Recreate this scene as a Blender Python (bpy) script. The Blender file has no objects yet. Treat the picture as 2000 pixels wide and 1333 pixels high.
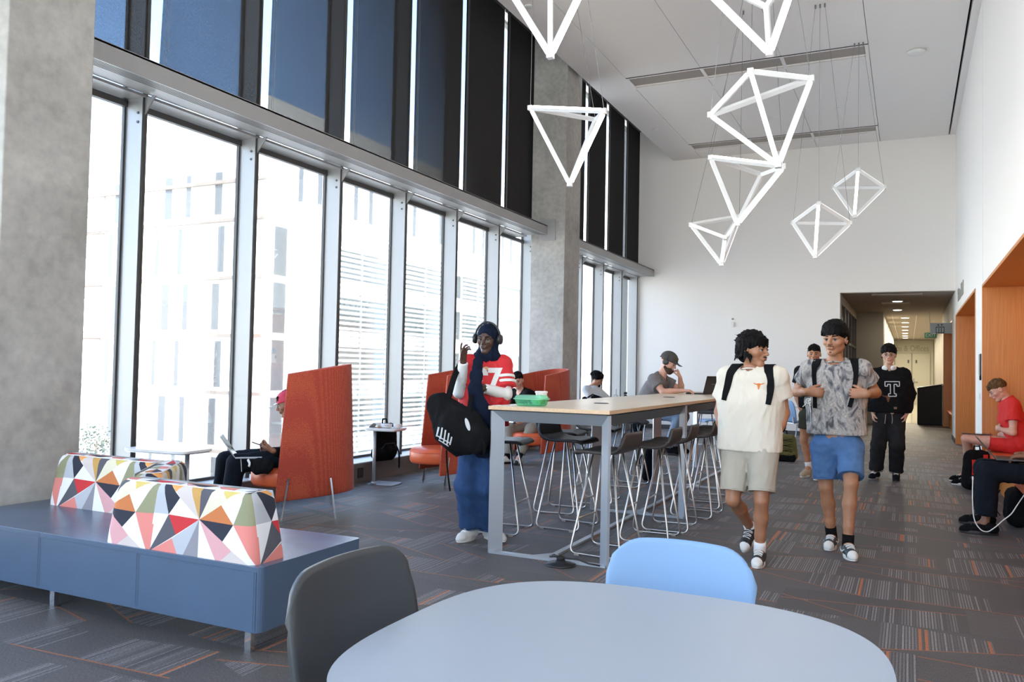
import bpy, bmesh, math, random
import numpy as np
from mathutils import Vector, Matrix
from mathutils.bvhtree import BVHTree
random.seed(7); RNG = np.random.RandomState(11)
PI = math.pi
SC = bpy.context.scene
COL = SC.collection

# ------------------------------------------------------------------ camera
F_PX, CX, CY, H = 1594.0, 1000.0, 666.5, 1.36
def _d(p): return np.array([p[0]-CX, -(p[1]-CY), -F_PX])
_Y = _d((1775, 735)); _Y /= np.linalg.norm(_Y)
_X = -_d((-2279, 655)); _X -= _X.dot(_Y)*_Y; _X /= np.linalg.norm(_X)
_Z = np.cross(_X, _Y)
RW = np.array([_X, _Y, _Z])
def at(px, py, y):
    """point at depth y that the photograph shows at pixel px, py"""
    r = RW @ _d((px, py)); s = y/r[1]
    return np.array([r[0]*s, y, H + r[2]*s])
def atz(px, py, z=0.0):
    r = RW @ _d((px, py)); s = (z-H)/r[2]
    return np.array([r[0]*s, r[1]*s, z])
cam = bpy.data.cameras.new('camera'); cam.sensor_width = 36.0; cam.lens = F_PX/2000*36
cam.clip_start = 0.05; cam.clip_end = 500
cam_o = bpy.data.objects.new('camera', cam); COL.objects.link(cam_o)
m = Matrix([list(RW[0])+[0], list(RW[1])+[0], list(RW[2])+[H], [0, 0, 0, 1]])
cam_o.matrix_world = m
SC.camera = cam_o

# ------------------------------------------------------------------ view
SC.view_settings.view_transform = 'Standard'; SC.view_settings.look = 'None'
SC.view_settings.gamma = 1.0; SC.view_settings.use_curve_mapping = False
SC.view_settings.exposure = 0.58
cy = SC.cycles
cy.max_bounces = 7; cy.diffuse_bounces = 4; cy.glossy_bounces = 3; cy.transmission_bounces = 4
cy.transparent_max_bounces = 12; cy.caustics_reflective = False; cy.caustics_refractive = False
cy.sample_clamp_indirect = 6.0; cy.use_denoising = True

# ------------------------------------------------------------------ sky and sun
wd = bpy.data.worlds.new('sky'); SC.world = wd; wd.use_nodes = True
nt = wd.node_tree; nt.nodes.clear()
o_ = nt.nodes.new('ShaderNodeOutputWorld'); bg = nt.nodes.new('ShaderNodeBackground')
tc = nt.nodes.new('ShaderNodeTexCoord'); sx = nt.nodes.new('ShaderNodeSeparateXYZ')
rp = nt.nodes.new('ShaderNodeValToRGB'); nz = nt.nodes.new('ShaderNodeTexNoise'); mx = nt.nodes.new('ShaderNodeMixRGB')
r2 = nt.nodes.new('ShaderNodeValToRGB')
nt.links.new(tc.outputs['Generated'], sx.inputs[0]); nt.links.new(sx.outputs['Z'], rp.inputs[0])
e = rp.color_ramp.elements
e[0].position = 0.0; e[0].color = (.97, .93, .87, 1); e[1].position = .55; e[1].color = (.13, .25, .52, 1)
e2 = rp.color_ramp.elements.new(.18); e2.color = (.58, .70, .90, 1)
e3 = rp.color_ramp.elements.new(.30); e3.color = (.20, .36, .68, 1)
nz.inputs['Scale'].default_value = 2.6; nz.inputs['Detail'].default_value = 5
nt.links.new(tc.outputs['Generated'], nz.inputs['Vector'])
r2.color_ramp.elements[0].position = .52; r2.color_ramp.elements[1].position = .72
nt.links.new(nz.outputs['Fac'], r2.inputs[0]); nt.links.new(r2.outputs['Color'], mx.inputs['Fac'])
nt.links.new(rp.outputs['Color'], mx.inputs['Color1']); mx.inputs['Color2'].default_value = (.80, .80, .80, 1)
nt.links.new(mx.outputs['Color'], bg.inputs['Color']); bg.inputs['Strength'].default_value = 7.5
nt.links.new(bg.outputs[0], o_.inputs[0])
sun = bpy.data.lights.new('sun', 'SUN'); sun.energy = 15.0; sun.angle = math.radians(.6); sun.color = (1, .96, .9)
sun_o = bpy.data.objects.new('sun', sun); COL.objects.link(sun_o)
sun_o.rotation_euler = Vector((-.62, .55, -.56)).to_track_quat('-Z', 'Y').to_euler()

def area(name, loc, dirv, sx_, sy_, power, color=(1, 1, 1), portal=False):
    l = bpy.data.lights.new(name, 'AREA'); l.shape = 'RECTANGLE'; l.size = sx_; l.size_y = sy_; l.energy = power; l.color = color
    ob = bpy.data.objects.new(name, l); COL.objects.link(ob); ob.location = loc
    ob.rotation_euler = Vector(dirv).to_track_quat('-Z', 'Y').to_euler()
    if portal: l.cycles.is_portal = True
    return ob
# portals guide the daylight through the window wall and the added window behind the camera
area('portal_lower', (-6.16, 6.2, 1.9), (1, 0, 0), 25.4, 3.4, 1, portal=True)
area('portal_upper', (-6.16, 6.2, 5.4), (1, 0, 0), 25.4, 3.4, 1, portal=True)
area('portal_south', (-2.5, -6.3, 3.2), (0, 1, 0), 7, 6.0, 1, portal=True)

# ------------------------------------------------------------------ materials
def nmat(name):
    mt = bpy.data.materials.new(name); mt.use_nodes = True
    nt = mt.node_tree; b = nt.nodes['Principled BSDF']
    return mt, nt, b
def setp(b, **k):
    for a, v in k.items():
        nm = {'color': 'Base Color', 'rough': 'Roughness', 'metal': 'Metallic', 'spec': 'Specular IOR Level',
              'sheen': 'Sheen Weight', 'coat': 'Coat Weight', 'trans': 'Transmission Weight', 'alpha': 'Alpha', 'sss': 'Subsurface Weight'}[a]
        if a == 'color': v = (*v[:3], 1)
        b.inputs[nm].default_value = v
def mat(name, color, rough=.5, metal=0, noise=0, nscale=30, bump=0, bscale=200, stretch=(1, 1, 1), spec=.5, sheen=0, detail=3):
    mt, nt, b = nmat(name); setp(b, color=color, rough=rough, metal=metal, spec=spec, sheen=sheen)
    N = nt.nodes; L = nt.links
    if noise or bump:
        t = N.new('ShaderNodeTexCoord'); mp = N.new('ShaderNodeMapping'); mp.inputs['Scale'].default_value = stretch
        L.new(t.outputs['Object'], mp.inputs[0])
    if noise:
        n = N.new('ShaderNodeTexNoise'); n.inputs['Scale'].default_value = nscale; n.inputs['Detail'].default_value = detail
        L.new(mp.outputs[0], n.inputs['Vector'])
        r = N.new('ShaderNodeMapRange'); r.inputs[1].default_value = .25; r.inputs[2].default_value = .75
        r.inputs[3].default_value = 1-noise; r.inputs[4].default_value = 1+noise
        L.new(n.outputs['Fac'], r.inputs[0])
        mu = N.new('ShaderNodeMixRGB'); mu.blend_type = 'MULTIPLY'; mu.inputs[0].default_value = 1; mu.inputs[1].default_value = (*color, 1)
        L.new(r.outputs[0], mu.inputs[2]); L.new(mu.outputs[0], b.inputs['Base Color'])
    if bump:
        n = N.new('ShaderNodeTexNoise'); n.inputs['Scale'].default_value = bscale; n.inputs['Detail'].default_value = 3
        L.new(mp.outputs[0], n.inputs['Vector'])
        bu = N.new('ShaderNodeBump'); bu.inputs['Strength'].default_value = bump; bu.inputs['Distance'].default_value = .004
        L.new(n.outputs['Fac'], bu.inputs['Height']); L.new(bu.outputs[0], b.inputs['Normal'])
    return mt
def emat(name, color, strength):
    mt, nt, b = nmat(name); setp(b, color=(.8, .8, .8)); b.inputs['Emission Color'].default_value = (*color, 1)
    b.inputs['Emission Strength'].default_value = strength
    return mt
def math_n(nt, op, a, b=None, c=None):
    n = nt.nodes.new('ShaderNodeMath'); n.operation = op
    for i, v in enumerate((a, b, c)):
        if v is None: continue
        if isinstance(v, (int, float)): n.inputs[i].default_value = v
        else: nt.links.new(v, n.inputs[i])
    return n.outputs[0]
def vmath(nt, op, a, b=None):
    n = nt.nodes.new('ShaderNodeVectorMath'); n.operation = op
    for i, v in enumerate((a, b)):
        if v is None: continue
        if isinstance(v, tuple): n.inputs[i].default_value = v
        else: nt.links.new(v, n.inputs[i])
    return n.outputs[0]
def mixc(nt, fac, a, b, mode='MIX'):
    n = nt.nodes.new('ShaderNodeMixRGB'); n.blend_type = mode
    for i, v in enumerate((fac, a, b)):
        if isinstance(v, (int, float)): n.inputs[i].default_value = v
        elif isinstance(v, tuple): n.inputs[i].default_value = (*v[:3], 1)
        else: nt.links.new(v, n.inputs[i])
    return n.outputs[0]

M = {}
M['white_wall'] = mat('white_wall', (.87, .835, .80), .75, bump=.05, bscale=300)
M['ceiling'] = mat('ceiling', (.86, .82, .79), .8)
M['dark_gap'] = mat('dark_gap', (.03, .03, .03), .8)
M['grey_paint'] = mat('grey_paint', (.36, .36, .36), .38, metal=.25)
M['frame_dark'] = mat('frame_dark', (.07, .068, .066), .5)
M['base_grey'] = mat('base_grey', (.14, .13, .125), .5)
M['sill'] = mat('sill', (.62, .63, .64), .4)
M['bolt'] = mat('bolt', (.05, .05, .05), .4)
M['chrome'] = mat('chrome', (.78, .79, .80), .12, metal=1)
M['nickel'] = mat('nickel', (.62, .60, .57), .34, metal=1)
M['silver'] = mat('silver_paint', (.46, .50, .55), .35, metal=.5)
M['apron'] = mat('silver_shaded', (.17, .19, .21), .4, metal=.3)  # darkened silver paint: shade under the table top put into the colour
M['black_plastic'] = mat('black_plastic', (.018, .018, .02), .45)
M['black_fabric'] = mat('black_fabric', (.014, .014, .016), .85, noise=.3, nscale=60, bump=.3, bscale=600)
M['stool'] = mat('stool_shell', (.030, .034, .040), .42, bump=.08, bscale=500)
M['stool_brown'] = mat('stool_shell_back', (.055, .045, .042), .5, bump=.1, bscale=500)
M['vinyl'] = mat('blue_vinyl', (.068, .108, .176), .27, bump=.10, bscale=350, noise=.05, nscale=6)
M['vinyl_seam'] = mat('vinyl_seam', (.05, .08, .14), .6)
M['orange_leather'] = mat('orange_leather', (.70, .13, .045), .38, bump=.08, bscale=250)
M['laminate_white'] = mat('white_laminate', (.82, .82, .82), .3)
M['laptop_silver'] = mat('laptop_silver', (.55, .56, .58), .3, metal=.8)
M['white_gloss'] = mat('white_gloss', (.82, .82, .80), .3)
M['rubber_white'] = mat('white_rubber', (.78, .77, .74), .55)
M['lamp_white'] = mat('lamp_white', (.85, .85, .85), .4)
M['led'] = emat('led_diffuser', (1, .90, .78), 26)
M['wire'] = mat('wire', (.25, .25, .25), .4, metal=.6)
M['fg_table'] = mat('grey_table', (.31, .345, .395), .40, bump=.03, bscale=900)
M['fg_edge'] = mat('grey_table_edge', (.20, .22, .25), .5)
M['chair_blue'] = mat('chair_blue', (.20, .33, .52), .55, bump=.3, bscale=700, stretch=(1, 1, 4))
M['chair_black'] = mat('chair_black', (.035, .038, .042), .45, bump=.12, bscale=420)
M['beige_door'] = mat('cream_door', (.66, .64, .53), .5)
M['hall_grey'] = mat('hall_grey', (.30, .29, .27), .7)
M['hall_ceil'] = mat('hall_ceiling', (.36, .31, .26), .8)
M['letters'] = mat('letters_grey', (.30, .29, .26), .5)
M['letters_dark'] = mat('letters_dark', (.12, .12, .12), .5)
M['smoke'] = mat('white_device', (.8, .79, .76), .5)
M['diff_grey'] = mat('diffuser_grey', (.33, .29, .255), .5)
M['green_sign'] = mat('exit_green', (.03, .36, .11), .4)
M['sign_grey'] = mat('sign_grey', (.20, .22, .22), .35)
M['black_matte'] = mat('black_matte', (.010, .010, .011), .7)
M['building'] = mat('facade_white', (.82, .80, .78), .8)
M['building_line'] = mat('facade_ledge', (.21, .17, .145), .8)
M['slit'] = mat('facade_window', (.075, .08, .088), .3)
M['louver'] = mat('louver_white', (.80, .81, .82), .5)
M['bglass'] = mat('facade_glass', (.22, .26, .27), .15)
M['brick_grey'] = mat('tile_grey', (.60, .61, .62), .7)
M['ground'] = mat('plaza', (.62, .56, .48), .9)
M['leaf'] = mat('tree_leaf', (.045, .06, .045), .8, noise=.5, nscale=3)
M['bark'] = mat('tree_bark', (.12, .09, .07), .9)

def glass_mat():
    mt = bpy.data.materials.new('window_glass'); mt.use_nodes = True; nt = mt.node_tree; nt.nodes.clear()
    o = nt.nodes.new('ShaderNodeOutputMaterial'); t = nt.nodes.new('ShaderNodeBsdfTransparent'); g = nt.nodes.new('ShaderNodeBsdfGlossy')
    f = nt.nodes.new('ShaderNodeFresnel'); f.inputs[0].default_value = 1.45; mx = nt.nodes.new('ShaderNodeMixShader')
    t.inputs[0].default_value = (.93, .96, .95, 1); g.inputs['Roughness'].default_value = .02
    nt.links.new(math_n(nt, 'MULTIPLY', f.outputs[0], .6), mx.inputs[0]); nt.links.new(t.outputs[0], mx.inputs[1]); nt.links.new(g.outputs[0], mx.inputs[2])
    nt.links.new(mx.outputs[0], o.inputs[0]); return mt
M['glass'] = glass_mat()
def dark_glass():
    mt, nt, b = nmat('hall_glass'); setp(b, color=(.05, .05, .05), rough=.08); return mt
M['hall_glass'] = dark_glass()
def shade_mat():
    mt = bpy.data.materials.new('solar_shade'); mt.use_nodes = True; nt = mt.node_tree; nt.nodes.clear()
    o = nt.nodes.new('ShaderNodeOutputMaterial'); t = nt.nodes.new('ShaderNodeBsdfTransparent'); d = nt.nodes.new('ShaderNodeBsdfDiffuse')
    mx = nt.nodes.new('ShaderNodeMixShader'); tcn = nt.nodes.new('ShaderNodeTexCoord')
    mp = nt.nodes.new('ShaderNodeMapping'); mp.inputs['Scale'].default_value = (1, 420, 60); n = nt.nodes.new('ShaderNodeTexNoise'); n.inputs['Scale'].default_value = 1.0
    n.inputs['Detail'].default_value = 2
    nt.links.new(tcn.outputs['Object'], mp.inputs[0]); nt.links.new(mp.outputs[0], n.inputs['Vector'])
    r = nt.nodes.new('ShaderNodeMapRange'); r.inputs[1].default_value = .3; r.inputs[2].default_value = .7; r.inputs[3].default_value = .07; r.inputs[4].default_value = .13
    nt.links.new(n.outputs['Fac'], r.inputs[0])
    # woven holes close up at grazing angles: openness falls with the facing angle
    lw = nt.nodes.new('ShaderNodeLayerWeight'); lw.inputs[0].default_value = .5
    fc = math_n(nt, 'SUBTRACT', 1.0, lw.outputs['Facing']); fc = math_n(nt, 'SUBTRACT', fc, .47); fc = math_n(nt, 'MAXIMUM', fc, 0.0)
    fc = math_n(nt, 'MULTIPLY', fc, 4.6); fc = math_n(nt, 'MINIMUM', fc, 1.0)
    op = math_n(nt, 'MULTIPLY', r.outputs[0], fc)
    d.inputs[0].default_value = (.042, .041, .042, 1)
    nt.links.new(op, mx.inputs[0]); nt.links.new(d.outputs[0], mx.inputs[1]); nt.links.new(t.outputs[0], mx.inputs[2]); nt.links.new(mx.outputs[0], o.inputs[0])
    return mt
M['shade'] = shade_mat()
def concrete():
    mt, nt, b = nmat('concrete'); N = nt.nodes; L = nt.links; setp(b, rough=.8)
    t = N.new('ShaderNodeTexCoord')
    n1 = N.new('ShaderNodeTexNoise'); n1.inputs['Scale'].default_value = 1.7; n1.inputs['Detail'].default_value = 8; n1.inputs['Roughness'].default_value = .6
    n2 = N.new('ShaderNodeTexNoise'); n2.inputs['Scale'].default_value = 14; n2.inputs['Detail'].default_value = 6
    L.new(t.outputs['Object'], n1.inputs['Vector']); L.new(t.outputs['Object'], n2.inputs['Vector'])
    r = N.new('ShaderNodeValToRGB'); r.color_ramp.elements[0].position = .3; r.color_ramp.elements[0].color = (.33, .32, .30, 1)
    r.color_ramp.elements[1].position = .7; r.color_ramp.elements[1].color = (.47, .455, .43, 1)
    L.new(n1.outputs['Fac'], r.inputs[0])
    r2 = N.new('ShaderNodeMapRange'); r2.inputs[1].default_value = .3; r2.inputs[2].default_value = .7; r2.inputs[3].default_value = .86; r2.inputs[4].default_value = 1.1
    L.new(n2.outputs['Fac'], r2.inputs[0])
    c = mixc(nt, 1.0, r.outputs[0], r2.outputs[0], 'MULTIPLY')
    v = N.new('ShaderNodeTexVoronoi'); v.inputs['Scale'].default_value = 3.2; L.new(t.outputs['Object'], v.inputs['Vector'])
    s = math_n(nt, 'LESS_THAN', v.outputs['Distance'], .035)
    c = mixc(nt, math_n(nt, 'MULTIPLY', s, .45), c, (.10, .10, .10))
    L.new(c, b.inputs['Base Color'])
    bu = N.new('ShaderNodeBump'); bu.inputs['Strength'].default_value = .15; bu.inputs['Distance'].default_value = .01
    L.new(n2.outputs['Fac'], bu.inputs['Height']); L.new(bu.outputs[0], b.inputs['Normal'])
    return mt
M['concrete'] = concrete()
def wood(name, c1, c2, sc=(30, 30, 1.2), rough=.4):
    mt, nt, b = nmat(name); N = nt.nodes; L = nt.links; setp(b, rough=rough)
    t = N.new('ShaderNodeTexCoord'); mp = N.new('ShaderNodeMapping'); mp.inputs['Scale'].default_value = sc
    n = N.new('ShaderNodeTexNoise'); n.inputs['Scale'].default_value = 2; n.inputs['Detail'].default_value = 5
    L.new(t.outputs['Object'], mp.inputs[0]); L.new(mp.outputs[0], n.inputs['Vector'])
    r = N.new('ShaderNodeValToRGB'); r.color_ramp.elements[0].position = .3; r.color_ramp.elements[1].position = .7
    r.color_ramp.elements[0].color = (*c1, 1); r.color_ramp.elements[1].color = (*c2, 1)
    L.new(n.outputs['Fac'], r.inputs[0]); L.new(r.outputs[0], b.inputs['Base Color']); return mt
M['orange_wood'] = wood('orange_wood', (.52, .18, .035), (.66, .25, .055), (40, 40, 1.0))
M['oak'] = wood('oak_laminate', (.62, .49, .35), (.72, .60, .46), (30, 1.2, 30), .33)
M['oak_edge'] = wood('oak_edge', (.62, .42, .25), (.72, .50, .32), (30, 2, 30), .4)
def carpet():
    mt, nt, b = nmat('carpet'); N = nt.nodes; L = nt.links; setp(b, rough=.55, spec=.27, sheen=.06); b.inputs['Sheen Roughness'].default_value = .45
    t = N.new('ShaderNodeTexCoord'); s = N.new('ShaderNodeSeparateXYZ'); L.new(t.outputs['Object'], s.inputs[0])
    X, Y = s.outputs[0], s.outputs[1]
    W, Hh = 1.0, .50          # carpet planks
    row = math_n(nt, 'FLOOR', math_n(nt, 'DIVIDE', Y, Hh))
    xs = math_n(nt, 'ADD', math_n(nt, 'DIVIDE', X, W), math_n(nt, 'MULTIPLY', row, .37))
    colf = math_n(nt, 'FLOOR', xs)
    u = math_n(nt, 'SUBTRACT', xs, colf); v = math_n(nt, 'FRACT', math_n(nt, 'DIVIDE', Y, Hh))
    cmb = N.new('ShaderNodeCombineXYZ'); L.new(colf, cmb.inputs[0]); L.new(row, cmb.inputs[1])
    wn = N.new('ShaderNodeTexWhiteNoise'); wn.noise_dimensions = '3D'; L.new(cmb.outputs[0], wn.inputs['Vector'])
    rs = N.new('ShaderNodeSeparateColor'); L.new(wn.outputs['Color'], rs.inputs[0])
    # two diagonals bound the striped wedge of a plank
    uc = math_n(nt, 'SUBTRACT', u, .5)
    d1 = math_n(nt, 'SUBTRACT', math_n(nt, 'ADD', v, math_n(nt, 'MULTIPLY', uc, math_n(nt, 'SUBTRACT', math_n(nt, 'MULTIPLY', rs.outputs[0], 3.6), 1.8))), math_n(nt, 'MULTIPLY', rs.outputs[1], .45))
    d2 = math_n(nt, 'SUBTRACT', math_n(nt, 'ADD', v, math_n(nt, 'MULTIPLY', uc, math_n(nt, 'SUBTRACT', math_n(nt, 'MULTIPLY', rs.outputs[2], 2.2), 1.1))), math_n(nt, 'ADD', .62, math_n(nt, 'MULTIPLY', rs.outputs[1], .5)))
    patch = math_n(nt, 'MULTIPLY', math_n(nt, 'GREATER_THAN', d1, 0.0), math_n(nt, 'LESS_THAN', d2, 0.0))
    e1 = math_n(nt, 'MULTIPLY', math_n(nt, 'LESS_THAN', math_n(nt, 'ABSOLUTE', d1), .011), math_n(nt, 'GREATER_THAN', rs.outputs[2], .30))
    e2_ = math_n(nt, 'MULTIPLY', math_n(nt, 'LESS_THAN', math_n(nt, 'ABSOLUTE', d2), .011), math_n(nt, 'GREATER_THAN', rs.outputs[0], .55))
    edge = math_n(nt, 'MAXIMUM', e1, e2_)
    nst = 66.0
    si = math_n(nt, 'FLOOR', math_n(nt, 'MULTIPLY', u, nst)); sf = math_n(nt, 'FRACT', math_n(nt, 'MULTIPLY', u, nst))
    c3 = N.new('ShaderNodeCombineXYZ'); L.new(si, c3.inputs[0]); L.new(colf, c3.inputs[1]); L.new(row, c3.inputs[2])
    w3 = N.new('ShaderNodeTexWhiteNoise'); w3.noise_dimensions = '3D'; L.new(c3.outputs[0], w3.inputs['Vector'])
    win = math_n(nt, 'GREATER_THAN', math_n(nt, 'SINE', math_n(nt, 'ADD', math_n(nt, 'MULTIPLY', u, 8.0), math_n(nt, 'MULTIPLY', rs.outputs[2], 6.3))), -.50)
    pw = math_n(nt, 'MULTIPLY', patch, win)
    on = math_n(nt, 'MULTIPLY', math_n(nt, 'MULTIPLY', math_n(nt, 'LESS_THAN', sf, .55), pw), w3.outputs['Value'])
    org = math_n(nt, 'MULTIPLY', math_n(nt, 'GREATER_THAN', w3.outputs['Value'], .962), pw)
    # pile
    mp = N.new('ShaderNodeMapping'); mp.inputs['Scale'].default_value = (90, 25, 1); L.new(t.outputs['Object'], mp.inputs[0])
    n = N.new('ShaderNodeTexNoise'); n.inputs['Scale'].default_value = 3.0; n.inputs['Detail'].default_value = 4; L.new(mp.outputs[0], n.inputs['Vector'])
    nr = N.new('ShaderNodeMapRange'); nr.inputs[1].default_value = .3; nr.inputs[2].default_value = .7; nr.inputs[3].default_value = .45; nr.inputs[4].default_value = 1.6
    L.new(n.outputs['Fac'], nr.inputs[0])
    base = mixc(nt, rs.outputs[1], (.060, .053, .051), (.082, .073, .070))
    c = mixc(nt, math_n(nt, 'MULTIPLY', pw, .35), base, (.045, .040, .040)); c = mixc(nt, on, c, (.25, .235, .23))
    c = mixc(nt, org, c, (.40, .12, .035))
    c = mixc(nt, edge, c, (.30, .095, .032))
    sv = math_n(nt, 'LESS_THAN', v, .012); c = mixc(nt, math_n(nt, 'MULTIPLY', sv, .4), c, (.03, .028, .028))
    c = mixc(nt, 1.0, c, nr.outputs[0], 'MULTIPLY')
    L.new(c, b.inputs['Base Color'])
    bu = N.new('ShaderNodeBump'); bu.inputs['Strength'].default_value = .5; bu.inputs['Distance'].default_value = .004
    L.new(n.outputs['Fac'], bu.inputs['Height']); L.new(bu.outputs[0], b.inputs['Normal'])
    return mt
M['carpet'] = carpet()
def dots_fabric(name, c1, c2, sc=75):
    mt, nt, b = nmat(name); N = nt.nodes; L = nt.links; setp(b, rough=.85, sheen=.2)
    t = N.new('ShaderNodeTexCoord'); v = N.new('ShaderNodeTexVoronoi'); v.inputs['Scale'].default_value = sc; v.inputs['Randomness'].default_value = .35
    L.new(t.outputs['Object'], v.inputs['Vector'])
    f = math_n(nt, 'LESS_THAN', v.outputs['Distance'], .30)
    L.new(mixc(nt, f, c1, c2), b.inputs['Base Color']); return mt
M['red_weave'] = dots_fabric('red_woven_fabric', (.34, .038, .018), (.56, .13, .038), 105)

# ------------------------------------------------------------------ mesh helpers
def V(*a): return np.array(a[0] if len(a) == 1 else a, float)
def unit(v): v = np.asarray(v, float); return v/(np.linalg.norm(v)+1e-12)
def rotv(v, ax, a):
    v = np.asarray(v, float); ax = unit(ax)
    return v*math.cos(a) + np.cross(ax, v)*math.sin(a) + ax*ax.dot(v)*(1-math.cos(a))
class MB:
    def __init__(s): s.v = []; s.f = []; s.m = []
    def add(s, vs, fs, mi=0):
        o = len(s.v); s.v.extend([tuple(map(float, p)) for p in vs]); s.f.extend([tuple(i+o for i in f) for f in fs]); s.m.extend([mi]*len(fs)); return s
    def box(s, x0, x1, y0, y1, z0, z1, mi=0):
        return s.hexa([(x0,y0,z0),(x1,y0,z0),(x1,y1,z0),(x0,y1,z0),(x0,y0,z1),(x1,y0,z1),(x1,y1,z1),(x0,y1,z1)], mi)
    def hexa(s, p, mi=0):
        return s.add(p, [(0,3,2,1),(4,5,6,7),(0,1,5,4),(1,2,6,5),(2,3,7,6),(3,0,4,7)], mi)
    def bar(s, a, b, w, h, up=(0,0,1), mi=0):
        a, b = V(a), V(b); d = unit(b-a); r = np.cross(d, V(up))
        if np.linalg.norm(r) < 1e-6: r = np.cross(d, V(1,0,0))
        r = unit(r)*w/2; u = unit(np.cross(r, d))*h/2
        return s.hexa([a-r-u, a+r-u, b+r-u, b-r-u, a-r+u, a+r+u, b+r+u, b-r+u], mi)
    def tube(s, path, r, n=8, closed=False, mi=0, cap=True):
        path = [V(p) for p in path]; k = len(path)
        rr = r if hasattr(r, '__len__') else [r]*k
        T = []
        for i in range(k):
            if closed: t = path[(i+1) % k]-path[i-1]
            else: t = path[min(i+1, k-1)]-path[max(i-1, 0)]
            T.append(unit(t))
        u = np.cross(T[0], V(0,0,1))
        if np.linalg.norm(u) < 1e-3: u = np.cross(T[0], V(1,0,0))
        u = unit(u); vs = []
        for i in range(k):
            u = u - T[i]*u.dot(T[i]); u = unit(u); w = np.cross(T[i], u)
            for j in range(n):
                a = 2*PI*j/n; vs.append(path[i]+rr[i]*(math.cos(a)*u+math.sin(a)*w))
        fs = []
        for i in range(k if closed else k-1):
            i2 = (i+1) % k
            for j in range(n):
                j2 = (j+1) % n; fs.append((i*n+j, i*n+j2, i2*n+j2, i2*n+j))
        if cap and not closed: fs.append(tuple(range(n-1, -1, -1))); fs.append(tuple((k-1)*n+j for j in range(n)))
        return s.add(vs, fs, mi)
    def lathe(s, prof, c=(0,0,0), n=24, mi=0):
        vs = []; fs = []
        for r, z in prof:
            for j in range(n):
                a = 2*PI*j/n; vs.append((c[0]+r*math.cos(a), c[1]+r*math.sin(a), c[2]+z))
        for i in range(len(prof)-1):
            for j in range(n):
                j2 = (j+1) % n; fs.append((i*n+j, i*n+j2, (i+1)*n+j2, (i+1)*n+j))
        fs.append(tuple(range(n-1, -1, -1))); fs.append(tuple((len(prof)-1)*n+j for j in range(n)))
        return s.add(vs, fs, mi)
    def prism(s, poly, z0, z1, mi=0):
        n = len(poly); vs = [(*p, z0) for p in poly]+[(*p, z1) for p in poly]
        fs = [tuple(range(n-1, -1, -1)), tuple(range(n, 2*n))]+[(i, (i+1) % n, n+(i+1) % n, n+i) for i in range(n)]
        return s.add(vs, fs, mi)
    def sheet(s, G, th, mi=0, nrm=None):
        """grid of points G[i][j] thickened by th along its normals"""
        G = np.array(G, float); a, b = G.shape[:2]
        di = np.gradient(G, axis=0); dj = np.gradient(G, axis=1); N = np.cross(di, dj)
        N /= (np.linalg.norm(N, axis=2, keepdims=True)+1e-9)
        A = (G+N*th/2).reshape(-1, 3); B = (G-N*th/2).reshape(-1, 3); n = a*b; fs = []
        for i in range(a-1):
            for j in range(b-1):
                q = (i*b+j, (i+1)*b+j, (i+1)*b+j+1, i*b+j+1)
                fs.append(q); fs.append(tuple(n+x for x in reversed(q)))
        for i in range(a-1):
            fs.append(((i+1)*b, i*b, n+i*b, n+(i+1)*b)); fs.append((i*b+b-1, (i+1)*b+b-1, n+(i+1)*b+b-1, n+i*b+b-1))
        for j in range(b-1):
            fs.append((j, j+1, n+j+1, n+j)); o = (a-1)*b; fs.append((o+j+1, o+j, n+o+j, n+o+j+1))
        return s.add(list(A)+list(B), fs, mi)
    def xf(s, mtx):
        Mx = np.array(mtx); A = np.array(s.v); A = A @ Mx[:3, :3].T + Mx[:3, 3]; s.v = [tuple(p) for p in A]; return s
    def build(s, name, mats, parent=None, world=False, smooth=False, bevel=0, seg=2, subd=0, auto=None):
        me = bpy.data.meshes.new(name); me.from_pydata(s.v, [], s.f)
        if not isinstance(mats, (list, tuple)): mats = [mats]
        for x in mats: me.materials.append(x)
        if len(mats) > 1: me.polygons.foreach_set('material_index', s.m)
        if smooth: me.polygons.foreach_set('use_smooth', [True]*len(s.f))
        me.validate(); me.update()
        o = bpy.data.objects.new(name, me); COL.objects.link(o)
        if parent is not None: attach(o, parent, world)
        if bevel:
            b = o.modifiers.new('bevel', 'BEVEL'); b.width = bevel; b.segments = seg; b.limit_method = 'ANGLE'; b.angle_limit = math.radians(40)
        if subd:
            b = o.modifiers.new('subd', 'SUBSURF'); b.levels = subd; b.render_levels = subd
        return o
def world_of(o):
    mm = o.matrix_basis.copy()
    if o.parent: mm = world_of(o.parent) @ o.matrix_parent_inverse @ mm
    return mm
def attach(o, parent, keep=False):
    """parent o; geometry given in the parent's local frame unless keep"""
    o.parent = parent
    if keep: o.matrix_parent_inverse = world_of(parent).inverted()
def E(name, loc, label, cat, group=None, rz=0):
    o = bpy.data.objects.new(name, None); COL.objects.link(o); o.location = tuple(map(float, loc)); o.rotation_euler = (0, 0, rz)
    o.empty_display_size = .1; o['label'] = label; o['category'] = cat
    if group: o['group'] = group
    return o
def tag(o, label, cat, group=None, kind=None):
    if label: o['label'] = label
    if cat: o['category'] = cat
    if group: o['group'] = group
    if kind: o['kind'] = kind
    return o
def struct(name, mb, mats, parent=None, **k):
    o = mb.build(name, mats, parent, **k)
    if parent is None: o['kind'] = 'structure'
    return o
def dup(root, loc, rz, label, group=None):
    r = root.copy(); COL.objects.link(r); r.location = tuple(map(float, loc)); r.rotation_euler = (0, 0, rz); r['label'] = label
    if group: r['group'] = group
    for ch in list(root.children):
        c = ch.copy(); COL.objects.link(c); c.parent = r
        for g in list(ch.children):
            d = g.copy(); COL.objects.link(d); d.parent = c
    return r
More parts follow.
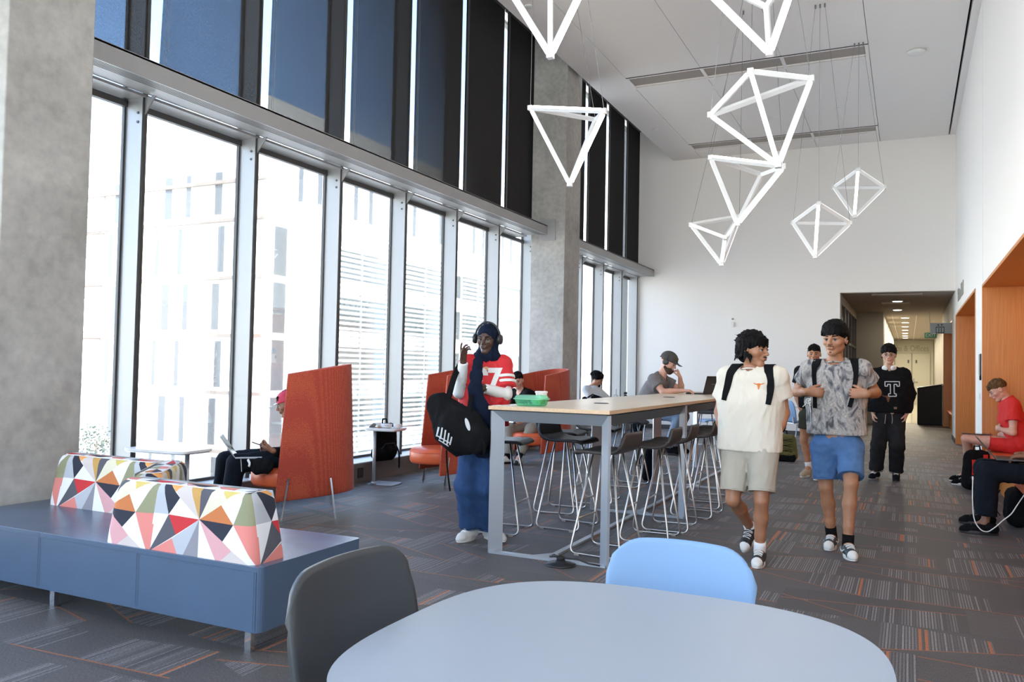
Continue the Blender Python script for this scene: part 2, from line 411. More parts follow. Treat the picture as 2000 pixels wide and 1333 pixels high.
def fillet(path, r, n=5, closed=False):
    P = [V(p) for p in path]; out = []; k = len(P)
    for i in range(k):
        if not closed and i in (0, k-1): out.append(P[i]); continue
        a, b, c = P[i-1], P[i], P[(i+1) % k]; d1 = a-b; d2 = c-b
        q = min(r, np.linalg.norm(d1)*.49, np.linalg.norm(d2)*.49); s_, e_ = b+unit(d1)*q, b+unit(d2)*q
        for j in range(n+1):
            t = j/n; out.append((1-t)**2*s_+2*t*(1-t)*b+t*t*e_)
    return out
def text_mesh(txt, size, depth=.004, bold=0.0):
    cu = bpy.data.curves.new('txt', 'FONT'); cu.body = txt; cu.size = size; cu.extrude = depth; cu.offset = bold; cu.align_x = 'CENTER'; cu.align_y = 'CENTER'
    o = bpy.data.objects.new('txt', cu); COL.objects.link(o)
    me = bpy.data.meshes.new_from_object(o.evaluated_get(bpy.context.evaluated_depsgraph_get()))
    COL.objects.unlink(o); bpy.data.objects.remove(o)
    vs = [tuple(v.co) for v in me.vertices]; fs = [tuple(p.vertices) for p in me.polygons]
    mb = MB(); mb.add(vs, fs); return mb
def frame_m(o, x, y, z):
    return np.array([[x[0], y[0], z[0], o[0]], [x[1], y[1], z[1], o[1]], [x[2], y[2], z[2], o[2]], [0, 0, 0, 1]], float)

# ------------------------------------------------------------------ room shell
YB, XR, XG, XM, ZC, ZT = 19.01, .86, -6.10, -5.89, 6.38, 7.35
Y0 = -6.2
struct('floor', MB().box(-6.35, 2.0, Y0-.2, 26.2, -.15, 0), M['carpet'])
wb = MB(); wb.box(-6.3, -1.35, YB, YB+.2, 0, ZT); wb.box(-1.35, 1.9, YB, YB+.2, 3.14, ZT)
struct('wall_back', wb, M['white_wall'])
# right wall with its three recesses
NB, NS, NH = (4.2, 12.16, 2.53), (13.48, 18.86, 2.60), (20.4, 25.3, 2.58)   # y0, y1, top
wr = MB(); W2 = 1.75
wr.box(XR, W2+.15, Y0, NB[0], 0, ZT)
wr.box(XR, W2+.15, NB[0], NB[1], NB[2]+.04, ZT); wr.box(XR, W2+.15, NB[1]+.03, NS[0]-.05, 0, ZT)
wr.box(XR, W2+.15, NS[0]-.05, NS[1]+.05, NS[2]+.05, ZT); wr.box(XR, W2+.15, NS[1]+.05, NH[0]-.03, 0, ZT)
wr.box(XR, W2+.15, NH[0]-.03, NH[1]+.03, NH[2]+.04, 3.3); wr.box(XR, W2+.15, NH[1]+.03, 26.4, 0, 3.3)
wr.box(W2, W2+.15, NB[0], NB[1]+.03, 0, NB[2]+.04); wr.box(W2, W2+.15, NS[0]-.05, NS[1]+.05, 0, NS[2]+.05); wr.box(W2, W2+.15, NH[0]-.03, NH[1]+.03, 0, NH[2]+.04)
struct('wall_right', wr, M['white_wall'])
for i, (a, b, z) in enumerate((NB, NS, NH)):
    mb = MB(); x0 = XR-.008
    mb.box(x0, W2-.001, b, b+.028, 0, z); mb.box(x0, W2-.001, a-.028, a, 0, z)
    mb.box(x0, W2-.001, a-.028, b+.028, z, z+.035); mb.box(W2-.03, W2-.001, a, b, 0, z)
    o = mb.build('recess_panelling', M['orange_wood']); o['kind'] = 'structure'; o.name = 'trim_%d' % (i+1)
struct('baseboard_right', MB().box(XR-.012, XR, NB[1]+.03, NS[0]-.05, 0, .10).box(XR-.012, XR, NS[1]+.05, NH[0], 0, .10), M['frame_dark'])
struct('baseboard_back', MB().box(-5.85, -1.35, YB-.012, YB, 0, .10), M['frame_dark'])
# behind the camera: an unseen wall, its tall window added to let in fill daylight
sw = MB(); sw.box(-6.3, -6.0, Y0-.15, Y0, 0, ZT); sw.box(1.0, W2+.15, Y0-.15, Y0, 0, ZT); sw.box(-6.0, 1.0, Y0-.15, Y0, 6.2, ZT); sw.box(-6.0, 1.0, Y0-.15, Y0, 0, .2)
for x in (-4.6, -3.2, -1.8, -.4): sw.box(x-.03, x+.03, Y0-.15, Y0, .2, 6.2)
struct('wall_front', sw, M['white_wall'])
struct('window_added', MB().box(-6.0, 1.0, Y0-.09, Y0-.08, .2, 6.2), M['glass'])
# ceiling: dropped slab with joints, upper deck over the window slot
cl = MB()
xs = [-5.07, -4.39, -3.11, -1.84, -.57, .725]
D1, D2 = (13.30, 13.84), (17.77, 18.28)
def slab(x0, x1, y0, y1): cl.box(x0+.004, x1-.004, y0, y1, ZC, ZC+.12)
for i in range(5):
    if 1 <= i <= 3:
        y = Y0
        for a, b in (D1, D2): slab(xs[i], xs[i+1], y, a); y = b
        slab(xs[i], xs[i+1], y, YB)
    else: slab(xs[i], xs[i+1], Y0, YB)
cl.box(.755, XR, Y0, YB, ZC, ZC+.12)
cl.box(-5.07, -5.05, Y0, YB, ZC+.12, ZT-.1)
cl.box(-5.05, XR, Y0, YB, ZC+.3, ZC+.34, 1)
cl.box(-6.35, W2+.15, Y0-.2, YB+.2, ZT-.1, ZT)
struct('ceiling', cl, [M['ceiling'], M['dark_gap']])
for (a, b) in (D1, D2):
    t = E('linear_diffuser', (-2.48, (a+b)/2, ZC+.06), 'long grey slot air diffuser in the ceiling, ' + ('the nearer and wider-looking of the two' if a < 15 else 'the farther one close to the back wall'), 'air vent', 'ceiling air diffusers')
    fr = MB(); fr.box(-4.39, -.57, a, a+.045, ZC-.006, ZC+.06); fr.box(-4.39, -.57, b-.10, b-.075, ZC-.006, ZC+.05); fr.box(-4.39, -.57, b-.03, b, ZC-.006, ZC+.06)
    for x in (-4.39, -3.11, -1.84, -.60): fr.box(x-.02, x+.03, a, b, ZC-.008, ZC+.06)
    fr.build('frame', M['ceiling'], t, True)
    g = MB(); g.box(-4.36, -.6, a+.045, b-.10, ZC+.012, ZC+.016); g.box(-4.36, -.6, b-.075, b-.03, ZC+.035, ZC+.04)
    g.build('baffle', M['diff_grey'], t, True)
    MB().box(-4.39, -.57, a-.022, a-.002, ZC-.007, ZC+.10).build('slot', M['dark_gap'], t, True)
def disc(name, x, y, r, h, lab, cat, mt, z=ZC, prof=None):
    o = MB().lathe(prof or [(r*.9, -h), (r, -h*.5), (r, 0)], (0, 0, 0), 24).build(name, mt, smooth=True); o.location = (x, y, z); return tag(o, lab, cat)
t = E('smoke_detector', (.09, 13.85, ZC), 'round white smoke detector on the ceiling near the right wall', 'smoke detector')
MB().lathe([(.085, -.055), (.12, -.045), (.13, -.02)], n=32).build('sensor_head', M['smoke'], t, smooth=True)
MB().lathe([(.10, -.02), (.10, 0)], n=32).build('base', M['smoke'], t, smooth=True)
for x, y, lab in ((-1.22, 16.35, 'small flat sprinkler cover right of the big pendant'), (-2.48, 16.45, 'flat round sprinkler cover behind the big pendant'),
                  (-4.755, 10.08, 'flat round sprinkler cover on the ceiling strip above the nearer column'), (-4.75, 16.37, 'flat round sprinkler cover on the ceiling strip by the far windows')):
    disc('sprinkler_cover', x, y, .06 if x != -2.48 else .10, .012, lab, 'sprinkler', M['smoke'])

# ------------------------------------------------------------------ corridor beyond the opening
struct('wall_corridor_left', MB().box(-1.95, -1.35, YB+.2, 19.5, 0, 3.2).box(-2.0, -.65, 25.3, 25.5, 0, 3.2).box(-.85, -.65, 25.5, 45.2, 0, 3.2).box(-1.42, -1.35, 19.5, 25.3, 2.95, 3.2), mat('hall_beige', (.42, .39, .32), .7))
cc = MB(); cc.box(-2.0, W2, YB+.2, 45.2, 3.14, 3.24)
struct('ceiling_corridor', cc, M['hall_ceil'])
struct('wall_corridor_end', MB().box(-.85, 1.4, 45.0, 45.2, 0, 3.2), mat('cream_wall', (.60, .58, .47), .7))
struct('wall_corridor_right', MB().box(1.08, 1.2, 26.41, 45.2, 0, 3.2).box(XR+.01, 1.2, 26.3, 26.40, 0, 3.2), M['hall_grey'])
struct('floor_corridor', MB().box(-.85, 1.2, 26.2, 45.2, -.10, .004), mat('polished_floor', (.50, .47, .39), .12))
g = MB()
gy_ = [19.5, 20.7, 21.9, 23.1, 24.3, 25.3]
for y in gy_: g.box(-1.42, -1.35, y-.05, y+.05, 0, 2.95)
g.box(-1.42, -1.35, 19.5, 25.3, 0, .1); g.box(-1.42, -1.35, 19.5, 25.3, 2.1, 2.17)
fw = struct('window_corridor', g, M['base_grey'])
MB().box(-1.39, -1.38, 19.5, 25.3, .1, 2.95).build('pane', M['hall_glass'], fw)
struct('wall_corridor_back', MB().box(-2.0, -1.95, 19.5, 25.3, 0, 3.2), M['hall_grey'])
for nm, x0, x1 in (('door_1', .16, .94), ('door_2', -.62, .11)):
    dr = struct(nm, MB().box(x0, x1, 44.94, 45.0, 0, 2.47), M['beige_door'], bevel=.006)
    if nm == 'door_1':
        MB().box(.19, .25, 44.93, 44.94, .98, 1.25).build('plate', M['grey_paint'], dr)
        MB().tube([(.22, 44.88, 1.08), (.40, 44.88, 1.08)], .018).build('handle', M['chrome'], dr)
    else: MB().box(.11, .16, 44.92, 45.0, 0, 2.5).build('jamb_strip', M['letters'], dr)
for k in (-.02, .33):
    tag(MB().box(k-.04, k+.04, 44.92, 44.94, 2.0, 2.16).build('door_notice', M['letters_dark']), 'tiny dark notice on the cream corridor door, ' + ('left' if k < .1 else 'right') + ' leaf', 'notice')
tx = text_mesh('Labs & Offices', .40)
lo = tx.build('wall_lettering', mat('letters_tan', (.36, .34, .26), .6)); lo.rotation_euler = (PI/2, 0, 0); lo.location = (.02, 44.985, 2.72)
lo.scale = (.74, 1, 1)
tag(lo, 'grey letters reading Labs & Offices above the corridor doors', 'sign lettering')
k = 0; M['clens'] = emat('corridor_lens', (1, .92, .78), 6)
for x, y in ((-.25, 21.4), (-.28, 24.2), (-.11, 27.6), (-.11, 30.0), (-.12, 32.5), (-.13, 35.0), (-.14, 37.5), (-.15, 39.9), (-.15, 42.1)):
    k += 1
    t = E('corridor_downlight', (x, y, 3.14), 'small glowing downlight in the corridor ceiling, %s one from the opening' % ['first', 'second', 'third', 'fourth', 'fifth', 'sixth', 'seventh', 'eighth', 'ninth'][k-1], 'ceiling light', 'corridor downlights')
    MB().lathe([(.13, -.012), (.13, 0)], n=20).build('trim_ring', M['smoke'], t)
    MB().lathe([(.10, -.020), (.10, -.010)], n=20).build('lens', M['clens'], t)
    area('corridor_glow', (x, y, 3.11), (0, 0, -1), .2, .2, 5 if k < 3 else 60, (1, .88, .66))
for x, y, w in ((-.24, 19.6, 1.0), (-.29, 21.85, .62)):
    tag(MB().box(x-w/2, x+w/2, y-.10, y+.10, 3.118, 3.14).build('corridor_vent', M['diff_grey']), 'flat grey slot vent on the corridor ceiling, ' + ('the first at the opening' if w > .7 else 'the shorter one farther in'), 'air vent')
for x in (-.45, .20): tag(MB().box(x-.008, x+.008, 26.4, 44.9, 3.13, 3.14).build('trim', M['smoke']), None, None, kind='structure')
# exit sign and hanging lift sign
t = E('exit_sign', (.55, 24.3, 2.47), 'green EXIT sign hanging from the corridor ceiling behind the lift sign', 'sign')
MB().box(.37, .66, 24.3, 24.33, 2.38, 2.52).build('panel', M['green_sign'], t, True)
ex = text_mesh('EXIT', .12).xf(frame_m((.515, 24.295, 2.45), (1, 0, 0), (0, 0, 1), (0, -1, 0))); ex.build('letters', M['white_gloss'], t, True)
MB().bar((.515, 24.31, 2.52), (.48, 24.31, 3.14), .015, .015).build('hanger', M['grey_paint'], t, True)
t = E('lift_sign', (.6, 20.6, 2.6), 'square grey projecting sign with a lift pictogram high in the corridor', 'sign')
a1, a2 = at(1817, 633, 20.6), at(1842, 652, 20.6)
MB().box(a1[0], XR, 20.6, 20.62, a2[2], a1[2]+.02).build('panel', M['sign_grey'], t, True)
sg = MB(); cx_, cz_ = (a1[0]+XR)/2-.02, (a1[2]+a2[2])/2
w_ = .085
for (x0, x1, z0, z1) in ((-w_, w_, -.10, -.085), (-w_, w_, .03, .045), (-w_, -w_+.012, -.10, .045), (w_-.012, w_, -.10, .045), (-.03, -.018, -.08, .02), (.018, .03, -.08, .02)):
    sg.box(cx_+x0, cx_+x1, 20.592, 20.60, cz_+z0, cz_+z1)
for sx2, up in ((-.035, 1), (.035, -1)):
    zz = cz_+.085
    sg.add([(cx_+sx2-.025, 20.592, zz-up*.015), (cx_+sx2+.025, 20.592, zz-up*.015), (cx_+sx2, 20.592, zz+up*.02)], [(0, 1, 2) if up > 0 else (2, 1, 0)])
sg.build('pictogram', M['black_matte'], t, True)
# black bin / podium at the end of the corridor
t = E('waste_station', (.55, 25.9, 0), 'tall black cabinet with a sloping top standing at the end of the corridor', 'cabinet')
bm_ = MB(); bm_.hexa([(.22, 25.6, 0), (.84, 25.6, 0), (.84, 26.2, 0), (.22, 26.2, 0), (.22, 25.6, 1.02), (.84, 25.6, 1.13), (.84, 26.2, 1.13), (.22, 26.2, 1.02)])
bm_.build('body', M['black_matte'], t, True, bevel=.03, seg=3)
MB().bar((.20, 25.9, 1.03), (.855, 25.9, 1.145), .64, .02, up=(0, 0, 1)).build('top', M['black_plastic'], t, True)
# lettering over the narrow recess
tx = text_mesh('Vista Hall', .36, .006, .002).xf(frame_m((0, 0, 0), (0, -1, 0), (0, 0, 1), (-1, 0, 0)))
p0, p1 = at(1870, 595, 1), at(1884, 570, 1)
ya, yb_ = XR/(p0[0]), XR/(p1[0])
lo = tx.build('wall_lettering', M['letters']); lo.location = (XR-.006, (ya+yb_)/2, 2.93)
lo.scale = (1, (ya-yb_)/1.75, 1)
tag(lo, 'grey raised letters on the white wall above the narrow orange recess', 'sign lettering')
# plate sign, switch, small thermostat
ys = XR/at(1915, 730, 1)[0]
t = E('wall_sign', (XR, ys, 1.5), 'narrow grey room sign with a dark lower square on the white pier', 'sign')
z1, z2, z3 = at(1915, 692, ys)[2], at(1915, 733, ys)[2], at(1915, 743, ys)[2]
MB().box(XR-.012, XR-.001, ys-.10, ys+.14, z2, z1).build('plate', M['letters'], t, True)
MB().box(XR-.014, XR-.001, ys-.16, ys-.11, z3, z1).build('edge_strip', M['black_matte'], t, True)
MB().box(XR-.014, XR-.001, ys-.16, ys+.06, z3, z2-.005).build('lower_square', M['letters_dark'], t, True)
za, zb = at(1911, 768, ys)[2], at(1911, 783, ys)[2]
t = E('light_switch', (XR, ys+.05, za), 'white light switch plate on the pier below the narrow sign', 'switch')
MB().box(XR-.008, XR-.001, ys+.0, ys+.10, zb, za).build('plate', M['white_gloss'], t, True)
MB().box(XR-.012, XR-.008, ys+.03, ys+.07, zb+.03, za-.03).build('rocker', M['smoke'], t, True)
ysw = 19.9
for z, lab in ((1.30, 'white switch plate on the narrow white pier beside the corridor'), (.40, 'white outlet plate low on the narrow white pier beside the corridor')):
    t = E('wall_plate', (XR, ysw, z), lab, 'wall plate')
    MB().box(XR-.008, XR-.001, ysw-.05, ysw+.05, z-.08, z+.08).build('plate', M['white_gloss'], t, True)
    MB().box(XR-.011, XR-.008, ysw-.02, ysw+.02, z-.03, z+.03).build('insert', M['smoke'], t, True)
pt = at(1431, 632, YB)
t = E('wall_sensor', pt, 'small white box sensor on the big white back wall', 'sensor')
MB().box(pt[0]-.035, pt[0]+.035, YB-.03, YB-.001, pt[2]-.09, pt[2]+.03).build('case', M['smoke'], t, True, bevel=.006)
MB().box(pt[0]-.02, pt[0]+.02, YB-.02, YB-.001, pt[2]+.08, pt[2]+.12).build('button', M['diff_grey'], t, True)

# ------------------------------------------------------------------ window wall
MY = [-4.63, -3.28, -1.94, -.59, .76, 2.10, 3.45, 4.805, 6.143, 7.50, 8.853, 10.184, 11.54, 12.875, 13.98, 15.226, 16.495, 17.734, 18.915]
MW = .055
ZL0, ZL1, XL = 3.625, 3.785, -5.495
bs = MB(); bs.box(-6.25, -5.75, Y0, YB, 0, .205); bs.box(-5.752, -5.735, Y0, YB, .165, .215)
struct('wall_left', bs.box(-6.25, -6.16, Y0, YB, ZT-.15, ZT).box(-6.3, -6.16, YB-.02, YB+.1, 0, ZT), M['base_grey'])
struct('sill_1', MB().box(-6.14, -5.752, Y0, YB, .205, .222), M['sill']).name = 'trim_4'
# outlet cut in the base
ob = MB().box(-5.752, -5.742, 7.79, 7.89, .05, .16); tag(ob.build('floor_outlet', M['black_plastic']), 'black outlet in the window base behind the metal side table', 'outlet')
n = 0
for i in range(len(MY)-1):
    y0, y1 = MY[i]+MW, MY[i+1]
    n += 1
    fr = MB()
    # near mullion of this bay, glazing beads, head and sill rails
    fr.box(XG, XM, MY[i], MY[i]+MW, .222, ZT-.1); fr.box(XM, XM+.006, MY[i]+.006, MY[i]+.026, .222, ZT-.1, 1); fr.box(XM, XM+.006, MY[i]+.032, MY[i]+.05, .222, ZT-.1, 1)
    fr.box(XG-.02, XG+.012, MY[i]-.018, MY[i]+MW+.018, .222, ZT-.1, 1)
    fr.box(XG-.02, XG+.03, y0, y1, ZL0-.075, ZL0-.02, 1); fr.box(XG-.02, XG+.02, y0, y1, .222, .25, 1); fr.box(XG-.02, XG+.03, y0, y1, ZL1, ZL1+.04, 1)
    w = struct('window_%d' % n, fr, [M['grey_paint'], M['frame_dark']])
    MB().box(XG-.008, XG, y0, y1, .25, ZT-.15).build('pane', M['glass'], w)
    if MY[i] > 3:
        b = MB()
        for z in (ZL0-.14, ZL0-.22): b.tube([(XM-.05, MY[i]-.006, z), (XM-.05, MY[i], z)], .012, 10)
        b.build('bolt', M['bolt'], w)
        MB().add([(XM, MY[i]+.02, ZL0-.16), (XM, MY[i]+.02, ZL0-.01), (XM+.13, MY[i]+.02, ZL0-.01), (XM, MY[i]+.032, ZL0-.16), (XM, MY[i]+.032, ZL0-.01), (XM+.13, MY[i]+.032, ZL0-.01)],
                 [(0, 1, 2), (5, 4, 3), (0, 3, 4, 1), (1, 4, 5, 2), (2, 5, 3, 0)]).build('bracket', M['grey_paint'], w)
last = MB().box(XG, XM, MY[-1], MY[-1]+MW, .222, ZT-.1).box(XM, XM+.006, MY[-1]+.006, MY[-1]+.05, .222, ZT-.1, 1)
struct('trim_5', last, [M['grey_paint'], M['frame_dark']])
# transom ledges
for a, b, nm in ((Y0, 3.19, 'trim_6'), (3.82, 12.57, 'trim_7'), (13.27, YB, 'trim_8')):
    l = MB(); l.box(XL-.02, XL, a, b, ZL0, ZL1); l.box(XG, XL, a, b, ZL1-.02, ZL1-.005)
    l.box(-5.86, XL-.02, a, b, ZL0+.012, ZL0+.03); l.box(XG, -5.875, a, b, ZL0-.012, ZL0+.012)
    for k in range(6): l.box(XL-.05-.022*k, XL-.04-.022*k, a, b, ZL0+.004, ZL0+.012)
    struct(nm, l, M['grey_paint'])
tag(MB().box(-5.60, -5.35, 12.565, 12.578, ZL0-.10, ZL1+.10).build('anchor_plate', M['grey_paint']), 'square steel anchor plate on the concrete column at the end of the ledge', 'plate')
# roller shades
skew = {7: (.035, .012), 8: (.02, -.03)}
k = 0
for i in range(5, len(MY)-1):
    if 12.0 < MY[i] < 13.5: continue
    y0, y1 = MY[i]+MW+.085, MY[i+1]+.012
    if MY[i] > 13.5: y0 += .03
    s_ = skew.get(i, (0, 0)); k += 1
    if y1 < 3.9 or (MY[i] < 4.4 and y1 < 4.9): pass
    where = {6: 'leftmost shade beside the near concrete column', 7: 'second shade from the left, hanging slightly askew', 8: 'third shade from the left', 9: 'fourth shade from the left', 10: 'fifth shade from the left',
             11: 'last full shade before the far concrete column', 14: 'first shade beyond the far column', 15: 'second shade beyond the far column', 16: 'third shade beyond the far column', 17: 'last shade beside the white back wall', 5: 'shade behind the near concrete column', 12: 'shade at the far column', 13: 'shade hidden behind the far column'}[i]
    t = E('roller_shade', (XM-.03, (y0+y1)/2, ZL1), 'dark mesh roller shade above the ledge, '+where, 'roller shade', 'roller shades over the upper windows')
    x = XM+.014
    f = MB(); f.add([(x, y0, ZL1+.02), (x, y1+s_[1], ZL1+.02), (x, y1, 7.15), (x, y0+s_[0]*3, 7.15)], [(0, 1, 2, 3)])
    f.build('fabric', M['shade'], t, True)
    MB().tube([(x, y0-.02, 7.17), (x, y1, 7.17)], .04, 12).build('roller', M['frame_dark'], t, True)
    MB().box(x-.008, x+.008, y0, y1+s_[1], ZL1+.012, ZL1+.03).build('bottom_bar', M['frame_dark'], t, True)
    c = MB()
    for q in (.045, .075): c.tube([(x+.012, y0+q, ZL1+.02), (x+.012, y0+q, 7.15)], .0022, 4)
    c.build('guide_cable', M['wire'], t, True)
# concrete columns
struct('column_1', MB().box(-6.05, -5.178, 3.20, 3.81, 0, ZT-.1), M['concrete'], bevel=.008).name = 'trim_9'
struct('column_2', MB().box(-5.80, -5.178, 12.58, 13.26, 0, ZT-.1), M['concrete'], bevel=.008).name = 'trim_10'

# ------------------------------------------------------------------ outside
def sc(v, f=1.5, o=0): return v*f
YF = 42.0; XC = -39.4
def zf(z): return 1.36+(z-1.36)*1.5
struct('ground', MB().box(-160, -12, -60, 160, -8.2, -8.0), M['ground'])
t = E('white_building', (XC-10, YF, -8), 'white office building with staggered slit windows seen through the left windows', 'building')
MB().box(-80, XC, YF, YF+.19, -8, zf(12.44)).build('wall', M['building'], t, True)
ld = MB()
for z in (9.75, 7.95, 5.27, 2.60, -.02, -2.72): ld.box(-80, XC+.3, YF-.25, YF, zf(z)-.12, zf(z)+.12)
ld.build('ledge', M['building_line'], t, True)
lv = [(8.05, 9.55), (5.35, 7.75), (2.75, 5.1), (.10, 2.45), (-2.55, -.2), (-5.2, -2.9)]
rows = [[(-36.02, -35.8), (-32.5, -32.05), (-31.09, -30.79), (-29.23, -28.78)], [(-36.37, -36.14), (-33.04, -32.83), (-31.52, -31.28), (-28.96, -28.55), (-27.98, -27.79)]]
for r in range(6):
    z0, z1 = [(8.15, 10.35), (5.45, 7.8), (2.78, 5.12), (.12, 2.45), (-2.55, -.2), (-5.2, -2.9)][r]
    for a, b in rows[r % 2]:
        wn = MB().box(a*1.5, b*1.5, YF-.02, YF+.01, zf(z0)+.15, zf(z1)-.15).build('window', M['slit'], t, True)
for r in (4, 5):
    z0, z1 = [(8.15, 10.35), (5.45, 7.8), (2.78, 5.12), (.12, 2.45), (-2.55, -.2), (-5.2, -2.9)][r]
    MB().box(-39.6*1.5, -37.0*1.5, YF-.02, YF+.01, zf(z0)+.15, zf(z0)+(2.4 if r == 4 else 3.0)).build('window', M['bglass'], t, True)
pn = MB()
for r in range(4):
    z0, z1 = [(8.15, 10.35), (5.45, 7.8), (2.78, 5.12), (.12, 2.45)][r]
    for q in range(1, 4): pn.box(-62, -55.2, YF-.04, YF, zf(z0+(z1-z0)*q/4)-.03, zf(z0+(z1-z0)*q/4)+.03)
    pn.box(-55.25, -55.15, YF-.04, YF, zf(z0), zf(z1)); pn.box(-62, -55.2, YF-.05, YF, zf(z0)-.04, zf(z0)+.06); pn.box(-62, -55.2, YF-.05, YF, zf(z1)-.06, zf(z1)+.04)
pn.build('panel_joint', M['building_line'], t, True)
t = E('louvred_building', (XC, YF+14, -8), 'long building wing with horizontal white sunshade louvers beyond the middle windows', 'building')
MB().box(-70, XC, YF+.2, 120, -8, zf(13.6)).build('wall', M['building'], t, True)
up = MB()
for y in (45.5, 47.6, 52, 54, 58.5, 60.5, 65, 67, 71.5, 73.5, 78, 80): up.box(XC, XC+.05, y, y+.45, zf(9.0), zf(11.2))
up.build('window', M['slit'], t, True)
MB().box(XC, XC+1.6, YF+2.6, YF+4.6, -8, zf(8.95)).build('tile_tower', M['brick_grey'], t, True)
side = MB()
for r in range(5):
    z0, z1 = [(5.45, 7.7), (2.78, 5.1), (.12, 2.45), (-2.55, -.2), (-5.2, -2.9)][r]
    side.box(XC, XC+.06, YF+1.2, YF+2.4, zf(z0), zf(z1))
side.build('side_window', M['slit'], t, True)
gl = MB()
for y0 in (47.3, 57.0, 66.5, 76.0):
    gl.box(XC, XC+.05, y0+.1, y0+9.2, -6, zf(7.6))
gl.build('curtain_wall', M['bglass'], t, True)
band = MB()
for r in range(6):
    z = [7.7, 5.4, 2.75, .15, -2.5, -5.2][r]
    band.box(XC, XC+.5, YF+5.0, 90, zf(z)-.75, zf(z)+.55)
band.build('spandrel', M['building'], t, True)
for (a, b) in ((48.2, 55.2), (57.5, 64.5), (67.5, 74.0)):
    lo = MB(); z = -6.0
    while z < zf(8.3): lo.box(XC+1.1, XC+1.5, a, b, z, z+.17); z += .40
    lo.build('louver_bank', M['louver'], t, True)
    ps = MB()
    for y in (a, (a+b)/2, b-.1): ps.box(XC+1.0, XC+1.15, y, y+.12, -8, zf(8.4))
    ps.build('louver_post', M['brick_grey'], t, True)
# trees low outside on the left
for (px, h_, r_, ty) in ((160, 2.6, .7, 32), (187, 3.8, 1.1, 35.5), (173, 2.0, .55, 30)):
    p = at(px, 850, ty)
    t = E('outdoor_tree', (p[0], ty, -8), 'leafy tree low outside the leftmost window, ' + {2.6: 'shorter left one', 3.8: 'taller right one', 2.0: 'low middle one'}[h_], 'tree', 'trees outside the window')
    mb = MB(); top = -6.6+h_
    for q in range(260):
        a = RNG.normal(size=3); a /= np.linalg.norm(a); c = V(p[0], ty, top-r_)+a*r_*RNG.uniform(.4, 1)*V(1, 1, 1.2); s_ = RNG.uniform(.08, .16)
        u = unit(RNG.normal(size=3)); w = unit(np.cross(u, RNG.normal(size=3)))
        mb.add([c-u*s_, c+w*s_*.5, c+u*s_, c-w*s_*.5], [(0, 1, 2, 3)])
    mb.build('foliage', M['leaf'], t, True)
    MB().tube([(p[0], ty, -8), (p[0]+.1, ty, top-r_)], [.12, .06]).build('trunk', M['bark'], t, True)

# ------------------------------------------------------------------ lamps of the room and added recess fill
def lamp_frame(name, pts, edges, lit, lab, hang, side=.045, grp='glowing geometric pendant lamps'):
    c = np.mean([V(p) for p in pts], axis=0); side *= .80
    t = E('pendant_lamp', c, lab, 'pendant lamp', grp)
    for (i, j) in edges:
        a, b = V(pts[i]), V(pts[j]); d = unit(b-a); a2, b2 = a+d*.02, b-d*.02
        out = unit((a+b)/2-c); up = unit(out-d*out.dot(d))
        o = MB().bar(a2, b2, side, side, up=up).build('tube_bar', M['lamp_white'], t, True)
        # the light strip sits in the outer face of the bar
        u = up*side/2
        MB().bar(a2+d*.015+u, b2-d*.015+u, side*.78, .006, up=up).build('light_strip', M['led'] if (i, j) in lit else M['led_soft'], o, True)
    for p in pts: p = V(p); h = side*.62; MB().box(p[0]-h, p[0]+h, p[1]-h, p[1]+h, p[2]-h, p[2]+h).build('corner_joint', M['lamp_white'], t, True)
    w = MB()
    for i, (cx, cyy) in hang: w.tube([pts[i], (cx, cyy, ZC)], .0028, 5)
    w.build('suspension_wire', M['wire'], t, True)
    cn = MB()
    for i, (cx, cyy) in hang: cn.lathe([(.012, -.05), (.012, 0)], (cx, cyy, ZC), 8)
    cn.build('ceiling_anchor', M['wire'], t, True)
    return t
M['led_soft'] = emat('led_diffuser_soft', (1, .985, .96), 1.1)
def L4(y, P): return [at(px, py, y+dy) for px, py, dy in P]
ALL = [(0, 1), (0, 2), (0, 3), (1, 2), (1, 3), (2, 3)]
# A: hanging in front of the far column
P_ = L4(7.2, [(1036, 211, 0), (1180, 217, -.1), (1163, 234, .55), (1113, 360, .1)])
lamp_frame('A', P_, ALL, {(0, 1), (1, 3)}, 'pendant lamp of white bars hanging in front of the concrete column', [(0, (P_[0][0]+.1, P_[0][1]-.2)), (1, (P_[1][0]-.25, P_[1][1]-.6)), (2, (P_[2][0]-.3, P_[2][1]-.5))])
# B: cut by the top edge, above A
P_ = L4(5.6, [(952, -90, 0), (1180, -110, .1), (1075, -95, .5), (1075, 108, .1)])
lamp_frame('B', P_, ALL, {(1, 3)}, 'pendant lamp cut off by the top edge above the concrete column', [(0, (P_[0][0], P_[0][1])), (1, (P_[1][0], P_[1][1]))], side=.05)
# C: upper right cut by the top edge
P_ = L4(6.2, [(1340, -60, 0), (1580, -120, .2), (1497, 14, .5), (1503, 103, 0)])
lamp_frame('C', P_, ALL, {(0, 3), (1, 3)}, 'pendant lamp cut off by the top edge right of centre', [(0, (P_[0][0], P_[0][1])), (1, (P_[1][0], P_[1][1]))], side=.05)
# D: the big one
P_ = L4(7.6, [(1466, 140, 0), (1584, 154, .2), (1388, 225, .25), (1520, 322, 0)])
lamp_frame('D', P_, [(0, 1), (0, 2), (0, 3), (1, 2), (1, 3), (2, 3)], {(0, 3)}, 'biggest pendant lamp, a kite of white bars in the upper right', [(0, (P_[0][0]+.05, P_[0][1]-.1)), (1, (P_[1][0]-.35, P_[1][1]-.3)), (2, (P_[2][0]+.3, P_[2][1]-.2))], side=.055)
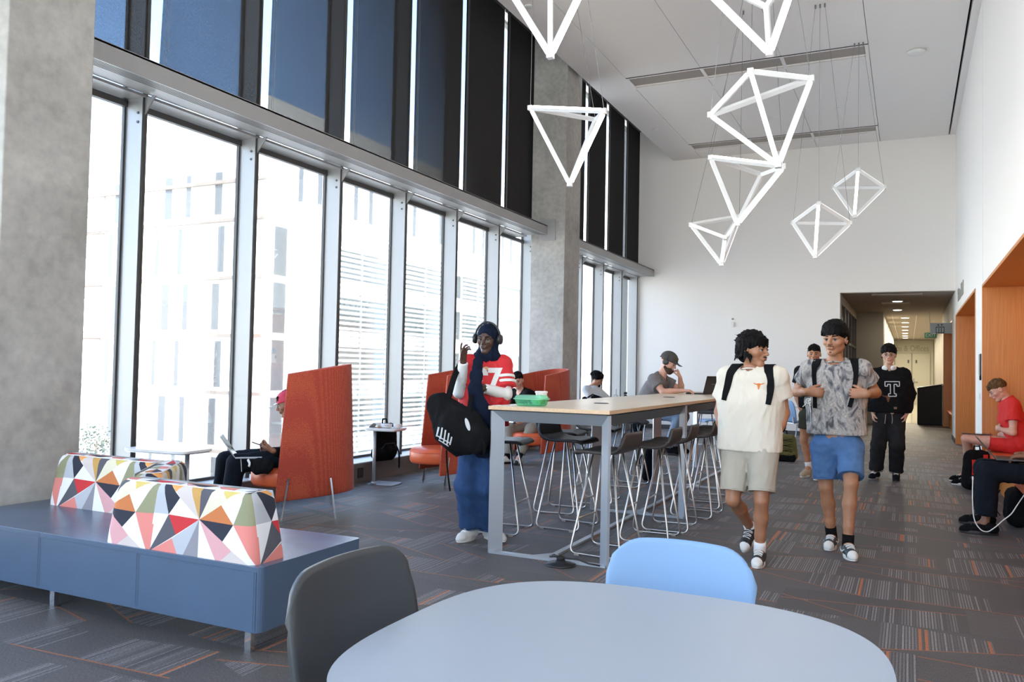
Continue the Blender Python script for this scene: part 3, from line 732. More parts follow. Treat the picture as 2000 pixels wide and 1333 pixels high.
# E: below D
P_ = L4(8.8, [(1388, 308, 0), (1530, 325, -.1), (1487, 341, .5), (1440, 437, .1)])
lamp_frame('E', P_, ALL, {(0, 1), (1, 3)}, 'pendant lamp hanging directly under the biggest one', [(0, (P_[0][0]+.2, P_[0][1]+1.2)), (1, (P_[1][0]-.3, P_[1][1]+.9))], side=.05)
# F: lowest
P_ = L4(10.2, [(1350, 439, 0), (1444, 423, .3), (1416, 464, -.2), (1409, 516, 0)])
lamp_frame('F', P_, ALL, {(0, 1), (0, 3), (1, 3)}, 'lowest pendant lamp of the chain on the left', [(0, (P_[0][0]+.4, P_[0][1]+1.2)), (1, (P_[1][0]-.2, P_[1][1]+1.2))], side=.05)
# G, H: the two small kites at the back
P_ = L4(11.6, [(1599, 398, 0), (1549, 435, .3), (1660, 436, .35), (1592, 501, 0)])
lamp_frame('G', P_, ALL, {(0, 3)}, 'small kite pendant lamp, left and lower of the two at the back', [(0, (P_[0][0], P_[0][1])), (1, (P_[0][0]-.06, P_[0][1])), (2, (P_[0][0]+.06, P_[0][1]))], side=.055)
P_ = L4(13.2, [(1676, 332, 0), (1629, 366, .3), (1727, 366, .35), (1669, 423, 0)])
lamp_frame('H', P_, ALL, {(0, 3)}, 'small kite pendant lamp, right and higher of the two at the back', [(0, (P_[0][0], P_[0][1])), (1, (P_[0][0]-.06, P_[0][1])), (2, (P_[0][0]+.06, P_[0][1]))], side=.055)
# fill light added along the back of each orange recess, in a made-up strip housing
for (a, b, z), pw, lab in ((NB, 34, 'slim light strip under the top of the big orange recess'), (NS, 12, 'slim light strip under the top of the narrow orange recess'), (NH, 9, 'slim light strip under the top of the corridor recess')):
    t = E('fill_strip', (W2-.12, (a+b)/2, z), lab, 'strip light')
    MB().box(W2-.20, W2-.05, a+.2, b-.2, z-.035, z-.002).build('housing', M['smoke'], t, True)
    l = area('fill_glow', (W2-.125, (a+b)/2, z-.035), (0, 0, -1), .1, b-a-.5, pw, (1, .80, .58)); 

# ------------------------------------------------------------------ sofa bench with patterned backs
t = E('bench_sofa', (-3.9, 3.3, 0), 'long blue-grey vinyl bench sofa with triangle-patterned backs in front of the concrete column', 'sofa')
def soft_box(x0, x1, y0, y1, z0, z1, nx, ny, nz, crown=.0):
    bm = bmesh.new()
    mb = MB(); mb.box(x0, x1, y0, y1, z0, z1); return mb
SX0, SX1, SY0, SY1 = -5.16, -2.66, 2.885, 3.66
cuts = [SX0, -4.215, -3.455, SX1]
for i in range(3):
    a, b = cuts[i], cuts[i+1]
    mb = MB(); r0, r1 = (.0015 if i else .03), (.0015 if i < 2 else .035); pf = []
    for cx_, cyy, rr_, a0 in ((b-r1, SY1-.03, min(r1, .03), 0), (a+r0, SY1-.03, min(r0, .03), PI/2), (a+r0, SY0+r0, r0, PI), (b-r1, SY0+r1, r1, 1.5*PI)):
        for q_ in range(6): pf.append((cx_+rr_*math.cos(a0+q_*PI/10), cyy+rr_*math.sin(a0+q_*PI/10)))
    mb.prism(pf, .125, .425); o = mb.build('seat_block', M['vinyl'], t, True, bevel=.016, seg=4)
st = MB()
for x in cuts[1:3]:
    for dx in (-.008, .008): st.tube([(x+dx, SY0-.0005, .14), (x+dx, SY0-.0005, .40)], .0012, 4)
st.tube([(SX0, SY0+.004, .412), (SX1-.02, SY0+.004, .412)], .0016, 4); st.tube([(SX0, SY0-.001, .400), (SX1-.02, SY0-.001, .400)], .0014, 4)
for dy in (.022, .034): st.tube([(SX1-dy, SY0-.0002, .14), (SX1-dy, SY0-.0002, .40)], .0012, 4)
st.build('stitching', M['vinyl_seam'], t, True)
for x, y in ((-2.795, 2.975), (-2.80, 3.57), (-4.22, 2.985), (-4.22, 3.57), (-5.08, 2.985)):
    MB().box(x-.019, x+.019, y-.012, y+.012, 0, .13).build('leg', M['chrome'], t, True)
# the printed fabric
PC = {'navy': (.020, .023, .040), 'char': (.085, .085, .105), 'mgrey': (.24, .235, .27), 'lgrey': (.43, .45, .49), 'white': (.74, .74, .76), 'pink': (.62, .33, .35), 'salmon': (.66, .22, .19),
      'red': (.52, .030, .035), 'rust': (.52, .17, .055), 'olive': (.26, .26, .155), 'gold': (.50, .29, .085), 'cream': (.66, .62, .47), 'beige': (.56, .50, .475), 'orange': (.72, .33, .10), 'yellow': (.58, .46, .14), 'plum': (.075, .045, .07)}
PK = list(PC); PM = []
for k in PK: PM.append(mat('fabric_'+k, PC[k], .9, bump=.15, bscale=900, noise=.06, nscale=300, stretch=(1, 1, 3)))
def q(x, y):      # pixel of the photographed panel -> u, v on the cloth
    u = (x-330)/845*.71; bt = 690+138*(x-330)/845; tp = 175+100*(x-330)/845
    return (u, (bt-y)/(bt-tp)*.33)
def Q(*a): return [q(*p) for p in a]
Cc, Aa, Bb, T1, T2, B1, B2 = (727, 470), (462, 425), (1008, 518), (548, 300), (915, 365), (540, 582), (917, 640)
TILE = [('white', Q(Aa, T1, Cc)), ('beige', Q(T1, (510, 250), (550, 195), (632, 208), Cc)), ('gold', Q((632, 208), (735, 222), Cc)), ('char', Q((735, 222), (848, 235), Cc)),
        ('cream', Q((848, 235), (925, 245), (965, 325), T2, Cc)), ('yellow', Q((925, 245), (1085, 262), (965, 325))), ('rust', Q(Cc, T2, Bb)), ('white', Q(T2, (965, 325), (1085, 262), (1135, 268), Bb)),
        ('olive', Q((1135, 268), (1175, 272), (1175, 532), Bb)), ('navy', Q(Cc, Bb, B2)), ('salmon', Q(Bb, (1175, 532), (1175, 830), (1150, 826))), ('white', Q(Bb, (1150, 826), B2)),
        ('beige', Q((985, 712), (1110, 819), (900, 785))), ('pink', Q(Cc, B2, (985, 712), (900, 785), (862, 779))), ('white', Q(B2, (1150, 826), (1110, 819))), ('white', Q(Cc, (862, 779), (727, 757))),
        ('mgrey', Q(Cc, (727, 757), (610, 737))), ('lgrey', Q(Cc, (610, 737), (562, 730), (510, 608))), ('salmon', Q((510, 608), (562, 730), (350, 695))), ('red', Q(Aa, Cc, B1)),
        ('char', Q(Aa, B1, (350, 695), (338, 692))), ('white', Q((330, 408), Aa, (338, 692), (330, 690))), ('lgrey', Q((330, 170), (372, 176), Aa, (330, 408))), ('navy', Q((372, 176), (430, 182), T1, Aa)),
        ('orange', Q((430, 182), (550, 195), (505, 255)))]
PERU = .71
def in_poly(p, P):
    c = False; n = len(P); j = n-1
    for i in range(n):
        if (P[i][1] > p[1]) != (P[j][1] > p[1]) and p[0] < (P[j][0]-P[i][0])*(p[1]-P[i][1])/(P[j][1]-P[i][1])+P[i][0]: c = not c
        j = i
    return c
def pat_color(u, v):
    u = u % PERU
    for k, P in TILE:
        if in_poly((u, v), P): return k
    return 'white'
def pattern_sheet(W, Vh, fn, name, parent, uoff=0.0, voff=0.0):
    """a cloth sheet W wide and Vh high cut along the print and laid over fn(u, v) -> point"""
    bm = bmesh.new(); nu, nv = max(4, int(W/.03)), max(3, int(Vh/.03))
    vs = [[bm.verts.new((W*i/nu, Vh*j/nv, 0)) for j in range(nv+1)] for i in range(nu+1)]
    for i in range(nu):
        for j in range(nv): bm.faces.new((vs[i][j], vs[i+1][j], vs[i+1][j+1], vs[i][j+1]))
    segs = set()
    for k in range(-1, int((W+uoff)/PERU)+2):
        for _, P in TILE:
            for a, b in zip(P, P[1:]+P[:1]):
                segs.add((round(a[0]+k*PERU-uoff, 4), round(a[1]-voff, 4), round(b[0]+k*PERU-uoff, 4), round(b[1]-voff, 4)))
    done = set()
    for x0, y0, x1, y1 in segs:
        if max(x0, x1) < -.001 or min(x0, x1) > W+.001 or max(y0, y1) < -.001 or min(y0, y1) > Vh+.001: continue
        L = math.hypot(x1-x0, y1-y0)
        if L < .004: continue
        nx, ny = (y1-y0)/L, -(x1-x0)/L
        key = (round(abs(nx), 2), round(abs(ny), 2), round(abs(nx*x0+ny*y0), 3), round(x0, 1))
        if key in done: continue
        done.add(key)
        lo, hi = min(x0, x1)-.004, max(x0, x1)+.004; l2, h2 = min(y0, y1)-.004, max(y0, y1)+.004
        fs = [f for f in bm.faces if any(lo-.035 <= v.co.x <= hi+.035 and l2-.035 <= v.co.y <= h2+.035 for v in f.verts)]
        geo = set(fs)
        for f in fs: geo.update(f.edges); geo.update(f.verts)
        bmesh.ops.bisect_plane(bm, geom=list(geo), plane_co=(x0, y0, 0), plane_no=(nx, ny, 0), dist=1e-5)
    for f in bm.faces:
        c = f.calc_center_median(); f.material_index = PK.index(pat_color(c.x+uoff, c.y+voff)); f.smooth = True
    for v in bm.verts: v.co = fn(v.co.x, v.co.y)
    me = bpy.data.meshes.new(name); bm.to_mesh(me); bm.free()
    for x in PM: me.materials.append(x)
    return me
def back_cushion(o, ux, L, Tb, Tt, h, uo, lab_part=None, lean=0.0):
    """o = front left bottom corner seen from the front, ux along the front, thickness goes away from the viewer"""
    ux = unit(V(*ux, 0)); uy = np.cross(V(0, 0, 1), ux)
    r = .035
    # closed outline (rounded rectangle) unrolled from the left rear round the front to the right rear
    def ring(s, v):
        f = max(0, min(1, v/h)); th = Tb+(Tt-Tb)*f; inset = .055*f**1.3; rr = r
        Lx = L-2*inset; x0 = inset
        per = [(-1, th-rr), (0, None), (1, Lx-2*rr), (2, None), (3, th-rr)]
        arc = PI/2*rr; tot = 2*(th-rr)+2*arc+Lx-2*rr
        # s is the arc length of the bottom outline; rescale to the local outline
        tot0 = 2*(Tb-r)+2*arc+L-2*r; s = s/tot0*tot
        y_off = (Tb-th)*.5
        if s < th-rr: p = (x0, y_off+th-s)
        else:
            s -= th-rr
            if s < arc: a = s/rr; p = (x0+rr-rr*math.cos(a), y_off+rr-rr*math.sin(a))
            else:
                s -= arc
                if s < Lx-2*rr: p = (x0+rr+s, y_off)
                else:
                    s -= Lx-2*rr
                    if s < arc: a = s/rr; p = (x0+Lx-rr+rr*math.sin(a), y_off+rr-rr*math.cos(a))
                    else: s -= arc; p = (x0+Lx, y_off+rr+s)
        return p
    tot0 = 2*(Tb-r)+PI*r+L-2*r
    def side(s, v):
        hh = h-.03
        if v <= hh: x, y = ring(s, v); z = v
        else:
            a = min(1, (v-hh)/.047)*PI/2; x, y = ring(s, h); cx, cyy = L/2, Tb/2
            k = .028*(1-math.cos(a)); z = hh+.028*math.sin(a)
            dx = max(-1, min(1, (x-cx)/.05)) if abs(x-cx) > L/2-.12 else 0
            x = x-k*dx; y = y-k*(1 if y > cyy else -1)*min(1, abs(y-cyy)/.04)
        p = V(*o)+ux*x+uy*y; p[2] = o[2]+z; return tuple(p)
    u0 = Tb-r+PI/2*r
    me = pattern_sheet(tot0, h+.017, side, 'cover', None, uoff=(uo-u0) % PERU)
    ob = bpy.data.objects.new('back_cushion', me); COL.objects.link(ob); attach(ob, t, True)
    # rear and top
    inset = .055
    def top(u, v):
        x = inset+.02+(L-2*inset-.04)*u/(L-.1); th = Tt; y = (Tb-th)*.5+.02+(th-.04)*v/.2
        bulge = .006*math.sin(PI*max(0, min(1, v/.2))); p = V(*o)+ux*x+uy*y; p[2] = o[2]+h-.004+bulge; return tuple(p)
    me2 = pattern_sheet(L-.1, .2, top, 'top_cover', None, uoff=(uo+.21) % PERU, voff=.075)
    ob2 = bpy.data.objects.new('top_panel', me2); COL.objects.link(ob2); attach(ob2, ob, True)
    mb = MB(); G = []
    for i in range(21):
        s = [tot0, 0][0]; 
        fr = i/20; G.append([tuple(V(*o)+ux*(L-(.055*f2**1.3))*(1-fr)+ux*(.055*f2**1.3)*fr+uy*(Tb-(Tb-Tt)*.5*f2)+V(0, 0, h*.99*f2)) for f2 in (0, .35, .7, 1)])
    mb.sheet(G, .004); mb.build('rear_panel', PM[PK.index('lgrey')], ob, True)
    # piping
    pp = MB(); pp.tube([side(s, h+.012) for s in np.linspace(0, tot0, 60)], .0035, 6); pp.build('piping', PM[PK.index('white')], ob, True)
    return ob
back_cushion((-3.72, 2.895, .425), (1, 0), 1.01, .20, .15, .325, .71-.29)
back_cushion((-4.985, 3.455, .425), (1, 0), .97, .20, .15, .325, .71-.06)
back_cushion((-3.60, 3.17, .425), (-.60, .80), .74, .20, .15, .325, .2)

# ------------------------------------------------------------------ foreground table and chairs
t = E('round_cornered_table', (-.565, 1.72, 0), 'large grey table with rounded corners in the foreground', 'table')
def squircle(a, b, n, e=3.0):
    return [(a*np.sign(math.cos(x))*abs(math.cos(x))**(2/e), b*np.sign(math.sin(x))*abs(math.sin(x))**(2/e)) for x in np.linspace(0, 2*PI, n, endpoint=False)]
TA, TB_ = .547, .56
MB().prism(squircle(TA-.002, TB_-.002, 120), .716, .739).build('top_core', M['fg_edge'], t)
MB().prism(squircle(TA, TB_, 120), .7385, .742).build('table_top', M['fg_table'], t)
MB().lathe([(.30, 0), (.30, .012), (.05, .03), (.045, .69), (.12, .716)], n=32).build('pedestal', M['silver'], t, smooth=True)
def side_chair(loc, rz, lab, m1, w=.48, top=.86):
    t = E('side_chair', loc, lab, 'chair', None, rz)
    G = []
    for i in range(25):       # bottom to top
        f = i/24; z = .47+(top-.47)*f; row = []
        hw = w/2*(.93+.07*math.sin(PI*f*.8)); rc = .10
        for j in range(25):
            s = math.sin((-1+2*j/24)*PI/2)*.5+(-1+2*j/24)*.5; x = hw*s; y = -.22-.05*f-.01+.05*(s*s)*(1-.2*f)
            ov = max(0, abs(x)-(hw-rc))/rc; drop = rc*(1-math.sqrt(max(0, 1-ov*ov)))*f**2.5*.93+.012*s*s*f
            row.append((x, y, z-drop))
        G.append(row)
    MB().sheet(G, .018).build('backrest', m1, t, smooth=True)
    G = []
    for i in range(15):
        f = i/14; y = .22-.44*f; row = []
        for j in range(15):
            s = -1+2*j/14; row.append((w/2*(.98-.12*(1-f))*s, y, .445+.012*s*s-.02*math.exp(-((f-0)/.12)**2)+.03*math.exp(-((1-f)/.08)**2)))
        G.append(row)
    MB().sheet(G, .02).build('seat', m1, t, smooth=True)
    for sx_ in (-1, 1):
        MB().tube(fillet([(sx_*.20, .18, .43), (sx_*.23, .22, .0)], .02), .011, 8).build('leg', M['silver'], t, smooth=True)
        MB().tube(fillet([(sx_*.20, -.15, .43), (sx_*.23, -.23, .0)], .02), .011, 8).build('leg', M['silver'], t, smooth=True)
    MB().bar((-.2, -.2, .44), (.2, -.2, .44), .03, .02).bar((-.2, .16, .425), (.2, .16, .425), .02, .02).bar((-.19, -.22, .44), (-.19, -.24, .56), .03, .012).bar((.19, -.22, .44), (.19, -.24, .56), .03, .012).build('under_frame', M['silver'], t)
    ed = []
    for i in range(25): ed.append(G and None)
    return t
c1 = side_chair((-1.05, 1.745, 0), -PI/2, 'black chair with a rounded upholstered back at the left of the grey table', M['chair_black'], .52, .865)
c2 = side_chair((-.635, 2.28, 0), PI, 'light blue chair with a rounded back behind the grey table', M['chair_blue'], .46, .832)
st = MB()
for s in (-1, 1):
    pass
# ------------------------------------------------------------------ long high tables
TX0, TX1 = -2.785, -1.848
def blade(a, b, z0, z1, th=.020):
    a, b = V(*a), V(*b); d = unit(b-a); n = V(-d[1], d[0])*th/2
    return MB().prism([tuple(a-n), tuple(b-n), tuple(b+n), tuple(a+n)], z0, z1)
HT = [(5.35, 7.49), (7.50, 9.62), (9.63, 11.75)]
for k, (ya, yb_) in enumerate(HT):
    t = E('high_table', ((TX0+TX1)/2, (ya+yb_)/2, 0), ['bar-height table with an oak top, the one nearest the camera', 'bar-height oak table joined on behind the nearest one', 'farthest bar-height oak table, where the man in the cap works'][k], 'high table', 'long row of high tables')
    MB().box(TX0, TX1, ya, yb_, 1.056, 1.080).build('table_top', M['oak'], t, True)
    e_ = MB(); e_.box(TX0-.001, TX1+.001, ya-.0015, ya, 1.054, 1.0795); e_.box(TX1, TX1+.0015, ya, yb_, 1.054, 1.0795); e_.box(TX0-.0015, TX0, ya, yb_, 1.054, 1.0795)
    e_.build('edge_band', M['oak_edge'], t, True)
    MB().box(TX0+.03, TX1-.03, ya+.03, yb_-.02, 1.044, 1.056).build('sub_frame', M['black_plastic'], t, True)
    ends = [ya+.03, yb_-.03] if k == 2 else [ya+.03]
    for y in ends:
        for sx_, x in ((1, TX0+.006), (-1, TX1-.006)):
            b = blade((x, y), (x+sx_*.075, y+(.075 if y < yb_-.2 else -.075)), 0, 1.044); b.build('leg', M['silver'], t, True)
        # slanting apron across the end, mitred into the blades
        dy = .07 if y < yb_-.2 else -.07
        b = MB(); b.hexa([(TX0+.006, y, 1.044), (TX1-.006, y, 1.044), (TX1-.076, y+dy, .965), (TX0+.076, y+dy, .965), (TX0+.006, y+dy*.3, 1.044), (TX1-.006, y+dy*.3, 1.044), (TX1-.076, y+dy*1.2, .965), (TX0+.076, y+dy*1.2, .965)])
        b.build('end_apron', M['silver'] if k == 0 else M['apron'], t, True)
        f = MB(); f.box(TX0+.02, TX1-.02, y-.012, y+.03, 0, .018); xc = (TX0+TX1)/2
        f.add([(xc-.12, y+.03, .018), (xc+.12, y+.03, .018), (xc+.02, y+.16, .018), (xc-.02, y+.16, .018), (xc-.12, y+.03, 0), (xc+.12, y+.03, 0), (xc+.02, y+.16, 0), (xc-.02, y+.16, 0)], [(0, 1, 2, 3), (7, 6, 5, 4), (4, 5, 1, 0), (5, 6, 2, 1), (6, 7, 3, 2), (7, 4, 0, 3)])
        f.build('floor_rail', M['silver'], t, True)
    xc = (TX0+TX1)/2
    MB().box(xc-.022, xc+.022, ya+.06, yb_, 0, .016).build('spine_rail', M['silver'], t, True)
    for sx_, x in ((1, TX0+.006), (-1, TX1-.006)):
        b = MB(); b.hexa([(x, ya+.04, 1.044), (x, yb_, 1.044), (x+sx_*.05, yb_-.0, .965), (x+sx_*.05, ya+.11, .965), (x+sx_*.02, ya+.04, 1.044), (x+sx_*.02, yb_, 1.044), (x+sx_*.065, yb_, .965), (x+sx_*.065, ya+.11, .965)])
        b.build('side_apron', M['apron'], t, True)
    g = MB(); g.lathe([(.062, 0), (.062, .003), (.055, .005)], (xc, ya+1.14, 1.080), 32); g.build('cable_grommet', M['black_plastic'], t, True)
# ------------------------------------------------------------------ bar stools
def make_stool(mt):
    t = E('bar_stool', (0, 0, 0), 'stool', 'bar stool', 'bar stools at the high tables')
    prof = [(.205, .728), (.20, .742), (.17, .752), (.08, .752), (-.02, .748), (-.10, .752), (-.155, .772), (-.185, .81), (-.20, .86), (-.208, .905)]
    # resample
    P = [V(*p) for p in fillet([(0, *p) for p in prof], .03, 3)]
    G = []
    for p in P:
        row = []; f = max(0, (p[2]-.76)/.145)
        for j in range(17):
            s = -1+2*j/16; hw = .205-.012*f
            if p[1] > .15: hw -= .035*((p[1]-.15)/.055)**2
            ov = max(0, abs(s)-.68)/.32; row.append((hw*s, p[1]+.022*f*s*s, p[2]+.006*s*s-.055*(1-math.sqrt(max(0, 1-ov*ov)))*f**2))
        G.append(row)
    MB().sheet(G, .024).build('seat_shell', mt, t, smooth=True)
    for s in (-1, 1):
        w = MB(); path = fillet([(s*.085, .085, .742), (s*.20, .215, .012), (s*.215, -.19, .012), (s*.095, -.075, .742)], .055, 6)
        w.tube(path, .0082, 8); w.build('leg', M['nickel'], t, smooth=True)
    MB().tube([(-.163, .172, .26), (.163, .172, .26)], .008, 8).build('foot_rest', M['nickel'], t, smooth=True)
    b = MB()
    for s in (-1, 1): b.bar((s*.09, .095, .742), (s*.09, -.085, .742), .03, .008)
    b.bar((-.1, .08, .742), (.1, .08, .742), .012, .012); b.build('mounting_frame', M['nickel'], t)
    for s in (-1, 1):
        for y in (.15, -.13): MB().box(s*(.2075)-.013, s*(.2075)+.013, y-.02, y+.02, 0, .014).build('glide', M['diff_grey'], t)
    return t
st0 = make_stool(M['stool_brown']); st1 = make_stool(M['stool'])
RS = [(-2.02, 5.84, 'nearest bar stool on the right side of the nearest high table'), (-1.87, 6.50, 'second bar stool from the camera on the right side'), (-1.85, 7.03, 'third bar stool from the camera on the right side'),
      (-1.80, 7.82, 'fourth bar stool from the camera on the right side'), (-1.86, 8.38, 'fifth bar stool from the camera on the right side, partly behind the walkers'), (-1.88, 8.95, 'farthest bar stool on the right side, behind the man in cream')]
LS = [(-3.06, 6.17, 'bar stool by the near left table leg, next to the woman in red'), (-2.66, 6.62, 'bar stool pushed under the near table from its left side, back toward the window'), (-3.02, 7.32, 'second bar stool on the left side, just behind the pushed-in one'),
      (-2.90, 8.02, 'third bar stool on the left side seen under the table top'), (-3.0, 9.35, 'empty bar stool on the left side before the man in the cap')]
for i, (x, y, lab) in enumerate(RS):
    rz = PI/2+[-.06, .03, .05, -.04, .02, .06][i]
    if i == 0: st0.location = (x, y, 0); st0.rotation_euler = (0, 0, rz); st0['label'] = lab
    else: dup(st0, (x, y, 0), rz, lab)
for i, (x, y, lab) in enumerate(LS):
    rz = -PI/2+[.12, -.08, .06, .1, .0][i]
    if i == 0: st1.location = (x, y, 0); st1.rotation_euler = (0, 0, rz); st1['label'] = lab
    else: dup(st1, (x, y, 0), rz, lab)
CAP_STOOL = (-3.03, 10.35)
dup(st1, (*CAP_STOOL, 0), -PI/2, 'bar stool the man in the grey cap sits on')
for x, y, lab in ((-2.78, 12.6, 'bar stool at the very end of the row, behind the farthest table'), (-2.15, 12.5, 'bar stool at the end of the row showing between table leg and man in cream'),):
    dup(st1, (x, y, 0), PI, lab)

# ------------------------------------------------------------------ high-backed orange lounge chairs
def make_lounge():
    t = E('high_back_chair', (0, 0, 0), 'x', 'lounge chair', 'orange high-backed lounge chairs')
    # local frame: sitter faces +y
    plan = []     # outline of the U from the right front round the back to the left front
    W = .325
    for p in [(W, .27), (W, .05)]: plan.append(p)
    pl = fillet([(W, .30, 0), (W, -.06, 0), (.20, -.33, 0), (-.20, -.33, 0), (-W, -.06, 0), (-W, .30, 0)], .16, 8)
    # resample evenly
    L = [0]
    for a, b in zip(pl, pl[1:]): L.append(L[-1]+np.linalg.norm(b-a))
    n = 41; pts = []
    for i in range(n):
        s = L[-1]*i/(n-1); j = max(0, min(len(pl)-2, int(np.searchsorted(L, s))-1)); f = (s-L[j])/(L[j+1]-L[j]+1e-9); pts.append(pl[j]*(1-f)+pl[j+1]*f)
    G = []
    for i, p in enumerate(pts):
        fr = (p[1]+.33)/.63           # 0 at the back, 1 at the front edge
        ztop = 1.37-.105*fr; zb = .225-.07*fr; row = []
        for j in range(19):
            f = j/18; z = zb+(ztop-zb)*f
            x = p[0]*(1.03-.07*f); y = p[1]+(.05*(1-f)-.05*f)*fr-.0+.03*f*(1-fr)-.02*(1-f)
            row.append((x, y, z))
        G.append(row)
    MB().sheet(G, .035).build('shell', M['red_weave'], t, smooth=True, bevel=.008)
    # seat pad
    mb = MB(); pr = [(.26, .265), (.305, .275), (.318, .30), (.318, .395), (.305, .425), (.27, .44), (.15, .447), (.01, .45)]
    mb.lathe(pr, (0, .19, 0), 40)
    mb.v = [(x, (y-.19)*1.12+.19, z) for x, y, z in mb.v]
    mb.build('seat_pad', M['orange_leather'], t, smooth=True)
    sm = MB(); sm.tube([(.319*math.cos(a), .19+.319*1.12*math.sin(a), .40) for a in np.linspace(0, 2*PI, 48, endpoint=False)], .004, 6, closed=True); sm.build('seat_piping', M['orange_leather'], t)
    for x, y, x2, y2 in ((W*.98, .22, W*.99, .27), (-W*.98, .22, -W*.99, .27), (W*.97, -.14, W*1.0, -.19), (-W*.97, -.14, -W*1.0, -.19)):
        MB().bar((x+.02*np.sign(x), y, .36), (x2+.03*np.sign(x), y2, 0), .035, .014, up=(0, 1, 0)).build('leg', M['chrome'], t)
    return t
LC = [((-4.92, 5.99), (-.75, -.66), 'orange high-backed chair nearest the camera, its tall red side panel facing us'),
      ((-4.70, 8.24), (-.62, -.78), 'orange high-backed chair behind the woman in the red jersey, seat empty'),
      ((-4.78, 11.0), (-.50, -.87), 'orange high-backed chair farthest back, against the concrete column')]
ch0 = make_lounge()
for i, (p, f, lab) in enumerate(LC):
    rz = math.atan2(-f[0], f[1])
    if i == 0: ch0.location = (*p, 0); ch0.rotation_euler = (0, 0, rz); ch0['label'] = lab
    else: dup(ch0, (*p, 0), rz, lab)

# ------------------------------------------------------------------ small side tables by the window
def c_table(loc, rz, lab, w, d, h, px, py, bs_=1.0):
    t = E('side_table', loc, lab, 'side table', None, rz)
    rr = [(w/2*a, d/2*b) for a, b in squircle(1, 1, 48, 9)]
    MB().prism(rr, h-.022, h).build('table_top', M['laminate_white'], t, bevel=.004)
    MB().prism([(a*.95, b*.95) for a, b in rr], h-.03, h-.022).build('under_plate', M['silver'], t)
    MB().prism([(a*bs_, b*bs_) for a, b in rr], 0, .012).build('base_plate', M['silver'], t, bevel=.003)
    MB().tube([(px, py, .012), (px, py, h-.03)], .019, 16).lathe([(.04, .012), (.022, .04)], (px, py, 0), 16).build('post', M['silver'], t, smooth=True)
    return t
c_table((-5.42, 7.86, 0), .15, 'white-topped metal side table by the window with cups and papers on it', .40, .35, .645, -.075, -.13, .82)
c_table((-5.38, 4.75, 0), .1, 'long white-topped side table behind the sofa by the window', .62, .36, .66, .12, .08)

# things on the side table
zt = .645
t = E('headphones_case', (-5.39, 7.83, zt), 'round white dish standing on the metal side table', 'dish')
MB().lathe([(.045, 0), (.06, .012), (.065, .04), (.06, .045), (.05, .03)], n=28).build('bowl', M['white_gloss'], t, smooth=True)
MB().lathe([(.066, .036), (.068, .042), (.066, .046)], n=28).build('rim', M['smoke'], t, smooth=True)
t = E('mug', (-5.28, 7.88, zt), 'white cup lying at the right end of the metal side table', 'cup')
MB().lathe([(.035, 0), (.042, .01), (.044, .05), (.038, .05), (.034, .01)], n=24).build('cup_body', M['white_gloss'], t, smooth=True)
MB().tube([(.04+.022*math.sin(a), 0, .028+.018*math.cos(a)) for a in np.linspace(0, PI, 8)], .005, 6).build('handle', M['white_gloss'], t, smooth=True)
t = E('open_book', (-5.52, 7.84, zt), 'white papers folded open at the left end of the metal side table', 'papers')
MB().sheet([[(-.08+.02*i, -.06+.03*j, .004+.05*abs(math.sin(i*.45))) for j in range(5)] for i in range(8)], .004).build('pages', M['rubber_white'], t)
MB().box(-.085, .07, -.065, .065, 0, .003).build('cover', M['letters'], t)
tag(MB().lathe([(.015, 0), (.022, .012), (.012, .026)], (-5.44, 7.75, zt), 12).build('pastry', mat('tan', (.45, .28, .14), .7), smooth=True), 'small brown pastry beside the papers on the metal side table', 'food')

# ------------------------------------------------------------------ on the high table
t = E('lunch_box', (-2.56, 5.62, 1.08), 'translucent green lunch container with food on the near high table', 'food container')
def clear_green():
    mt = bpy.data.materials.new('green_plastic'); mt.use_nodes = True; nt = mt.node_tree; b = nt.nodes['Principled BSDF']; setp(b, color=(.16, .62, .38), rough=.2)
    tr = nt.nodes.new('ShaderNodeBsdfTransparent'); tr.inputs[0].default_value = (.55, 1, .75, 1); mx = nt.nodes.new('ShaderNodeMixShader'); mx.inputs[0].default_value = .62
    nt.links.new(b.outputs[0], mx.inputs[1]); nt.links.new(tr.outputs[0], mx.inputs[2]); nt.links.new(mx.outputs[0], nt.nodes['Material Output'].inputs[0]); return mt
GP = clear_green(); GL = clear_green(); GL.name = 'green_lid'; GL.node_tree.nodes['Principled BSDF'].inputs['Base Color'].default_value = (.42, .82, .64, 1)
def rrect(w, d, n=40, e=6): return squircle(w/2, d/2, n, e)
def loft(levels, n=40):
    mb = MB(); vs = []; fs = []
    for (w, d, z) in levels: vs += [(x, y, z) for x, y in rrect(w, d, n)]
    for i in range(len(levels)-1):
        for j in range(n): fs.append((i*n+j, i*n+(j+1) % n, (i+1)*n+(j+1) % n, (i+1)*n+j))
    fs.append(tuple(range(n-1, -1, -1))); fs.append(tuple((len(levels)-1)*n+j for j in range(n)))
    return mb.add(vs, fs)
loft([(.19, .13, .0), (.21, .15, .01), (.235, .17, .05)]).build('tray', GP, t, smooth=False)
loft([(.25, .185, .048), (.25, .185, .056), (.235, .17, .06), (.215, .15, .078), (.205, .14, .08)]).build('lid', GL, t)
fd = MB()
for k in range(14): fd.lathe([(.001, -.014), (.013, -.008), (.016, 0), (.013, .008), (.001, .014)], (.02+.075*RNG.rand(), -.05+.1*RNG.rand(), .02+.02*RNG.rand()), 10)
tag(fd.build('salad', mat('lettuce', (.25, .50, .08), .6), t, smooth=True), None, None, kind='stuff')
fd = MB()
for k in range(8): fd.lathe([(.001, -.012), (.013, 0), (.001, .012)], (-.09+.08*RNG.rand(), -.05+.1*RNG.rand(), .018+.012*RNG.rand()), 8)
tag(fd.build('dark_greens', mat('dark_food', (.02, .08, .03), .6), t, smooth=True), None, None, kind='stuff')
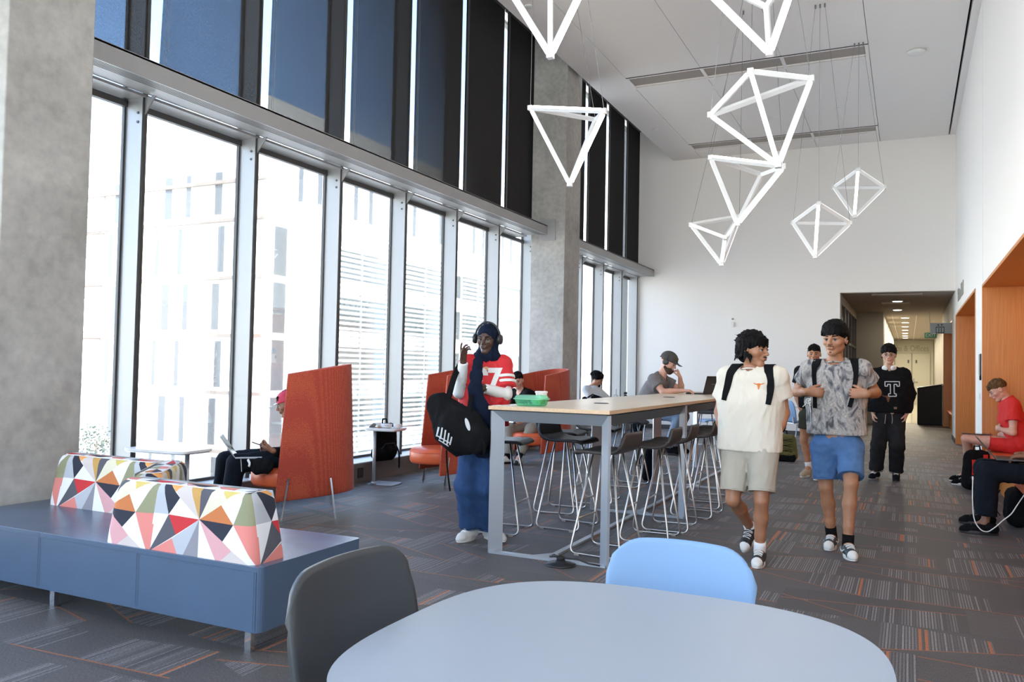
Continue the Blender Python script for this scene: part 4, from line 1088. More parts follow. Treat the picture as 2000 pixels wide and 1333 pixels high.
t = E('yogurt_tub', (-2.64, 5.98, 1.08), 'white speckled tub with a lid behind the green lunch container', 'tub')
def specks():
    mt, nt, b = nmat('speckled_paper'); v = nt.nodes.new('ShaderNodeTexVoronoi'); v.inputs['Scale'].default_value = 90; tcn = nt.nodes.new('ShaderNodeTexCoord'); nt.links.new(tcn.outputs['Object'], v.inputs['Vector'])
    nt.links.new(mixc(nt, math_n(nt, 'LESS_THAN', v.outputs['Distance'], .22), (.78, .76, .73), (.25, .18, .16)), b.inputs['Base Color']); setp(b, rough=.5); return mt
MB().lathe([(.038, 0), (.046, .085), (.044, .088)], n=28).build('tub_body', specks(), t, smooth=True)
MB().lathe([(.050, .086), (.051, .098), (.046, .102)], n=28).build('lid', M['white_gloss'], t)
tag(loft([(.07, .05, 0), (.075, .055, .03), (.06, .045, .035)]).build('napkin_pack', M['rubber_white']), 'pale crumpled packet between the green container and the speckled tub', 'packet').location = (-2.62, 5.83, 1.08)
tag(MB().box(-.08, .08, -.055, .055, 0, .002).build('paper_napkin', M['rubber_white']), 'white napkin at the near left corner of the high table', 'napkin').location = (-2.70, 5.45, 1.0805)
def laptop(loc, rz, lab, tilt=100, col='black_plastic', w=.34, d=.235):
    t = E('laptop', loc, lab, 'laptop', None, rz)
    m1 = M[col]
    MB().box(-w/2, w/2, -d/2, d/2, 0, .014).build('base', m1, t, bevel=.003)
    MB().box(-w/2+.03, w/2-.03, -d/2+.09, d/2-.02, .014, .0155).build('keyboard', M['black_plastic'], t)
    a = math.radians(tilt); up = V(0, -math.cos(a), math.sin(a)); n = V(0, math.sin(a), math.cos(a)); o = V(0, d/2, .012)
    ln = .225
    MB().hexa([o+V(-w/2, 0, 0), o+V(w/2, 0, 0), o+V(w/2, 0, 0)+n*.007, o+V(-w/2, 0, 0)+n*.007, o+V(-w/2, 0, 0)+up*ln, o+V(w/2, 0, 0)+up*ln, o+V(w/2, 0, 0)+up*ln+n*.007, o+V(-w/2, 0, 0)+up*ln+n*.007]).build('screen_lid', m1, t, bevel=.002)
    q_ = [o+V(-w/2+.012, 0, 0)+up*.015-n*.0008, o+V(w/2-.012, 0, 0)+up*.015-n*.0008, o+V(w/2-.012, 0, 0)+up*(ln-.012)-n*.0008, o+V(-w/2+.012, 0, 0)+up*(ln-.012)-n*.0008]
    MB().add(q_, [(0, 1, 2, 3)]).build('screen', M['hall_glass'], t)
    return t
# the laptop of the man in the cap, its lid toward the camera's right
pl_ = at(1375, 768, 10.3)
LT = laptop((-2.37, 10.35, 1.08), -PI/2-.25, 'dark laptop open on the far high table in front of the man in the cap', 104)
tag(MB().tube([(0, -.035, .0), (0, .035, 0)], .003, 5).build('lid_emblem', M['letters']), 'small grey emblem on the lid of the dark laptop', 'emblem')
E2 = bpy.data.objects['lid_emblem']; E2.parent = LT; del E2['label']; del E2['category']; E2.location = (0, .235/2+.012+.035, .13); E2.rotation_euler = (0, PI/2, 0)

# ------------------------------------------------------------------ cable puck on the floor
t = E('floor_power_hub', (-2.17, 5.30, 0), 'black round cable hub with coiled plug lying on the carpet by the table foot', 'power hub')
MB().lathe([(.105, 0), (.11, .006), (.10, .012), (.04, .02), (.03, .035)], n=32).build('base_disc', M['black_plastic'], t, smooth=True)
MB().lathe([(.028, .03), (.03, .055), (.02, .062)], n=16).build('socket', M['black_matte'], t, smooth=True)
MB().tube([(-.02, .0, .055), (-.06, .02, .06), (-.08, 0, .05), (-.05, -.02, .06), (.0, -.01, .062)], .008, 6).tube([(.02, 0, .05), (.10, .05, .045), (.2, .02, .03), (.27, .05, .018)], .006, 6).build('cord', M['black_plastic'], t, smooth=True)

# ------------------------------------------------------------------ orange bench in the right recess
t = E('recess_bench', (1.2, 10.0, 0), 'orange padded bench along the big wooden recess', 'bench')
MB().box(.875, 1.70, 7.95, 12.0, .36, .46).build('cushion', M['orange_leather'], t, True, bevel=.03, seg=4)
MB().box(.98, 1.70, 7.95, 12.0, .0, .36).build('plinth', M['orange_wood'], t, True)
t = E('recess_bench', (1.2, 22.9, 0), 'orange padded bench in the corridor recess', 'bench')
MB().box(.92, 1.70, 20.5, 25.2, .38, .46).build('cushion', M['orange_leather'], t, True, bevel=.03, seg=4)
MB().box(.98, 1.70, 20.5, 25.2, .0, .38).build('plinth', M['orange_wood'], t, True)

# ------------------------------------------------------------------ seating at the far window: low table and chairs
t = E('cafe_table', (-4.15, 14.35, 0), 'low white table by the far windows where the curly-haired man sits', 'table')
MB().prism([(a, b) for a, b in squircle(.75, .42, 60, 5)], .715, .74).build('table_top', M['laminate_white'], t)
for x in (-.5, .5):
    MB().tube([(x, 0, .02), (x, 0, .715)], .03, 12).build('leg', M['silver'], t, smooth=True)
    MB().bar((x, -.28, .012), (x, .28, .012), .06, .024).build('foot', M['silver'], t)
side_chair((-4.72, 14.1, 0), -PI/2, 'blue chair under the curly-haired man by the far windows', M['chair_blue'])
side_chair((-1.86, 16.2, 0), -.9, 'blue shell chair behind the man with olive shorts', M['chair_blue'])
side_chair((-3.35, 15.6, 0), 2.2, 'blue shell chair beyond the high tables by the back wall', M['chair_blue'])
t = E('cafe_table', (-2.35, 16.7, 0), 'low white table near the back wall behind the walkers', 'table')
MB().prism([(a, b) for a, b in squircle(.75, .42, 60, 5)], .715, .74).build('table_top', M['laminate_white'], t)
for x in (-.5, .5): MB().tube([(x, 0, .0), (x, 0, .715)], .03, 12).build('leg', M['silver'], t, smooth=True)
p = at(1195, 778, 13.9)
t = E('tumbler', (p[0], 14.1, .74), 'white tumbler on the low table by the far windows', 'tumbler')
MB().lathe([(.034, 0), (.042, .16), (.040, .165)], n=24).build('cup_body', M['white_gloss'], t, smooth=True)
MB().lathe([(.044, .165), (.044, .175), (.03, .18)], n=24).build('lid', M['smoke'], t)
MB().tube([(.01, 0, .18), (.014, 0, .28)], .005, 6).build('straw', M['wire'], t)
p = at(1218, 775, 14.2)
t = E('water_bottle', (p[0], 14.3, .74), 'squat black bottle on the low table by the far windows', 'bottle')
MB().lathe([(.045, 0), (.05, .01), (.05, .14), (.03, .17), (.022, .18)], n=24).build('bottle_body', M['black_plastic'], t, smooth=True)
MB().lathe([(.03, .185), (.032, .22), (.02, .23)], n=16).build('cap', M['black_matte'], t, smooth=True)

# ------------------------------------------------------------------ people: bodies and clothes as blended tapered volumes, meshed into one skin
class SDF:
    def __init__(s): s.p = []; s.cuts = []; s.nz = None
    def _seg(s, a, b, ra, rb, k, flat, op, fc, pre=None):
        a, b = V(a), V(b); s.p.append(('c', a, b, ra, rb, k, flat, op, fc)); return s
    def cone(s, a, b, ra, rb=None, k=.02, flat=None, op='u', fc=None):
        """tapered capsule; flat=(n, f) squeezes it along n; fc='b' cuts it flat at b, 'ab' at both ends"""
        return s._seg(a, b, ra, ra if rb is None else rb, k, flat, op, fc)
    def chain(s, pts, rs, k=.02, flat=None):
        for i in range(len(pts)-1): s.cone(pts[i], pts[i+1], rs[i], rs[i+1], k, flat)
        return s
    def ell(s, c, r, R=None, k=.02, op='u'):
        s.p.append(('e', V(c), V(r), np.eye(3) if R is None else np.array(R), k, op)); return s
    def cut(s, pt, n): s.cuts.append((V(pt), unit(n))); return s
    def noise(s, amp, freq, st=(1, 1, 1), seed=0): s.nz = (amp, freq, st, seed); return s
    def bbox(s):
        lo, hi = [], []
        for p in s.p:
            if p[0] == 'c' and p[7] == 'u':
                r = max(p[3], p[4]); lo.append(np.minimum(p[1], p[2])-r); hi.append(np.maximum(p[1], p[2])+r)
            elif p[0] == 'e' and p[5] == 'u':
                r = max(p[2]); lo.append(p[1]-r); hi.append(p[1]+r)
        return np.min(lo, axis=0), np.max(hi, axis=0)
    def field(s, lo, hi, h):
        n = np.ceil((hi-lo)/h).astype(int)+1
        F = np.full(n, .2, np.float32)
        ax = [lo[i]+h*np.arange(n[i]) for i in range(3)]
        for p in s.p:
            if p[0] == 'c':
                _, a, b, ra, rb, k, flat, op, fc = p; r = max(ra, rb)+k+3*h
                l, u = np.minimum(a, b)-r, np.maximum(a, b)+r
            else:
                _, c, rr, R, k, op = p; r = max(rr)+k+3*h; l, u = c-r, c+r
            i0 = np.maximum(0, np.floor((l-lo)/h).astype(int)); i1 = np.minimum(n, np.ceil((u-lo)/h).astype(int)+1)
            if np.any(i1 <= i0): continue
            X, Y, Z = np.meshgrid(ax[0][i0[0]:i1[0]], ax[1][i0[1]:i1[1]], ax[2][i0[2]:i1[2]], indexing='ij')
            P = np.stack([X, Y, Z], -1)
            if p[0] == 'c':
                q = P-a; ab = b-a
                if flat is not None:
                    nn, f = unit(flat[0]), flat[1]; q2 = q+nn*((q@nn)*(1/f-1))[..., None]; ab2 = ab+nn*(ab.dot(nn)*(1/f-1))
                else: q2, ab2 = q, ab; f = 1
                t = np.clip((q2@ab2)/max(ab2.dot(ab2), 1e-9), 0, 1)
                d = (np.linalg.norm(q2-t[..., None]*ab2, axis=-1)-(ra+(rb-ra)*t))
                if f < 1: d = d*np.where(d > 0, .5*(1+f), .5*(1+f))
                if fc and 'b' in fc: d = np.maximum(d, (q-ab)@unit(ab))
                if fc and 'a' in fc: d = np.maximum(d, -(q@unit(ab)))
            else:
                q = (P-c)@R.T; k0 = np.linalg.norm(q/rr, axis=-1); k1 = np.linalg.norm(q/(rr*rr), axis=-1)+1e-9; d = k0*(k0-1)/k1
            sl = tuple(slice(i0[i], i1[i]) for i in range(3)); G = F[sl]
            if op == 'u':
                hh = np.maximum(k-np.abs(G-d), 0)/k; F[sl] = np.minimum(G, d)-hh*hh*k*.25
            else:
                d = -d; hh = np.maximum(k-np.abs(G-d), 0)/k; F[sl] = np.maximum(G, d)+hh*hh*k*.25
        if s.nz:
            amp, fr, st, seed = s.nz; rs = np.random.RandomState(seed); X, Y, Z = np.meshgrid(*ax, indexing='ij'); D = 0
            for o in range(7):
                v = rs.normal(size=3)*st; v = v/np.linalg.norm(v)*fr*(1+.45*o); w = rs.normal(size=3)*fr*.6
                ph = rs.uniform(0, 6.28); wob = 1.6*np.sin(X*w[0]+Y*w[1]+Z*w[2]+rs.uniform(0, 6))
                D = D+(1-np.abs(np.sin(X*v[0]+Y*v[1]+Z*v[2]+ph+wob)))**2*(.9 if o < 3 else .5)
            F += (amp*(1.2-D*.55)).astype(np.float32)
        for pt, nn in s.cuts:
            X, Y, Z = np.meshgrid(*ax, indexing='ij'); d = (X-pt[0])*nn[0]+(Y-pt[1])*nn[1]+(Z-pt[2])*nn[2]; F = np.maximum(F, d)
        F[0] = F[-1] = .1; F[:, 0] = F[:, -1] = .1; F[:, :, 0] = F[:, :, -1] = .1
        return F
    def mesh(s, h, lo=None, hi=None):
        if lo is None: lo, hi = s.bbox(); lo = lo-2.5*h-.012; hi = hi+2.5*h+.012
        return surfnet(s.field(V(lo), V(hi), h), V(lo), h)
def surfnet(F, lo, h):
    S = F < 0; n = np.array(F.shape)-1
    c = S[:-1, :-1, :-1].astype(np.int8)
    tot = sum(S[i:i+n[0], j:j+n[1], k:k+n[2]].astype(np.int8) for i in (0, 1) for j in (0, 1) for k in (0, 1))
    cells = np.argwhere((tot > 0) & (tot < 8))
    if len(cells) == 0: return np.zeros((0, 3)), np.zeros((0, 4), int)
    idx = np.full(n, -1, np.int64); idx[tuple(cells.T)] = np.arange(len(cells))
    off = [(i, j, k) for i in (0, 1) for j in (0, 1) for k in (0, 1)]
    val = {o: F[cells[:, 0]+o[0], cells[:, 1]+o[1], cells[:, 2]+o[2]] for o in off}
    acc = np.zeros((len(cells), 3)); cnt = np.zeros(len(cells))
    for o in off:
        for ax in range(3):
            if o[ax]: continue
            p = list(o); p[ax] = 1; p = tuple(p); a, b = val[o], val[p]; mk = (a < 0) != (b < 0)
            t = np.where(mk, a/(a-b+1e-12), 0); pos = np.tile(np.array(o, float), (len(cells), 1)); pos[:, ax] += t
            acc += pos*mk[:, None]; cnt += mk
    vs = lo+(cells+acc/cnt[:, None])*h
    fs = []
    for ax in range(3):
        b_, c_ = (ax+1) % 3, (ax+2) % 3
        A = [slice(0, n[i]+1) for i in range(3)]; B = list(A); A[ax] = slice(0, n[ax]); B[ax] = slice(1, n[ax]+1)
        D = S[tuple(A)] != S[tuple(B)]; e = np.argwhere(D); ok = (e[:, b_] > 0) & (e[:, c_] > 0) & (e[:, b_] < n[b_]) & (e[:, c_] < n[c_]); e = e[ok]
        ins = S[tuple(e.T)]
        def g(db, dc): q = e.copy(); q[:, b_] -= db; q[:, c_] -= dc; return idx[tuple(q.T)]
        Qd = np.stack([g(1, 1), g(0, 1), g(0, 0), g(1, 0)], 1); Qd[~ins] = Qd[~ins][:, ::-1]; fs.append(Qd)
    return vs, np.concatenate(fs)
def skin_obj(name, parts, mats, parent, smooth_it=2):
    """one mesh object out of one or more (verts, faces) patches given in world coordinates"""
    vs = []; fs = []; o = 0
    for v, f in parts:
        vs.append(v); fs.append(f+o); o += len(v)
    vs = np.concatenate(vs); fs = np.concatenate(fs)
    me = bpy.data.meshes.new(name)
    org = np.array(world_of(parent).translation) if parent else np.zeros(3)
    me.vertices.add(len(vs)); me.vertices.foreach_set('co', (vs-org).astype(np.float32).ravel())
    me.loops.add(len(fs)*4); me.loops.foreach_set('vertex_index', fs.astype(np.int32).ravel())
    me.polygons.add(len(fs)); me.polygons.foreach_set('loop_start', np.arange(0, len(fs)*4, 4, dtype=np.int32))
    me.polygons.foreach_set('use_smooth', np.ones(len(fs), bool))
    for x in (mats if isinstance(mats, (list, tuple)) else [mats]): me.materials.append(x)
    me.update(); me.validate()
    ob = bpy.data.objects.new(name, me); COL.objects.link(ob)
    if parent: ob.parent = parent
    if smooth_it:
        md = ob.modifiers.new('relax', 'SMOOTH'); md.iterations = smooth_it; md.factor = .5
    ob['_np'] = 0; del ob['_np']
    return ob, vs, fs
def decal(mb, name, mt, parent, target, o, rx, uy, nrm, off=.003):
    """lay flat shapes (x right, y up) on the surface of a garment"""
    vs, fs = target; tree = BVHTree.FromPolygons([tuple(v) for v in vs], [tuple(int(i) for i in f) for f in fs])
    rx, uy, nrm = unit(rx), unit(uy), unit(nrm)
    bm = bmesh.new(); V_ = [bm.verts.new(p) for p in mb.v]
    for f in mb.f:
        try: bm.faces.new([V_[i] for i in f])
        except ValueError: pass
    bmesh.ops.triangulate(bm, faces=bm.faces[:])
    for _ in range(4):
        ed = [e for e in bm.edges if e.calc_length() > .018]
        if not ed: break
        bmesh.ops.subdivide_edges(bm, edges=ed, cuts=1); bmesh.ops.triangulate(bm, faces=bm.faces[:])
    for v in bm.verts:
        p = V(*o)+rx*v.co.x+uy*v.co.y; s = p+nrm*.5; hit, nn, i, d = tree.ray_cast(Vector(s), Vector(-nrm), 1.2)
        q_ = V(*hit) if hit is not None else p
        w = q_+nrm*(off+max(0, v.co.z)*.3); v.co = w
    me = bpy.data.meshes.new(name); bm.to_mesh(me); bm.free(); me.materials.append(mt)
    ob = bpy.data.objects.new(name, me); COL.objects.link(ob); attach(ob, parent, True); return ob

# skin and cloth
def skinmat(name, c, rough=.5):
    mt = mat(name, c, rough, noise=.10, nscale=22, bump=.06, bscale=350); b = mt.node_tree.nodes['Principled BSDF']
    b.inputs['Subsurface Weight'].default_value = .12; b.inputs['Subsurface Radius'].default_value = (.02, .008, .004); b.inputs['Subsurface Scale'].default_value = .5; return mt
SK = {'tan': skinmat('skin_tan', (.40, .185, .10)), 'camo': skinmat('skin_olive', (.42, .20, .11)), 'dark': skinmat('skin_dark', (.075, .036, .024), .42), 'light': skinmat('skin_light', (.62, .34, .25)),
      'fair': skinmat('skin_fair', (.60, .36, .26)), 'brown': skinmat('skin_brown', (.25, .11, .06))}
def hairmat(name, c): return mat(name, c, .62, noise=.6, nscale=60, bump=1.0, bscale=160, stretch=(1, 1, .2), spec=.08)
HR = {'black': hairmat('hair_black', (.007, .006, .006)), 'brown': hairmat('hair_brown', (.11, .06, .028))}
M['eye_white'] = mat('eye_white', (.36, .34, .32), .3); M['stubble'] = mat('stubble', (.045, .022, .014), .9); M['iris'] = mat('iris', (.015, .009, .006), .15)
LIP = {'tan': mat('lips_tan', (.36, .11, .08), .45), 'dark': mat('lips_dark', (.09, .035, .032), .4), 'light': mat('lips_light', (.50, .17, .14), .45)}

def hand_sdf(S, w, d, n, side, curl=(.35, .5, .4), s=1.0, spread=.12, thumb=.7, curls=None):
    """w wrist, d pointing to the fingers, n out of the palm, side towards the thumb"""
    w, d = V(w), unit(d); n = unit(V(n)-d*V(n).dot(d)); sd = unit(V(side)-d*V(side).dot(d)-n*V(side).dot(n))
    S.cone(w-d*.005, w+d*.035*s, .024*s, .030*s, .02, (n, .62))
    S.cone(w+d*.03*s, w+d*.078*s, .030*s, .036*s, .018, (n, .42))
    S.cone(w+d*.075*s+sd*.018*s, w+d*.075*s-sd*.018*s, .018*s, .018*s, .012, (n, .75))
    L = [.074, .082, .076, .060]; off = [.031, .0105, -.0100, -.030]; RR = [.0082, .0085, .0081, .0072]; tips = []
    for i in range(4):
        cu = curls[i] if curls else curl
        dd = rotv(d, n, -(1.5-i)*spread*.5*np.sign(np.cross(n, d).dot(sd)+1e-9)*-1); p = w+d*.080*s+sd*off[i]*s; r = RR[i]*s*1.08
        fr = [.46, .30, .24]; a = 0
        for j in range(3):
            a += cu[j]; v = unit(dd*math.cos(a)+n*math.sin(a)); q_ = p+v*L[i]*fr[j]*s; S.cone(p, q_, r, r*.9, .0035); p = q_; r *= .9
        tips.append(p)
    b0 = w+d*.022*s+sd*.024*s+n*.006; v = unit(d*.75+sd*thumb+n*.35); q_ = b0+v*.040*s; S.cone(b0, q_, .0145*s, .0115*s, .012)
    v2 = unit(v+d*.35+n*.25-sd*.1); q2 = q_+v2*.030*s; S.cone(q_, q2, .0112*s, .0098*s, .008); v3 = unit(v2+n*.2); S.cone(q2, q2+v3*.022*s, .0098*s, .0085*s, .006)
    return S
def hframe(fwd, up):
    y = unit(fwd); z = V(up)-y*V(up).dot(y); z = unit(z); x = np.cross(y, z); return x, y, z
def head_sdf(S, c, fwd, up, s=1.0, neck=None, female=False, beard=False):
    x, y, z = hframe(fwd, up); R = np.array([x, y, z]); c = V(c)
    def P(a, b, d_): return c+(x*a+y*b+z*d_)*s
    S.ell(P(0, -.014, .036), V(.074, .094, .083)*s, R, .02)
    S.ell(P(0, .022, -.012), V(.062, .064, .078)*s, R, .03)
    S.cone(P(-.041, -.004, -.052), P(-.012, .058, -.094), .021*s, .018*s, .025); S.cone(P(.041, -.004, -.052), P(.012, .058, -.094), .021*s, .018*s, .025)
    S.ell(P(0, .062, -.092), V(.021, .018, .016)*s, R, .018)
    for q_ in (-1, 1):
        S.ell(P(q_*.043, .052, -.018), V(.022, .022, .020)*s, R, .022)
        S.cone(P(q_*.012, .082, .022), P(q_*.045, .068, .020), .010*s, .009*s, .014)
        S.ell(P(q_*.077, -.010, -.002), V(.010, .019, .031)*s, R, .008)
        S.ell(P(q_*.083, -.006, .004), V(.006, .009, .015)*s, R, .005, 's')
    for q_ in (-1, 1): S.ell(P(q_*.031, .093, -.0005), V(.017, .017, .0090)*s, R, .010, 's')
    S.cone(P(0, .084, .014), P(0, .103, -.022), .0075*s, .0115*s, .009); S.ell(P(0, .105, -.026), V(.0115, .011, .0095)*s, R, .006)
    for q_ in (-1, 1): S.ell(P(q_*.0125, .095, -.029), V(.0075, .010, .0075)*s, R, .005)
    S.ell(P(0, .074, -.052), V(.025, .016, .020)*s, R, .014)
    S.cone(P(-.016, .088, -.050), P(.016, .088, -.050), .0062*s, .0062*s, .006); S.cone(P(-.014, .087, -.061), P(.014, .087, -.061), .0068*s, .0068*s, .006)
    S.cone(P(-.02, .097, -.0555), P(.02, .097, -.0555), .0022*s, .0022*s, .003, op='s')
    if neck is not None:
        S.cone(P(0, -.022, -.055), neck, .046*s*(.9 if female else 1), .053*s*(.88 if female else 1), .03)
    return P, R, (x, y, z)
def face_parts(P, x, y, z, s, body, lip, hair, brow=True, moustache=False, goatee=False, eyes=True, gaze=0.0):
    for q_ in (-1, 1):
        c = P(q_*.031, .0735, .001); me = MB(); r = .0125*s; vs = []; fs = []; mi = []
        g = unit(y+x*gaze); a = unit(np.cross(g, z)); b = np.cross(a, g)
        rings = [0, .28, .55, .9, 1.3, 1.8]
        vs.append(c+g*r)
        for t_ in rings[1:]:
            for j in range(14): an = 2*PI*j/14; vs.append(c+r*(math.cos(t_)*g+math.sin(t_)*(math.cos(an)*a+math.sin(an)*b)))
        for j in range(14): fs.append((0, 1+(j+1) % 14, 1+j)); mi.append(1)
        for k in range(len(rings)-2):
            for j in range(14): o1, o2 = 1+k*14, 1+(k+1)*14; fs.append((o1+j, o1+(j+1) % 14, o2+(j+1) % 14, o2+j)); mi.append(1 if k < 1 else 0)
        me.v = [tuple(p) for p in vs]; me.f = fs; me.m = mi
        me.build('eye', [M['eye_white'], M['iris']], body, True, smooth=True)
        lid = MB(); lid.tube([P(q_*(.031+t_), .0895-abs(t_)*.35-.004*(t_/.016)**2, .0075-.004*(t_/.017)**2) for t_ in np.linspace(-.016, .016, 7)], [.0012*s, .002*s, .0024*s, .0026*s, .0024*s, .002*s, .0012*s], 6)
        lid.build('eyelashes', hair, body, True, smooth=True)
        if brow:
            bw = MB(); bw.tube([P(q_*(.013+t_*.04), .0935-.018*t_**2-.004*t_, .0215+.006*math.sin(t_*2.4)) for t_ in np.linspace(0, 1, 7)], [.0022*s, .004*s, .0042*s, .0038*s, .0034*s, .0026*s, .0014*s], 6)
            bw.build('eyebrow', hair, body, True, smooth=True)
    L = MB(); L.tube([P(t_, .0915-.006*(t_/.02)**2, -.0505+.0012*math.cos(t_*120)-.003*(t_/.02)**2) for t_ in np.linspace(-.022, .022, 9)], [.001*s, .0030*s, .0042*s, .0046*s, .0042*s, .0046*s, .0042*s, .0030*s, .001*s], 8)
    L.tube([P(t_, .0900-.007*(t_/.02)**2, -.0600+.004*(t_/.02)**2) for t_ in np.linspace(-.018, .018, 9)], [.001*s, .0032*s, .0045*s, .0050*s, .0052*s, .0050*s, .0045*s, .0032*s, .001*s], 8)
    L.build('lips', lip, body, True, smooth=True)
    if moustache:
        mu = MB(); mu.tube([P(t_, .0965-.010*(t_/.024)**2, -.0425-.004*(t_/.022)**2) for t_ in np.linspace(-.026, .026, 9)], [.0008, .0026, .0036, .0034, .003, .0034, .0036, .0026, .0008], 6); mu.build('moustache', M['stubble'], body, True, smooth=True)
    if goatee:
        go = MB(); go.tube([P(t_, .080-.006*(t_/.015)**2, -.088) for t_ in np.linspace(-.014, .014, 7)], [.001, .003, .0055, .006, .0055, .003, .001], 8); go.build('goatee', M['stubble'], body, True, smooth=True)
def hair_obj(parent, P, R, ax, s, mt, style, seed=1, h=.005):
    x, y, z = ax; S = SDF(); rs = np.random.RandomState(seed)
    def lock(a, b, r0, r1): S.cone(a, b, r0*s, r1*s, .007)
    if style == 'fringe':       # thick straight fringe, short sides
        S.ell(P(0, -.018, .052), V(.090, .107, .086)*s, R, .02)
        S.ell(P(0, .075, -.045), V(.075, .075, .078)*s, R, .012, 's'); S.ell(P(0, .02, -.105), V(.12, .14, .085)*s, R, .012, 's')
        for i in range(90):
            a = rs.uniform(-1.25, 1.25); e_ = rs.uniform(.2, .95); d = V(math.sin(a)*.093, math.cos(a)*.106-.016, 0)
            lock(P(d[0]*e_, d[1]*e_, .052+.085*math.sqrt(max(0, 1-e_*e_))), P(d[0]*1.02, d[1]*1.03, .040+rs.uniform(-.008, .02)), .014, .006)
        for i in range(90):
            a = rs.uniform(0, 6.28); e_ = rs.uniform(.0, .9); q_ = P(math.cos(a)*.08*e_, -.015+math.sin(a)*.095*e_, .052+.088*math.sqrt(1-e_*e_)); lock(q_, q_+(x*rs.normal()*.012+y*rs.normal()*.012+z*rs.uniform(0, .008)), .010, .004)
        for i in range(60):
            a = rs.uniform(1.4, 4.9); zz = rs.uniform(-.03, .06); q_ = P(math.sin(a)*.080, math.cos(a)*.094-.018, zz); lock(q_, q_-z*.025+(x*math.sin(a)+y*math.cos(a))*.003, .010, .004)
    elif style == 'wavy':       # longer tousled hair covering the ears and nape
        S.ell(P(0, -.022, .046), V(.090, .108, .086)*s, R, .02); S.ell(P(0, -.055, -.02), V(.078, .060, .075)*s, R, .02)
        S.ell(P(0, .085, -.040), V(.072, .070, .075)*s, R, .012, 's')
        for i in range(150):
            a = rs.uniform(0, 6.28); e_ = rs.uniform(.1, 1.0); q_ = P(math.cos(a)*.090*e_, -.02+math.sin(a)*.108*e_, .05+.086*math.sqrt(max(0, 1-e_*e_))); o_ = unit(q_-P(0, -.02, .02)); lock(q_-o_*.01, q_+o_*rs.uniform(.002, .012)+x*rs.normal()*.014+y*rs.normal()*.014-z*rs.uniform(0, .02), .011, .0035)
        for i in range(110):
            a = rs.uniform(1.0, 5.28); q_ = P(math.sin(a)*.086, math.cos(a)*.100-.02, rs.uniform(-.05, .05)); o_ = x*math.sin(a)+y*math.cos(a); lock(q_, q_-z*rs.uniform(.02, .05)+o_*rs.uniform(-.004, .014), .011, .0035)
        for i in range(60):
            a = rs.uniform(-1.0, 1.0); q_ = P(math.sin(a)*.082, math.cos(a)*.098-.016, .07); lock(q_, P(math.sin(a)*.088+rs.normal()*.008, math.cos(a)*.10-.012, rs.uniform(.012, .04)), .011, .004)
    elif style == 'afro':
        S.ell(P(0, -.026, .056), V(.100, .120, .098)*s, R, .02); S.ell(P(0, .090, -.045), V(.074, .070, .085)*s, R, .01, 's'); S.ell(P(0, .02, -.115), V(.12, .14, .085)*s, R, .012, 's')
        for i in range(260):
            d = unit(rs.normal(size=3)); d[2] = abs(d[2])*.95-.15
            if d[1] > .55 and d[2] < .35: continue
            q_ = P(d[0]*.104, d[1]*.124-.026, .056+d[2]*.104); lock(q_, q_+unit(q_-P(0, -.02, .04))*rs.uniform(.004, .016), .012, .008)
    elif style == 'short':      # short side-swept
        S.ell(P(0, -.017, .046), V(.080, .099, .082)*s, R, .02); S.ell(P(0, .082, -.035), V(.078, .068, .080)*s, R, .012, 's'); S.ell(P(0, .035, -.11), V(.12, .12, .09)*s, R, .012, 's')
        for i in range(110):
            a = rs.uniform(0, 6.28); e_ = rs.uniform(.0, .95); q_ = P(math.cos(a)*.080*e_, -.016+math.sin(a)*.100*e_, .046+.083*math.sqrt(1-e_*e_)); lock(q_, q_+y*.02+x*.008-z*rs.uniform(0, .01), .009, .004)
        for i in range(26):
            a = rs.uniform(-.8, .8); lock(P(math.sin(a)*.07, .07, .085), P(math.sin(a)*.076, math.cos(a)*.092, rs.uniform(.038, .06)), .011, .005)
    S.noise(.0035, 120, (1, 1, .5), seed); m_ = S.mesh(h*s*.85); return skin_obj('hair', [m_], mt, parent, 1)[0]
def torso_axes(J):
    lf = unit(V(J['shL'])-V(J['shR'])); up = unit(V(J['nk'])-V(J['pel'])); fw = unit(np.cross(lf, up)); return lf, fw, np.cross(fw, lf)
